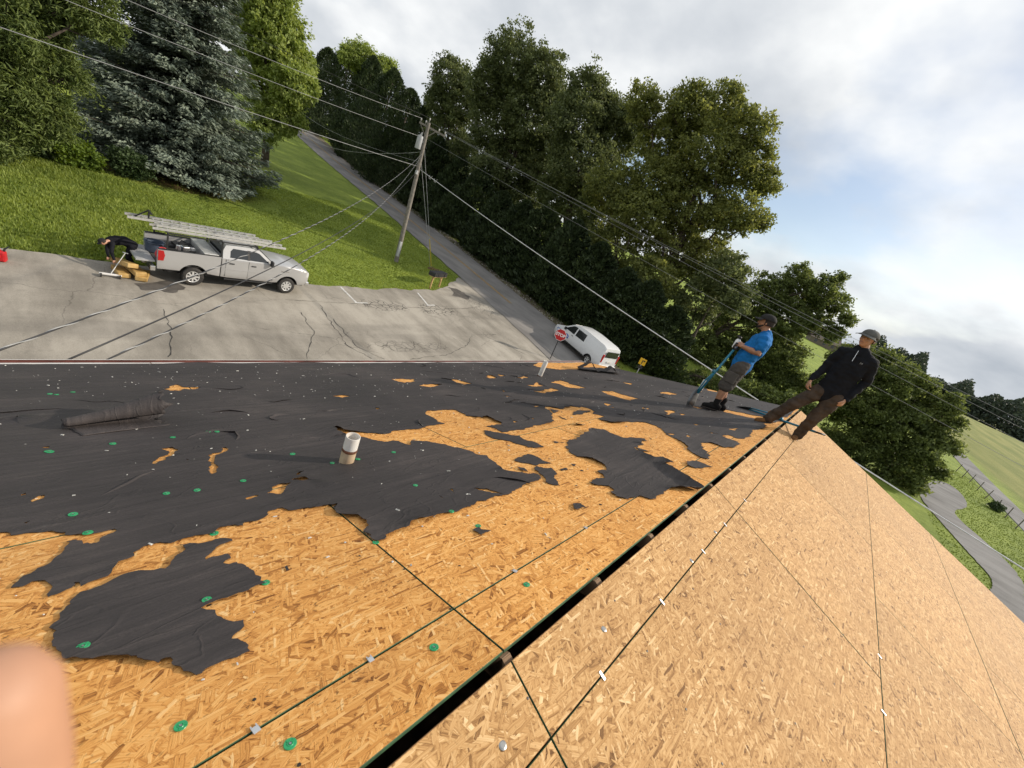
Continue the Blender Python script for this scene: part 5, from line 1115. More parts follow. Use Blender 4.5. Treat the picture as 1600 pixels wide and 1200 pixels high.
    mb = MB(); mb.box((4.80, 0, .60), (.20, 1.86, .22)); mb.build('front_bumper', M['chrome'], t, bevel=.05)
    mb = MB(); mb.box((1.9, 0, .48), (5.6, 1.3, .18)); mb.build('chassis', M['black_metal'], t)
    for x in (fa, ra):
        for s in (-1, 1): wheel(t, x, s*.83, rw, .29, s)
    # rack
    mb = MB()
    for x in (-.9, .95):
        for s in (-1, 1): mb.bar((x, s*.90, 1.40), (x, s*.86, 2.06), .05); 
        mb.bar((x, -.95, 2.06), (x, .95, 2.06), .05)
    for s in (-1, 1): mb.bar((-.92, s*.885, 1.46), (-.55, s*.885, 1.46), .04); mb.bar((-.9, s*.87, 2.06), (.95, s*.87, 2.06), .045); mb.bar((.95, s*.87, 2.06), (2.35, s*.80, 2.06), .045); mb.bar((2.3, s*.80, 2.06), (2.35, s*.78, 1.93), .04)
    mb.bar((2.32, -.85, 2.06), (2.32, .85, 2.06), .05)
    # raised stop at the rear of the rack
    rk = mb.build('ladder_rack', M['black_metal'], t)
    mb = MB(); mb.bar((-1.75, .22, 2.10), (-1.25, .22, 2.50), .04); mb.bar((-1.25, .22, 2.08), (-1.25, .22, 2.50), .05); mb.bar((-1.75, .22, 2.10), (-.9, .22, 2.08), .04); mb.bar((-1.25, -.15, 2.46), (-1.25, .22, 2.46), .05)
    mb.build('rack_stop', M['black_metal'], rk)
    return t
hd = math.atan2(8.48-4.83, -19.93+19.71)
right = Vector((math.sin(hd), -math.cos(hd)))
sc_ = .963
px_, py_ = -19.71-right.x*.98*sc_, 4.83-right.y*.98*sc_
tk = make_pickup((px_, py_, g1(px_, py_)+.045), hd, (0, 0)); tk.scale = (sc_,)*3
fx_ = Vector((math.cos(hd), math.sin(hd)))
p2 = Vector((px_, py_))+fx_*3.6; slope = math.atan2(g1(p2.x, p2.y)-g1(px_, py_), 3.6); pr_ = Vector((px_, py_))+right*1.6
roll_ = math.atan2(g1(px_, py_)-g1(pr_.x, pr_.y), 1.6)
tk.rotation_euler = (roll_*.8, -slope, hd)
bpy.context.view_layer.update()
MT = tk.matrix_world.copy()
def on_truck(o, loc, rz=0., ry=0., rx=0.):
    o.matrix_world = MT @ Matrix.Translation(loc) @ Matrix.Rotation(rz, 4, 'Z') @ Matrix.Rotation(ry, 4, 'Y') @ Matrix.Rotation(rx, 4, 'X'); return o
def ladder(length, wd, label, y, z, x0, yaw=0., mat=None):
    t = empty('extension_ladder'); tag(t, label, 'ladder', 'ladders on the pickup rack'); m_ = mat or M['alu']
    for s in (-1, 1):
        mb = MB(); mb.box((length/2, s*wd/2, 0), (length, .03, .085)); mb.box((length/2, s*(wd/2-.012), .04), (length, .045, .006)); mb.build('rail', m_, t)
    rg = None; k = .2
    while k < length-.1:
        if rg is None: mb = MB(); mb.tube([(0, -wd/2, 0), (0, wd/2, 0)], .017, 8); rg = mb.mesh('rung', m_)
        o = link('rung', rg, t, (k, 0, 0)); k += .305
    on_truck(t, (x0, y, z), yaw, R_(-.6))
    return t
ladder(4.9, .42, 'long aluminium extension ladder on the near side of the pickup rack', -.56, 2.135, -1.35)
ladder(4.6, .40, 'aluminium extension ladder on the far side of the pickup rack', .30, 2.135, -1.9)
ladder(4.3, .36, 'shorter aluminium ladder stacked on top of the near rack ladder', -.50, 2.235, -1.2)
# bed load
t = empty('tool_box'); tag(t, 'low grey truck tool box across the bed behind the cab', 'tool box')
mb = MB(); mb.box((0, 0, .17), (.5, 1.66, .34)); mb.build('body', M['alu'], t, bevel=.02)
mb = MB(); mb.box((0, 0, .365), (.54, 1.78, .05)); mb.build('lid', M['alu'], t, bevel=.015); on_truck(t, (.60, 0, 1.08))
t = empty('plastic_tub'); tag(t, 'round faded blue tub standing on the open tailgate', 'tub')
mb = MB(); mb.lathe([(0, .01), (.27, .01), (.31, .38), (.33, .38), (.33, .41), (.30, .41), (.26, .05), (0, .05)], 28); mb.build('body', M['blue_plastic'], t, auto=40); on_truck(t, (-1.02, .30, .86))
o = MB(); 
for k in range(7): o.tube([(.20*math.cos(a)*(1+.06*k), .20*math.sin(a)*(1+.06*k), .03+.032*k+.012*math.sin(3*a+k)) for a in np.linspace(0, 6.28, 26)], .016, 6)
q = o.build('air_hose', M['red_plastic'], smooth=True); tag(q, 'coil of red air hose at the rear of the pickup bed', 'hose'); on_truck(q, (-.98, -.46, .98), 0, .5, .9)
t = empty('air_compressor'); tag(t, 'dark compressor with chrome and white parts in the pickup bed', 'compressor')
mb = MB(); mb.tube([(-.35, 0, .2), (.35, 0, .2)], [.17, .17], 16); mb.build('tank', M['black_metal'], t, auto=40)
mb = MB(); mb.box((.05, 0, .46), (.28, .26, .20)); mb.tube([(-.22, 0, .38), (-.22, 0, .6)], [.09, .08], 12); mb.build('motor', M['chrome'], t, bevel=.03)
mb = MB(); mb.box((.28, -.08, .46), (.16, .14, .12)); mb.build('switch_box', M['white_trim'], t, bevel=.01); on_truck(t, (-.15, -.15, .84), .3)
t = empty('tool_crate'); tag(t, 'dark crate of hoses and tools in the middle of the pickup bed', 'crate')
mb = MB(); mb.box((0, 0, .2), (.6, .5, .4), taper=1.08); mb.build('box', M['black_plastic'], t)
mb = MB(); mb.tube([(-.2, -.1, .42), (0, .15, .5), (.2, -.1, .45), (0, -.2, .48)], .025, 6); mb.build('coil', M['black_metal'], t); on_truck(t, (.0, .55, .84), .1)
# ---- lot clutter
t = empty('gas_can', (-20.15, -.18, g1(-20.1, 0)+.055), (0, 0, 1.3)); tag(t, 'red fuel can at the left edge of the parking lot', 'fuel can')
mb = MB(); mb.box((0, 0, .17), (.44, .24, .34), taper=.92); mb.build('body', M['red_plastic'], t, bevel=.05)
mb = MB(); mb.tube([(-.15, 0, .33), (-.13, 0, .42), (.05, 0, .43), (.09, 0, .33)], .022, 8); mb.build('handle', M['red_plastic'], t, smooth=True)
mb = MB(); mb.tube([(.16, 0, .33), (.18, 0, .42), (.28, 0, .52)], [.03, .026, .015], 8); mb.build('spout', M['black_plastic'], t)
mb = MB(); mb.tube([(-.1, -.123, .18), (.12, -.123, .18)], [.05, .05], 8); mb.build('grip_recess', M['red_plastic'], t)
labs = ['bottom tan shingle bundle of the pile behind the pickup, on its left', 'bottom tan shingle bundle of the pile behind the pickup, on its right', 'middle tan shingle bundle lying across the pile behind the pickup', 'topmost tan shingle bundle of the pile behind the pickup']
for i, (dx, dy, dz, rz, tl) in enumerate([(.0, -.30, 0, .2, 0), (.15, .30, 0, -.15, .02), (.08, .08, .17, .35, .05), (.05, -.22, .36, .5, -.12)]):
    mb = MB(); nx_, ny_ = 12, 5
    mb.box((0, 0, .085), (.95, .36, .165)); o = mb.build('shingle_bundle', M['shingle_wrap'], bevel=.025, loc=(-20.2+dx, 3.05+dy, g1(-20.1, 2.9)+.055+dz), rot=(tl, tl, rz-.1))
    tag(o, labs[i], 'shingle bundle', 'bundles behind the pickup')
# magnetic sweeper
t = empty('push_sweeper', (-19.75, 2.42, g1(-19.7, 2.4)+.055), (0, 0, 1.5)); tag(t, 'push sweeper with white bar head and grey handle leaning on the bundles', 'sweeper')
mb = MB(); mb.box((0, 0, .10), (.60, .09, .06)); mb.build('head', M['white_trim'], t, bevel=.015)
mb = MB(); mb.tube([(0, 0, .12), (.40, .45, .85)], .014, 8); mb.tube([(.33, .50, .85), (.47, .40, .85)], .014, 8); mb.build('handle', M['alu'], t)
for s in (-1, 1): mb = MB(); mb.lathe([(0, -.02), (.07, -.02), (.07, .02), (0, .02)], 14, M=Matrix.Translation((s*.25, -.08, .07)) @ Matrix.Rotation(R_(90), 4, 'Y')); mb.build('wheel', M['rubber'], t)
# ---- van
def make_van(loc, heading):
    t = empty('delivery_van', loc); t.rotation_euler = (0, 0, heading)
    tag(t, 'white panel van with blue door lettering driving up the road past the stop sign', 'van')
    fa, ra, rw = 3.2, 0., .335
    def wf(x, z):
        b = .955-.04*max(0, (.6-z)/.3)**2
        if z > 1.02: b -= (z-1.02)*.20
        if x > 3.4: b -= .22*((x-3.4)/.75)**2
        if x < -.8: b -= .05*((-.8-x)/.25)**2
        return b
    poly = [(-1.02, .38), (-.45, .34)]+arc(ra, .34, .42, 178, 2, 10)+[(2.75, .30)]+arc(fa, .34, .42, 180, 0, 10)+[(3.95, .30), (4.10, .45), (4.10, .72), (4.02, .92), (3.6, 1.08), (3.15, 1.20), (2.45, 1.74), (2.15, 1.86), (1.2, 1.93), (-.6, 1.88), (-.92, 1.78), (-1.02, 1.2), (-1.06, .8)]
    shell('body', poly, lambda x, z: -wf(x, z), lambda x, z: wf(x, z), [M['van_white'], M['black_metal']], t, nseg=8, crown=.03, arch=[(ra, .34, .42), (fa, .34, .42)])
    for s in (-1, 1):
        panel('side_window', [(2.02, 1.16), (3.02, 1.16), (2.45, 1.62), (2.30, 1.68), (2.02, 1.70)], wf, s, M['tint'], t, .016)
        panel('side_window', [(.98, 1.18), (1.90, 1.17), (1.90, 1.68), (1.02, 1.68)], wf, s, M['tint'], t, .016)
        panel('side_panel', [(-.70, 1.18), (.86, 1.18), (.86, 1.66), (-.62, 1.64)], wf, s, M['van_white'], t, .014)
        d_ = panel('door', [(1.95, .46), (2.78, .46), (3.02, .8), (3.06, 1.14), (1.95, 1.14)], wf, s, M['van_white'], t, .012)
        mb = MB(); mb.box((2.10, s*(wf(2.1, 1.0)+.014), 1.02), (.16, .02, .035)); mb.build('door_handle', M['black_plastic'], d_)
        panel('sliding_door', [(.92, .46), (1.92, .46), (1.92, 1.14), (.92, 1.14)], wf, s, M['van_white'], t, .010)
        panel('sill_trim', [(.45, .32), (2.75, .32), (2.75, .42), (.45, .42)], wf, s, M['black_plastic'], t, .02)
        lg = MB(); 
        dec = panel('door_emblem', [(2.35, .62), (2.72, .66), (2.84, .80), (2.62, .92), (2.36, .84)], wf, s, simple('blue_vinyl', (.02, .10, .42), .4), t, .024)
        q = panel('emblem_swash', [(2.44, .70), (2.70, .75), (2.66, .82), (2.46, .78)], wf, s, M['white_trim'], dec, .032)
        for (a, b_, z0_, z1_) in ((3.30, 3.78, .72, .78), (3.34, 3.72, .82, .87), (3.45, 3.70, .62, .67)):
            panel('fender_lettering', [(a, z0_), (b_, z0_), (b_-.03, z1_), (a+.04, z1_)], wf, s, simple('blue_vinyl', (.03, .14, .48), .4), t, .022)
        mb = MB(); mb.box((2.92, s*1.02, 1.18), (.12, .2, .2)); mb.build('wing_mirror', M['black_plastic'], t, bevel=.03)
        mb = MB(); mb.box((3.92, s*.62, .82), (.22, .3, .16)); mb.build('headlight', M['clear_lens'], t, bevel=.04)
        mb = MB(); mb.box((-1.02, s*.84, 1.08), (.10, .14, .58)); mb.build('taillight', M['red_lens'], t, bevel=.02)
    mb = MB(); mb.box((-1.045, 0, 1.42), (.03, 1.3, .44)); mb.build('rear_window', M['tint'], t, bevel=.01)
    mb = MB(); mb.box((-1.09, 0, .88), (.02, .5, .11)); mb.build('number_plate', M['white_trim'], t)
    mb = MB(); mb.box((-1.08, 0, .50), (.14, 1.84, .20)); mb.build('rear_bumper', M['van_white'], t, bevel=.04)
    mb = MB(); mb.box((4.08, 0, .48), (.1, 1.5, .2)); mb.build('front_bumper', M['black_plastic'], t, bevel=.03)
    V = [(3.12, -.78, 1.225), (3.12, .78, 1.225), (2.47, .68, 1.735), (2.47, -.68, 1.735)]
    mb = MB(); mb.add([Vector(v)+Vector((.02, 0, .025)) for v in V]+[Vector(v)+Vector((.0, 0, .0)) for v in V], [(0, 1, 2, 3), (7, 6, 5, 4), (0, 4, 5, 1), (1, 5, 6, 2), (2, 6, 7, 3), (3, 7, 4, 0)]); mb.build('windshield', M['tint'], t)
    for x in (fa, ra):
        for s in (-1, 1): wheel(t, x, s*.80, rw, .22, s, .62, 5)
    return t
vs_, vo_ = 16.8, 23.8
vx, vy = rp(vs_, vo_); van = make_van((vx, vy, g1(vx, vy)+.08), math.atan2(.1736, -.9848))
van.rotation_euler = (0, -math.atan2(g1(*rp(vs_+3.2, vo_))-g1(vx, vy), 3.2), math.atan2(.1736, -.9848))
# blue car up the hill, seen between the trees
t = empty('parked_car', (-65.3, 4.0, g1(-65.3, 4.0)+.02), (0, 0, 1.25)); tag(t, 'dark blue car parked up the hill between the left trees', 'car')
wfc = lambda x, z: .88-(max(0, z-.9))*.32
poly = [(-.75, .3), (-.4, .28)]+arc(0, .32, .36, 180, 0, 8)+[(2.3, .26)]+arc(2.7, .32, .36, 180, 0, 8)+[(3.4, .3), (3.5, .55), (3.35, .82), (2.5, .95), (1.75, 1.42), (.4, 1.48), (-.35, 1.35), (-.75, 1.0), (-.82, .7)]
shell('body', poly, lambda x, z: -wfc(x, z), lambda x, z: wfc(x, z), [M['navy'], M['black_metal']], t, nseg=4)
for s in (-1, 1):
    panel('side_window', [(-.3, .98), (2.25, .98), (1.7, 1.34), (.4, 1.40), (-.15, 1.32)], wfc, s, M['tint'], t, .02)
    mb = MB(); mb.box((-.76, s*.68, .82), (.1, .3, .18)); mb.build('taillight', M['red_lens'], t)
    for x in (0, 2.7): wheel(t, x, s*.74, .32, .2, s, .62, 5)
pl = drape('drive_pad', [(-68, -3), (-63, -3), (-62.4, 8), (-67.5, 8)], 2, simple('pale_drive', (.4, .39, .36), .9), .015); tag(pl, kind='structure')

# ------------------------------------------------------------------ street things
M['pole_wood'] = simple('weathered_pole', (.20, .18, .155), .9, var=.3, scale=6, bump=.5)
M['wire'] = simple('cable_black', (.03, .03, .032), .5)
M['strand'] = simple('bare_neutral_strand', (.42, .42, .41), .4, metal=.4)
M['wire_grey'] = simple('weathered_wire', (.30, .30, .30), .45, metal=.3)
M['wire_alu'] = simple('bare_aluminium_wire', (.62, .62, .62), .35, metal=.4)
M['grey_metal'] = simple('grey_painted_steel', (.42, .43, .44), .5, var=.1)
M['ceramic'] = simple('insulator', (.55, .54, .52), .3)
PX, PY = -27.28, 18.95; PZ = g1(PX, PY)
TOPZ = 4.75
t = empty('utility_pole', (PX, PY, PZ)); tag(t, 'weathered wooden utility pole with crossarm and grey transformer on the grass by the road', 'utility pole')
H = TOPZ-PZ; lean = Vector((-.16, -.25, 0))
mb = MB(); mb.tube([(0, 0, -.4), (lean.x*.5, lean.y*.5, H*.5), (lean.x, lean.y, H)], [.17, .145, .11], 14); mb.build('pole', M['pole_wood'], t, auto=40)
def pp(z): return Vector((PX+lean.x*(z-PZ)/H, PY+lean.y*(z-PZ)/H, z))
aw = Vector((.56, .83, 0)).normalized()
def loc_(v): return Vector(v)-Vector((PX, PY, PZ))
az_ = TOPZ-.30; A0 = pp(az_)-aw*.62+Vector((0, 0, .08)); A1 = pp(az_)+aw*1.25-Vector((0, 0, .06))
mb = MB(); mb.bar(loc_(A0), loc_(A1), .10, .12); mb.bar(loc_(pp(az_-.6)), loc_(pp(az_)+aw*.6), .03, .05); mb.bar(loc_(pp(az_-.6)), loc_(pp(az_)-aw*.5), .03, .05); mb.build('crossarm', M['pole_wood'], t)
ins = []
mb_i = MB(); mb_i.lathe([(0, 0), (.025, 0), (.025, .10), (.06, .11), (.04, .15), (.06, .16), (.04, .2), (.03, .24), (0, .24)], 12); ime = mb_i.mesh('insulator', M['ceramic'], True)
for P in (A0+aw*.08, A0+aw*.42, A1-aw*.5, A1-aw*.08, pp(TOPZ)): link('insulator', ime, t, loc_(P+Vector((0, 0, .05)))); ins.append(P+Vector((0, 0, .28)))
tz = pp(TOPZ-1.75)-aw*.34
mb = MB(); q = Matrix.Translation(loc_(tz)); mb.lathe([(0, -.02), (.20, -.02), (.21, 0), (.21, .72), (.19, .80), (0, .83)], 20, M=q); tr_ = mb.build('transformer', M['grey_metal'], t, auto=40)
mb = MB(); mb.lathe([(.04, .8), (.06, .85), (.035, .9), (.055, .94), (.02, 1.05)], 10, M=q @ Matrix.Translation((.05, 0, 0))); mb.lathe([(.04, .8), (.05, .84), (.02, .92)], 10, M=q @ Matrix.Translation((-.1, 0, 0))); mb.build('bushing', M['ceramic'], tr_)
mb = MB(); mb.box(loc_(tz+aw*.22+Vector((0, 0, .5))), (.16, .12, .1)); mb.build('bracket', M['grey_metal'], tr_)
mb = MB(); mb.box(loc_(pp(PZ+1.0))+Vector((.14, -.10, 0)), (.16, .18, 1.1)); mb.build('cable_guard', M['grey_metal'], t, bevel=.02)
mb = MB(); mb.box(loc_(pp(1.55))+Vector((.12, -.14, 0)), (.16, .16, .26)); mb.build('terminal_box', M['grey_metal'], t, bevel=.02)
gw = Vector((-27.2, 22.2, g1(-27.2, 22.2)+.03))
for dz in (0., .9):
    mb = MB(); mb.tube([loc_(pp(TOPZ-1.3-dz)), loc_(gw+Vector((0, -.12*dz, 0)))], .012, 5); mb.build('guy_wire', M['grey_metal'], t)
gdir = (pp(TOPZ-1.3)-gw).normalized()
mb = MB(); mb.tube([loc_(gw+gdir*.1), loc_(gw+gdir*2.3)], [.04, .035], 8); mb.build('guy_guard', simple('yellow_guard', (.55, .42, .05), .5), t)
o = drape('soil_patch', fract([(-26.9, 21.6), (-26.5, 22.4), (-26.9, 23.0), (-27.5, 22.5)], .15, .2), .4, simple('red_soil', (.10, .045, .02), .95, var=.4), .03); tag(o, kind='structure')
def cable(name, a, b, sag, r, mat, label, group=None, n=40, twist=None, cat='cable'):
    a, b = Vector(a), Vector(b)
    P = []
    for i in range(n+1):
        u = i/n; p = a.lerp(b, u); p.z -= sag*4*u*(1-u); P.append(p)
    mb = MB(); mb.tube(P, r, 6)
    o = mb.build(name, mat, smooth=True); tag(o, label, cat, group)
    if twist:
        mb = MB(); m_ = twist*10; Q = []
        for i in range(m_+1):
            u = i/m_; p = a.lerp(b, u); p.z -= sag*4*u*(1-u); an = u*twist*6.283; Q.append(p+Vector((math.cos(an)*.6, math.cos(an)*.8, math.sin(an)))*r*1.05)
        mb.tube(Q, r*.70, 5); mb.build('bare_strand', M['strand'], o, smooth=True)
    return o
def ext(a, b, k): a, b = Vector(a), Vector(b); return a+(b-a)*k
# conductors: uphill to the left
upl = [('power_line', ins[0], ext(ins[0], (-27.3, 4.35, 3.66), 1.9), .35, .016, 'highest power wire running from the crossarm to the top left'),
       ('power_line', ins[4], ext(ins[4], (-27.6, 6.4, 4.55), 1.9), .3, .010, 'thin power wire from the pole top against the tall evergreens'),
       ('power_line', tz+Vector((0, 0, .75)), ext(tz, (-27.0, 1.92, 2.27), 1.9), .35, .016, 'wire from the transformer to the top left, second highest there'),
       ('phone_cable', pp(1.95), ext(pp(1.95), (-26.7, .2, .82), 1.9), .3, .022, 'pale phone cable from the pole across the spruce to the left edge'),
       ('phone_cable', pp(2.25), ext(pp(2.25), (-73.86, 30.02, 3.75), 1.3), .8, .014, 'thin cable from the pole running up beside the road'),
       ('service_cable', pp(2.9), ext(pp(2.9), (-73.69, 30.42, 1.27), 1.2), 1.2, .016, 'twisted service cable from the transformer sagging up beside the road')]
for nm, a, b, sg, r_, lab in upl: cable(nm, a, b, sg, r_*.8, M['wire_grey'] if r_ > .011 else M['wire'], lab, twist=40 if nm == 'service_cable' else None)
rgt = [(ins[1], (9.8, 18.6, 1.05), .35, 'power wire from the left of the crossarm crossing above the roof'), (ins[2], (9.9, 18.9, 1.28), .35, 'power wire from the middle of the crossarm crossing above the roof'), (ins[3], (9.9, 19.2, .62), .3, 'power wire from the right end of the crossarm crossing above the roof'), (pp(TOPZ-.95), (9.9, 18.8, .10), .3, 'lowest of the thin wires running right from the pole')]
for a, b, sg, lab in rgt: cable('power_line', a, ext(a, b, 1.5), sg, .0055, M['wire_grey'], lab)
c_end = ext(pp(1.85), (6.06, 17.2, -1.6), 1.35)
o = cable('phone_cable', pp(1.85), c_end, .55, .022, M['wire_alu'], 'pale phone cable sloping right from the pole and passing behind the roof end')
mb = MB(); a = pp(1.85)
for u in (.035, .05): 
    p = a.lerp(c_end, u); mb.tube([p, p+Vector((0, 0, -.18)), p+Vector((.25, -.05, -.22)), p+Vector((.4, -.08, 0))], .012, 5)
mb.build('cable_loop', M['wire_alu'], o)
dr_ = [(pp(2.75), (-4.95, -.22, -1.55), .75, 60, 'upper twisted service drop sagging from the pole over the parking lot'), (pp(1.7), (-4.85, .33, -1.5), .75, None, 'smooth black cable drop between the two twisted service drops'), (pp(2.6), (-4.85, .60, -1.5), 1.15, 60, 'lower twisted service drop sagging from the pole over the parking lot')]
for a, b, sg, tw, lab in dr_: cable('service_drop', a, b, sg, .0095, M['wire'], lab, twist=tw)
# stop sign
def sign_post(name, label, cat, x, y, h, yaw): 
    t = empty(name, (x, y, g1(x, y)), (0, 0, yaw)); tag(t, label, cat); return t
M['sign_red'] = simple('sign_red', (.48, .012, .018), .4, var=.08); M['sign_white'] = simple('sign_white', (.80, .80, .80), .45, var=.04); M['sign_yellow'] = simple('sign_yellow', (.72, .42, .01), .45, var=.06)
def text_mesh(name, txt, size, mat, parent, loc, rot, ext_=.002):
    cu = bpy.data.curves.new(name, 'FONT'); cu.body = txt; cu.size = size; cu.align_x = 'CENTER'; cu.align_y = 'CENTER'; cu.extrude = ext_
    try: cu.offset = size*.035
    except Exception: pass
    ob = bpy.data.objects.new(name, cu); col.objects.link(ob)
    bpy.context.view_layer.update()
    me = bpy.data.meshes.new_from_object(ob.evaluated_get(bpy.context.evaluated_depsgraph_get())); bpy.data.objects.remove(ob)
    me.materials.clear(); me.materials.append(mat)
    return link(name, me, parent, loc, rot)
sx, sy_ = -13.31, 22.24
yaw = math.atan2(-sx+.3, -sy_)  # local -Y faces the camera side
t = sign_post('stop_sign', 'red octagonal STOP sign on a dark post at the lot exit', 'stop sign', sx, sy_, 0, -math.atan2(.3-sx, sy_)*-1*0+math.atan2(.3-sx, sy_)*.75)
mb = MB(); mb.box((0, .035, .95), (.05, .05, 2.3)); mb.build('post', M['black_metal'], t)
oc = lambda r: [(r*math.cos(R_(22.5+45*i)), r*math.sin(R_(22.5+45*i))) for i in range(8)]
q = Matrix.Translation((0, 0, 1.75)) @ Matrix.Rotation(R_(90), 4, 'X')
mb = MB(); mb.prism(oc(.40), -.004, .004, q); pl_ = mb.build('plate', M['sign_white'], t)
mb = MB(); mb.prism(oc(.375), .0045, .0075, q); mb.build('red_face', M['sign_red'], pl_)
text_mesh('lettering', 'STOP', .27, M['sign_white'], pl_, (0, -.0105, 1.75), (R_(90), 0, 0))
# yellow warning sign: dark panel below the yellow plate with a black symbol
P_ = Vector((-10.25, 29.1)); t = sign_post('warning_sign', 'yellow road warning sign with a black arrow symbol against the dark trees', 'road sign', P_.x, P_.y, 0, math.atan2(.3-P_.x, P_.y)*.8)
mb = MB(); mb.box((0, .03, .75), (.05, .05, 2.1)); mb.build('post', M['grey_metal'], t)
mb = MB(); mb.box((0, 0, 1.55), (.48, .008, .48), Matrix.Identity(4)); pl_ = mb.build('plate', M['sign_yellow'], t)
mb = MB(); mb.box((-.02, -.008, 1.50), (.06, .006, .24)); mb.box((.03, -.008, 1.63), (.16, .006, .06)); mb.add([(.09, -.011, 1.56), (.09, -.011, 1.70), (.19, -.011, 1.63), (.09, -.005, 1.56), (.09, -.005, 1.70), (.19, -.005, 1.63)], [(0, 1, 2), (5, 4, 3), (0, 3, 4, 1), (1, 4, 5, 2), (2, 5, 3, 0)]); mb.build('symbol', M['black_plastic'], pl_)
mb = MB(); mb.box((0, .0, 1.12), (.34, .008, .20)); mb.build('lower_plate', M['black_plastic'], t)
# mailboxes
mx, my = -23.0, 19.6; t = empty('mailbox_row', (mx, my, g1(mx, my)), (0, 0, math.atan2(20.86-18.89, -23.66+22.84))); tag(t, 'row of black mailboxes on a wooden stand at the lot corner', 'mailboxes')
mb = MB(); mb.box((0, 0, .86), (1.75, .42, .04)); mb.build('shelf', M['wood'], t)
for x_ in (-.62, .62):
    mb = MB(); mb.box((x_, 0, .35), (.10, .10, 1.1)); mb.build('post', M['wood'], t); mb = MB(); mb.bar((x_, -.02, .50), (x_*.6, .0, .84), .05); mb.build('brace', M['wood'], t)
mbx = MB(); pr = [(-.085, 0)]+[(.085*math.cos(R_(180-18*i)), .13+.085*math.sin(R_(18*i))) for i in range(11)]+[(.085, 0)]
mbx.prism([(a_*1.15, b_*1.45) for a_, b_ in pr], -.26, .26, Matrix.Rotation(R_(90), 4, 'X')); mme = mbx.mesh('mailbox', M['black_plastic'])
mfl = MB(); mfl.box((.095, -.1, .16), (.008, .03, .1)); fme = mfl.mesh('flag', M['red_lens'])
for i in range(8):
    o = link('mailbox', mme, t, (-.77+.22*i, rnd.uniform(-.02, .02), .885)); link('flag', fme, o)
# right-hand fence
fx = D['fence']; M['fence_wood'] = simple('grey_fence_wood', (.16, .14, .115), .9, var=.4, scale=8)
t = empty('wire_fence', (fx[0][0], fx[0][1], g1(*fx[0]))); tag(t, 'sagging wire fence on grey posts along the lane to the right', 'fence')
b0 = Vector((fx[0][0], fx[0][1], g1(*fx[0])))
tops = []
for x_, y_ in fx+[(16.6, 50.5), (16.7, 46.5), (16.8, 42.)]:
    z_ = g1(x_, y_); a = Vector((x_, y_, z_-.2))-b0; e_v = Vector((rnd.uniform(-.08, .08), rnd.uniform(-.08, .08), 1.35)); mb = MB(); mb.tube([a, a+e_v], [.045, .038], 7); mb.build('post', M['fence_wood'], t); tops.append(a+e_v)
for h_ in (.1, .45, .8):
    mb = MB(); mb.tube([p-Vector((0, 0, h_)) for p in tops], .006, 4); mb.build('strand', M['grey_metal'], t)
# broken post with a weed clump
shrub(16.1, 58.9, .5, LM['dshrub'], 'small weed clump on the fence line by the lane', 1.5)
# distant house on the hill
def far_house(x, y, w_, d_, h_, label, roofc):
    z = g1(x, y); t = empty('distant_house', (x, y, z), (0, 0, .3)); tag(t, label, 'house')
    mb = MB(); mb.box((0, 0, h_/2-.5), (w_, d_, h_+1)); mb.build('wall', simple('far_wall', (.16, .13, .10), .8), t)
    mb = MB(); e = .5; mb.add([(-w_/2-e, -d_/2-e, h_), (w_/2+e, -d_/2-e, h_), (w_/2+e, d_/2+e, h_), (-w_/2-e, d_/2+e, h_), (-w_/2-e, 0, h_+d_*.33), (w_/2+e, 0, h_+d_*.33)], [(0, 1, 5, 4), (2, 3, 4, 5), (0, 4, 3), (1, 2, 5), (0, 3, 2, 1)]); mb.build('roof', simple('far_roof', roofc, .8), t)
    for k in (-.3, 0., .3):
        mb = MB(); mb.box((w_*k, -d_/2-.03, h_*.55), (1.2, .1, 1.3)); mb.build('window', M['pane'], t)
far_house(-17, 262, 13, 10, 2.4, 'distant brown-roofed house on the rise above the man in black', (.10, .075, .06))

# ------------------------------------------------------------------ people
M['skin'] = simple('skin', (.46, .245, .155), .55, var=.10, scale=20)
M['skin2'] = simple('tanned_skin', (.36, .175, .10), .55, var=.12, scale=20)
M['beard'] = simple('dark_hair', (.022, .015, .012), .8, var=.3, scale=40)
def cloth(name, c, var=.25, scale=9): return simple(name, c, .85, var=var, scale=scale, bump=.5, spec=.15)
M['blue_shirt'] = cloth('blue_tshirt', (.012, .14, .40)); M['shorts'] = cloth('grey_shorts', (.085, .075, .068)); M['black_shirt'] = cloth('black_pullover', (.010, .011, .015)); M['brown_pants'] = cloth('brown_trousers', (.062, .045, .034), .4)
M['cap_black'] = cloth('charcoal_cap', (.028, .027, .027)); M['cap_grey'] = cloth('grey_cap', (.11, .11, .105)); M['boot'] = cloth('tan_boot', (.17, .085, .035)); M['shoe'] = cloth('black_shoe', (.014, .013, .013)); M['dark_work'] = cloth('dark_work_clothes', (.012, .012, .016))
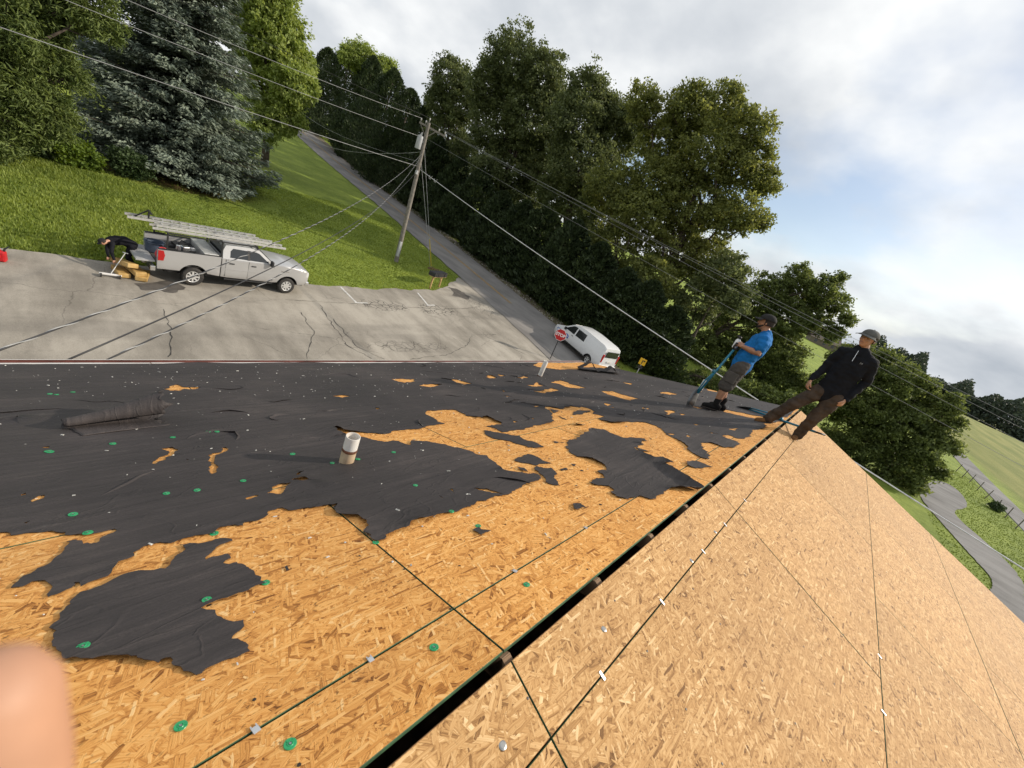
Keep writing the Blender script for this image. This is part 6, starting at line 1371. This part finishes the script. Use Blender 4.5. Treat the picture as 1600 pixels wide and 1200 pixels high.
def blob(name, chains, mat, parent, voxel=.012, smooth=6, wrinkle=0., origin=None, balls=()):
    """one continuous surface from tapered limb chains (world coords): chain = (points, radii, flat)"""
    mb = MB()
    for ch in chains:
        pts, rad = ch[0], ch[1]; flat = ch[2] if len(ch) > 2 else 1.; up = ch[3] if len(ch) > 3 else (0, 1, 0.01)
        P = [Vector(p) for p in pts]; rr = list(rad)
        d0 = (P[0]-P[1]).normalized(); d1 = (P[-1]-P[-2]).normalized()
        PP = [P[0]+d0*rr[0]*.85, P[0]+d0*rr[0]*.5]+P+[P[-1]+d1*rr[-1]*.5, P[-1]+d1*rr[-1]*.85]; RR = [rr[0]*.45, rr[0]*.85]+rr+[rr[-1]*.85, rr[-1]*.45]
        mb.tube(PP, RR, 14, flat=flat, up=up)
    for (c, r, sc) in balls:
        n = 12; pr = [(r*math.sin(math.pi*i/n), -r*math.cos(math.pi*i/n)) for i in range(n+1)]
        mb.lathe([(max(a, 1e-4), b) for a, b in pr], 16, M=sc if isinstance(sc, Matrix) else Matrix.Translation(c) @ Matrix.Diagonal((*sc, 1)))
    me = mb.mesh(name, mat); ob = bpy.data.objects.new(name, me); col.objects.link(ob)
    rm = ob.modifiers.new('r', 'REMESH'); rm.mode = 'VOXEL'; rm.voxel_size = voxel; rm.use_smooth_shade = True
    sm = ob.modifiers.new('s', 'SMOOTH'); sm.iterations = smooth; sm.factor = .5
    bpy.context.view_layer.update()
    m2 = bpy.data.meshes.new_from_object(ob.evaluated_get(bpy.context.evaluated_depsgraph_get())); bpy.data.objects.remove(ob)
    if wrinkle:
        m2.update(); n = len(m2.vertices); co = np.empty(n*3); no = np.empty(n*3); m2.vertices.foreach_get('co', co); m2.vertices.foreach_get('normal', no); co = co.reshape(-1, 3); no = no.reshape(-1, 3)
        dsp = np.array([noise.noise(Vector((p[0]*9, p[1]*9, p[2]*14)))+.6*noise.noise(Vector((p[0]*22, p[1]*22, p[2]*30+5))) for p in co])
        co = co+no*(dsp*wrinkle)[:, None]; m2.vertices.foreach_set('co', co.ravel())
    m2.materials.clear(); m2.materials.append(mat)
    m2.polygons.foreach_set('use_smooth', [True]*len(m2.polygons))
    o = link(name, m2, parent)
    if origin is not None: o.location = -Vector(origin)
    return o
def lerp(a, b, t): return Vector(a).lerp(Vector(b), t)
def hand_chains(wr, dirv, palm_n, curl=.5, size=1., thumb_side=1, spread=1.):
    """palm + four fingers + thumb; dirv along the hand, palm_n the direction the palm faces"""
    d = Vector(dirv).normalized(); pn = Vector(palm_n); pn = (pn-d*pn.dot(d)).normalized(); s = d.cross(pn)*thumb_side
    wr = Vector(wr); ch = []
    for k in (-1.5, -.5, .5, 1.5): ch.append(([wr+s*k*.008*size, wr+d*.085*size+s*k*.019*size*spread], [.017*size, .012*size]))
    for k, ln in ((-1.5, .062), (-.5, .078), (.5, .084), (1.5, .074)):
        b = wr+d*.085*size+s*k*.0195*size*spread; a1, a2, a3 = curl*.8, curl*1.7, curl*2.3
        p1 = b+(d*math.cos(a1)+pn*math.sin(a1))*ln*.45*size; p2 = p1+(d*math.cos(a2)+pn*math.sin(a2))*ln*.32*size; p3 = p2+(d*math.cos(a3)+pn*math.sin(a3))*ln*.25*size
        ch.append(([b, p1, p2, p3], [.0098*size, .009*size, .0083*size, .0072*size]))
    b = wr+d*.03*size+s*.026*size; q = b+(s*.75+d*.7+pn*.25).normalized()*.04*size; r = q+(d*.9+s*.1+pn*.5).normalized()*.034*size
    ch.append(([b, q, r], [.0135*size, .0112*size, .009*size]))
    return ch
def head_parts(c, fwd, up, skinm, parent, org, beard=None, R=.098):
    """c: head centre, fwd: face direction, up: crown direction"""
    f = Vector(fwd).normalized(); u = Vector(up); u = (u-f*u.dot(f)).normalized(); s = u.cross(f)
    B = Matrix((( s.x, f.x, u.x, 0), (s.y, f.y, u.y, 0), (s.z, f.z, u.z, 0), (0, 0, 0, 1)))
    T0 = Matrix.Translation(c) @ B
    def E(p, sc): return T0 @ Matrix.Translation(p) @ Matrix.Diagonal((*sc, 1))
    balls = [(None, R, E((0, -.012, .022), (.80, .98, .98))), (None, R, E((0, .016, -.030), (.66, .76, .82))), (None, R, E((0, .036, -.078), (.36, .46, .36))), (None, R, E((0, .074, .012), (.52, .16, .13))),
             (None, R, E((0, .094, -.018), (.13, .22, .19))), (None, R, E((0, .086, .0), (.10, .15, .26))), (None, R, E((0, .074, -.056), (.28, .17, .08))),
             (None, R, E((.042, .062, -.02), (.2, .2, .2))), (None, R, E((-.042, .062, -.02), (.2, .2, .2))), (None, R, E((.078, -.008, -.008), (.10, .20, .32))), (None, R, E((-.078, -.008, -.008), (.10, .20, .32)))]
    return balls, T0
def face_bits(T0, parent, org, hairm, beard, cap_m, brim_m, capname='cap', fade=True):
    Q = Matrix.Translation(-Vector(org)) @ T0
    eye = simple('eye', (.03, .022, .018), .3)
    for sgn in (-1, 1):
        mb = MB(); mb.lathe([(.0001, -.008), (.007, -.005), (.008, 0), (.007, .005), (.0001, .008)], 8, M=Q @ Matrix.Translation((sgn*.031, .079, .004)) @ Matrix.Diagonal((1.5, .6, .6, 1))); mb.build('eye', eye, parent, smooth=True)
        mb = MB(); mb.tube([Q @ Vector((sgn*.014, .088, .020)), Q @ Vector((sgn*.032, .087, .024)), Q @ Vector((sgn*.050, .074, .019))], [.0045, .005, .003], 6); mb.build('eyebrow', hairm, parent, smooth=True)
    mb = MB(); mb.tube([Q @ Vector((-.022, .083, -.052)), Q @ Vector((0, .090, -.051)), Q @ Vector((.022, .083, -.052))], [.003, .005, .003], 6, flat=.8); mb.build('mouth', simple('lips', (.30, .11, .085), .5), parent, smooth=True)
    # hair: band of short hair behind and at the sides
    V = []; F = []; na, nb = 20, 6
    for j in range(nb+1):
        for i in range(na+1):
            a = R_(75+210*i/na); z = .045-.085*j/nb; rr = .104-.010*(j/nb)**2
            x_, y_ = rr*.84*math.cos(a-R_(90)+R_(90)), 0
            V.append(Q @ Vector((rr*.86*math.sin(a-R_(180))*1., -.012+rr*1.0*math.cos(a), z)))
    for j in range(nb):
        for i in range(na): F.append((j*(na+1)+i, j*(na+1)+i+1, (j+1)*(na+1)+i+1, (j+1)*(na+1)+i))
    o = link('hair', np_mesh('hair', V, F, hairm, True), parent); sm = o.modifiers.new('s', 'SOLIDIFY'); sm.thickness = .006
    # cap: crown + brim
    V = []; F = []; na, nb = 28, 8
    for j in range(nb+1):
        ph = R_(90*j/nb)
        for i in range(na):
            a = 2*math.pi*i/na; r = .110*math.cos(ph)**.75 if j < nb else .0005
            V.append(Q @ Vector((r*.90*math.sin(a), -.008+r*1.03*math.cos(a), .040+.085*math.sin(ph)-.012*(1-math.cos(a))*.5*(1-j/nb))))
    for j in range(nb):
        for i in range(na): F.append((j*na+i, j*na+(i+1) % na, (j+1)*na+(i+1) % na, (j+1)*na+i))
    cp = link(capname, np_mesh(capname, V, F, cap_m, True), parent); sm = cp.modifiers.new('s', 'SOLIDIFY'); sm.thickness = .004
    V = []; F = []; n = 14
    for j in range(5):
        for i in range(n+1):
            a = R_(-62+124*i/n); r = .105+.075*(j/4)*math.cos(a*.85)**.6
            V.append(Q @ Vector((r*.90*math.sin(a), -.004+r*1.02*math.cos(a), .046-.020*(j/4)-.020*(math.sin(a)**2)*(j/4+.2))))
    for j in range(4):
        for i in range(n): F.append((j*(n+1)+i, j*(n+1)+i+1, (j+1)*(n+1)+i+1, (j+1)*(n+1)+i))
    b = link('brim', np_mesh('brim', V, F, brim_m, True), cp); sm = b.modifiers.new('s', 'SOLIDIFY'); sm.thickness = .005
    mb = MB(); mb.lathe([(0, .005), (.008, .003), (.009, 0)], 8, M=Q @ Matrix.Translation((0, -.008, .126))); mb.build('cap_button', cap_m, cp)
    if beard:
        bb = [(None, .098, T0 @ Matrix.Translation((0, .022, -.066)) @ Matrix.Diagonal((.66, .70, .44, 1)))]
        # clipped to the jaw: a shell slightly proud of the chin
        blob('beard', [([T0 @ Vector((-.055, .02, -.045)), T0 @ Vector((-.042, .058, -.070)), T0 @ Vector((0, .080, -.082)), T0 @ Vector((.042, .058, -.070)), T0 @ Vector((.055, .02, -.045))], [.013, .018, .021, .018, .013]), ([T0 @ Vector((-.026, .082, -.044)), T0 @ Vector((0, .090, -.038)), T0 @ Vector((.026, .082, -.044))], [.007, .008, .007])], M['beard'], parent, .006, 3, origin=org)
def boot(parent, org, ankle, toe, ground_n, mat, sole_m, name='boot'):
    a, t_ = Vector(ankle), Vector(toe); d = (t_-a); d.z *= .0; 
    g = d.normalized(); heel = a-g*.055+Vector((0, 0, -.055))
    ch = [([a+Vector((0, 0, .09)), a, heel+Vector((0, 0, .03))], [.052, .050, .044]), ([heel+Vector((0, 0, .01)), lerp(heel, t_, .5)+Vector((0, 0, .018)), t_-g*.02+Vector((0, 0, .002))], [.042, .044, .040], .8)]
    o = blob(name, ch, mat, parent, .009, 4, .003, org)
    mb = MB(); h0 = heel-Vector(org)+Vector((0, 0, -.030)); t0 = t_-Vector(org)+Vector((0, 0, -.036)); sd_ = Vector((-g.y, g.x, 0))
    pts = []
    for u, w_ in ((-.03, .032), (.2, .036), (.55, .040), (.85, .042), (1.05, .028)):
        pts.append((h0.lerp(t0, u), w_))
    V = []; F = []
    for p, w_ in pts:
        for zz_ in (-.012, .012):
            for s in (-1, 1): V.append(p+sd_*w_*s+Vector((0, 0, zz_)))
    for i in range(len(pts)-1):
        b = i*4; F += [(b, b+1, b+5, b+4), (b+2, b+6, b+7, b+3), (b, b+4, b+6, b+2), (b+1, b+3, b+7, b+5)]
    F += [(0, 2, 3, 1), (len(V)-4, len(V)-3, len(V)-1, len(V)-2)]
    link('sole', np_mesh('sole', V, F, sole_m), o, (Vector((0, 0, 0))-o.location))
    return o

# ---- man in black pullover, astride the ridge
J = {'head': (.240, 7.08, 1.512), 'neck': (.270, 7.12, 1.372), 'shR': (.085, 7.12, 1.262), 'shL': (.440, 7.12, 1.275), 'elR': (.030, 7.16, .985), 'wrR': (-.020, 7.06, .765), 'elL': (.505, 7.2, 1.010), 'wrL': (.445, 7.08, .725), 'hipR': (.165, 7.12, .690), 'hipL': (.335, 7.12, .690), 'knR': (-.035, 7.04, .350), 'anR': (-.185, 7.09, .005), 'toR': (-.30, 6.97, -.070), 'knL': (.27, 7.08, .290), 'anL': (.235, 7.18, -.015), 'toL': (.205, 7.02, -.065)}
J = {k: Vector(v) for k, v in J.items()}
org = Vector((.02, 7.1, -.05))
man = empty('person', org); tag(man, 'man in black pullover, brown trousers and grey cap standing astride the ridge, hands down', 'person')
balls, T0 = head_parts(J['head'], (-.45, -1, -.08), (.02, -.05, 1), M['skin'], man, org)
ch = [([J['head']+Vector((.01, .03, -.07)), J['neck'], J['neck']+Vector((0, .01, -.08))], [.052, .056, .07]), ([J['shR'], J['elR'], J['wrR']], [.05, .040, .028]), ([J['shL'], J['elL'], J['wrL']], [.05, .040, .028]),
      ([J['neck']+Vector((-.0, 0, -.06)), (.265, 7.13, 1.1), (.25, 7.13, .75)], [.07, .075, .075]), ([J['hipR'], J['knR'], J['anR']], [.075, .055, .04]), ([J['hipL'], J['knL'], J['anL']], [.075, .055, .04])]
ch += hand_chains(J['wrR']+Vector((0, -.005, -.015)), (.05, -.12, -1), (.7, .3, 0), .75, 1., 1)+hand_chains(J['wrL']+Vector((-.005, -.01, -.015)), (-.12, -.15, -1), (-.7, .2, 0), .95, 1., -1)
blob('body', ch, M['skin'], man, .0085, 2, origin=org, balls=balls)
face_bits(T0, man, org, M['beard'], False, M['cap_grey'], M['cap_grey'])
sh = [([(.262, 7.12, 1.325), (.268, 7.12, 1.22), (.262, 7.12, 1.05), (.252, 7.12, .86), (.248, 7.12, .70)], [.115, .185, .182, .168, .182], .62), ([J['neck']+Vector((.0, .0, .0)), (.265, 7.12, 1.30)], [.064, .10]),
      ([(.16, 7.12, 1.275), J['shR']+Vector((.02, 0, -.01)), lerp(J['shR'], J['elR'], .5), J['elR'], lerp(J['elR'], J['wrR'], .5), J['wrR']], [.075, .082, .070, .058, .050, .040]),
      ([(.36, 7.12, 1.285), J['shL']+Vector((-.015, 0, -.01)), lerp(J['shL'], J['elL'], .5), J['elL'], lerp(J['elL'], J['wrL'], .5), J['wrL']], [.075, .082, .070, .058, .050, .040])]
top_ = blob('pullover', sh, M['black_shirt'], man, .011, 4, .013, org)
mb = MB(); c0, c1 = Vector((.232, 7.012, 1.335))-org, Vector((.242, 6.985, 1.19))-org; mb.tube([c0, c1], .004, 5); mb.build('zip', M['chrome'], top_, loc=-top_.location)
mb = MB()
for dx in (-.012, .012): mb.tube([Vector((.345+dx-.008, 6.993, 1.215))-org, Vector((.345+dx*.3, 6.990, 1.205))-org, Vector((.345+dx-.008, 6.993, 1.195))-org], .003, 5)
mb.build('chest_emblem', simple('grey_print', (.35, .36, .38), .6), top_, loc=-top_.location)
pt = [([(.25, 7.12, .74), (.25, 7.12, .68)], [.140, .150], .60), ([J['hipR'], lerp(J['hipR'], J['knR'], .5), J['knR'], lerp(J['knR'], J['anR'], .5), J['anR']], [.108, .094, .080, .074, .072]), ([J['hipL'], lerp(J['hipL'], J['knL'], .5), J['knL'], lerp(J['knL'], J['anL'], .5), J['anL']], [.108, .094, .080, .074, .072])]
blob('trousers', pt, M['brown_pants'], man, .011, 3, .015, org)
boot(man, org, J['anR'], J['toR'], None, M['boot'], M['beard']); boot(man, org, J['anL'], J['toL'], None, M['boot'], M['beard'])
# ---- man in blue t-shirt, side on, on the felt
K = {'head': (-.882, 7.0, 1.222), 'neck': (-.812, 7.0, 1.09), 'shL': (-.760, 6.83, 1.005), 'shR': (-.790, 7.19, 1.01), 'elL': (-.715, 6.76, .800), 'wrL': (-.955, 6.86, .795), 'elR': (-.80, 7.24, .80), 'wrR': (-1.02, 7.10, .80), 'hipL': (-.845, 6.92, .555), 'hipR': (-.845, 7.08, .555), 'knL': (-.885, 6.93, .165), 'knR': (-.925, 7.10, .150), 'anL': (-.870, 6.93, -.145), 'anR': (-.83, 7.12, -.15), 'toL': (-1.02, 6.88, -.235), 'toR': (-.98, 7.12, -.22)}
K = {k: Vector(v) for k, v in K.items()}
org = Vector((-.89, 7.0, -.27))
man1 = empty('person', org); tag(man1, 'man in blue T-shirt, grey shorts and dark cap standing side-on and holding a shovel', 'person')
balls, T1 = head_parts(K['head'], (-1, -.12, -.10), (.03, 0, 1), M['skin2'], man1, org)
ch = [([K['head']+Vector((.025, 0, -.07)), K['neck'], K['neck']+Vector((0, 0, -.08))], [.054, .06, .08]), ([K['shL'], lerp(K['shL'], K['elL'], .5), K['elL'], lerp(K['elL'], K['wrL'], .4), K['wrL']], [.058, .052, .044, .045, .030]), ([K['shR'], K['elR'], lerp(K['elR'], K['wrR'], .4), K['wrR']], [.058, .044, .045, .030]),
      ([K['neck']+Vector((0, 0, -.06)), (-.83, 7, .85), (-.85, 7, .6)], [.07, .075, .075]), ([K['hipL'], K['knL'], lerp(K['knL'], K['anL'], .35), K['anL']], [.085, .056, .060, .040]), ([K['hipR'], K['knR'], lerp(K['knR'], K['anR'], .35), K['anR']], [.085, .056, .060, .040])]
ch += hand_chains(K['wrL'], (-1, .12, .12), (0, .6, -.5), 1.0, 1., -1)+hand_chains(K['wrR'], (-1, -.15, .05), (0, -.6, -.5), 1.0, 1., 1)
blob('body', ch, M['skin2'], man1, .0085, 2, origin=org, balls=balls)
face_bits(T1, man1, org, M['beard'], True, M['cap_black'], M['cap_black'])
sh = [([(-.80, 7.0, 1.06), (-.80, 7.0, .98), (-.825, 7.0, .84), (-.868, 7.0, .66), (-.862, 7.0, .52)], [.10, .18, .19, .18, .18], .78, (1, 0, 0.01)),
      ([(-.79, 6.92, 1.03), K['shL']+Vector((0, .02, 0)), lerp(K['shL'], K['elL'], .62)], [.075, .084, .075]), ([(-.79, 7.08, 1.03), K['shR']+Vector((0, -.02, 0)), lerp(K['shR'], K['elR'], .62)], [.075, .084, .075])]
blob('tshirt', sh, M['blue_shirt'], man1, .011, 4, .013, org)
pt = [([(-.855, 7.0, .58), (-.85, 7.0, .52)], [.145, .155], .80, (1, 0, .01)), ([K['hipL'], lerp(K['hipL'], K['knL'], .5), K['knL']+Vector((0, 0, .0))], [.115, .112, .106]), ([K['hipR'], lerp(K['hipR'], K['knR'], .5), K['knR']], [.115, .112, .106])]
so = blob('shorts', pt, M['shorts'], man1, .011, 3, .015, org)
mb = MB(); mb.box(Vector((-.86, 6.815, .33))-org, (.14, .03, .17)); mb.build('cargo_pocket', M['shorts'], so, bevel=.012, loc=-so.location)
boot(man1, org, K['anL'], K['toL'], None, M['shoe'], M['beard'], 'shoe'); boot(man1, org, K['anR'], K['toR'], None, M['shoe'], M['beard'], 'shoe')
# spray can in his hands
t = empty('spray_bottle', (-1.075, 6.96, .72)); tag(t, 'small white bottle with black top in the hands of the man in blue', 'bottle')
mb = MB(); mb.lathe([(0, 0), (.034, 0), (.036, .01), (.036, .12), (.022, .14), (.022, .15), (0, .15)], 16); mb.build('body', M['sign_white'], t, auto=40)
mb = MB(); mb.lathe([(.024, .145), (.024, .175), (.016, .185), (0, .185)], 12); mb.box((-.02, 0, .178), (.05, .022, .02)); mb.build('top', M['black_plastic'], t)
# roofing shovels
M['shovel_blue'] = simple('teal_blue_enamel', (.012, .19, .30), .4, var=.2, scale=10, dirt=((.12, .12, .12), .5)); M['blade'] = simple('worn_steel', (.16, .16, .16), .45, metal=.7, var=.4, scale=15)
def shovel(label, top, bot, upv):
    top, bot = Vector(top), Vector(bot); d = (bot-top).normalized(); Lh = (bot-top).length
    y_ = Vector(upv); y_ = (y_-d*y_.dot(d)).normalized(); x_ = y_.cross(d)
    Mx = Matrix(((x_.x, y_.x, d.x, top.x), (x_.y, y_.y, d.y, top.y), (x_.z, y_.z, d.z, top.z), (0, 0, 0, 1)))
    t = empty('roofing_shovel', bot); tag(t, label, 'shovel'); 
    def B(mb, name, mat, **k): o = mb.build(name, mat, t, **k); o.location = (0, 0, 0); o.matrix_basis = Matrix.Translation(-bot) @ Mx; return o
    mb = MB(); mb.tube([(0, 0, .10), (0, 0, Lh-.22)], .0165, 10); B(mb, 'shaft', M['shovel_blue'], smooth=True)
    mb = MB(); mb.tube([(0, 0, .10), (-.05, 0, .06), (-.055, 0, .0), (.055, 0, .0), (.05, 0, .06), (0, 0, .10)], .013, 8); B(mb, 'grip', M['black_plastic'], smooth=True)
    mb = MB(); mb.tube([(0, .012, Lh*.45), (0, .045, Lh*.62), (0, .03, Lh-.2)], .011, 8); mb.box((0, .02, Lh*.45), (.04, .05, .05)); B(mb, 'brace', M['shovel_blue'], smooth=True)
    V = []; F = []
    zs = [Lh-.26, Lh-.20, Lh-.08, Lh]; ys = [.03, .012, -.02, -.055]
    for z, yy, w_ in zip(zs, ys, (.03, .085, .10, .10)):
        for k in range(5): V.append((w_*(k/2-1), yy+.012*abs(k/2-1)**2, z))
    for j in range(3):
        for k in range(4): F.append((j*5+k, j*5+k+1, (j+1)*5+k+1, (j+1)*5+k))
    o = link('blade', np_mesh('blade', V, F, M['blade']), t); o.matrix_basis = Matrix.Translation(-bot) @ Mx; sm = o.modifiers.new('s', 'SOLIDIFY'); sm.thickness = .004
    mb = MB()
    for k in range(9): mb.add([(-.10+.025*k-.010, -.057, Lh-.005), (-.10+.025*k+.010, -.057, Lh-.005), (-.10+.025*k, -.066, Lh+.022), (-.10+.025*k-.010, -.053, Lh-.005), (-.10+.025*k+.010, -.053, Lh-.005), (-.10+.025*k, -.062, Lh+.022)], [(0, 1, 2), (5, 4, 3), (0, 2, 5, 3), (1, 4, 5, 2), (0, 3, 4, 1)])
    q = mb.build('teeth', M['blade'], o)
    return t
shovel('blue roofing shovel held upright by the man in blue, blade on the felt', (-1.03, 6.87, .80), (-1.19, 6.83, -.335), (0, .1, 1))
shovel('blue roofing shovel lying across the ridge behind the man in black', (.46, 7.22, .15), (-.72, 8.08, -.205), (0, 0, 1))
# ---- worker bent over behind the pickup
wb = Vector((-20.75, 3.15, g1(-20.7, 3.1)+.055))
man3 = empty('person', wb); tag(man3, 'person in dark clothes and cap bending over the tan bundles behind the pickup', 'person')
def W_(x, y, z): return wb+Vector((x, y, z))
hd_ = W_(.28, -.88, .98); balls, T2 = head_parts(hd_, (.25, -.6, -.65), (.1, -.65, .55), M['skin'], man3, wb)
sl = (W_(.30, -.62, .98), W_(-.08, -.68, .98)); el = (W_(.50, -.66, .70), W_(-.02, -.72, .68)); wrs = (W_(.62, -.60, .48), W_(.25, -.72, .46)); hp_ = (W_(.12, -.05, .92), W_(-.12, -.05, .92)); kn = (W_(.16, -.16, .48), W_(-.14, -.12, .48)); an = (W_(.15, .02, .09), W_(-.16, .05, .09)); to = (W_(.18, -.16, .045), W_(-.14, -.13, .045))
ch = [([hd_+Vector((0, .05, -.03)), W_(.12, -.66, 1.04)], [.055, .07]), ([W_(.11, -.6, 1.03), W_(.02, -.3, 1.06), W_(0, -.06, .95)], [.075, .08, .08])]
for i in (0, 1): ch += [([sl[i], el[i], wrs[i]], [.05, .04, .03]), ([hp_[i], kn[i], an[i]], [.085, .06, .045])]+hand_chains(wrs[i], (.5, -.1, -.8), (-.6, 0, -.4), .6)
blob('body', ch, M['skin'], man3, .012, 2, origin=wb, balls=balls)
sh = [([W_(.11, -.66, 1.02), W_(.08, -.5, 1.05), W_(.03, -.28, 1.07), W_(0, -.02, .95)], [.15, .185, .18, .17], .7, (1, 0, 0))]
for i in (0, 1): sh.append(([sl[i], lerp(sl[i], el[i], .5), el[i], wrs[i]], [.085, .07, .06, .045]))
blob('jacket', sh, M['dark_work'], man3, .014, 5, .008, wb)
pt = [([W_(0, -.1, .96), W_(0, -.03, .90)], [.165, .165], .8)]
for i in (0, 1): pt.append(([hp_[i], lerp(hp_[i], kn[i], .5), kn[i], an[i]], [.115, .1, .085, .075]))
blob('trousers', pt, M['dark_work'], man3, .014, 4, .008, wb)
for i in (0, 1): boot(man3, wb, an[i], to[i], None, M['shoe'], M['beard'])
face_bits(T2, man3, wb, M['beard'], False, M['cap_black'], M['cap_black'])
# ---- photographer's hand: a finger strays in front of the lens at the lower left
hand = empty('hand', (0.26066, -0.01704, 1.03529)); tag(hand, 'blurred fingertip of the photographer at the bottom left corner', 'hand')
org = hand.location.copy()
tip, j1, j2, kn_ = (Vector(v) for v in ((0.24019, -0.00419, 1.13578), (0.24826, -0.00569, 1.11418), (0.25396, -0.0098, 1.07322), (0.26064, -0.01999, 0.98561)))
fch = [([tip, lerp(tip, j1, .5), j1, j2, kn_], [.0078, .0092, .0094, .0102, .0118])]
dn = (kn_-tip).normalized(); left_ = Vector((-0.67921, -0.6398, -0.35963)); bk = Vector((0.539, -0.76739, 0.34725))
wr_ = kn_+dn*.085+left_*.03
for k, ln in ((1, .07), (2, .062), (3, .05)):
    b = kn_+left_*.021*k+dn*.004*k; p1 = b-dn*ln*.30+bk*ln*.45; p2 = p1+bk*ln*.40+dn*ln*.25; p3 = p2+dn*ln*.42
    fch.append(([b, p1, p2, p3], [.0112, .0100, .0094, .0080])); fch.append(([b, wr_+left_*.008*k], [.013, .019]))
fch.append(([kn_, wr_], [.0135, .020])); th0 = lerp(kn_, wr_, .75)-left_*.01; fch.append(([th0, th0-left_*.028+bk*.02-dn*.02, th0-left_*.03+bk*.045-dn*.035, th0-left_*.02+bk*.065-dn*.04], [.0165, .0135, .012, .0095]))
fch.append(([wr_, wr_+dn*.12+bk*.03, wr_+dn*.24+bk*.08], [.027, .031, .038]))
blob('skin_surface', fch, simple('sunlit_finger_skin', (.44, .235, .145), .6, var=.14, scale=60), hand, .003, 3, origin=org)
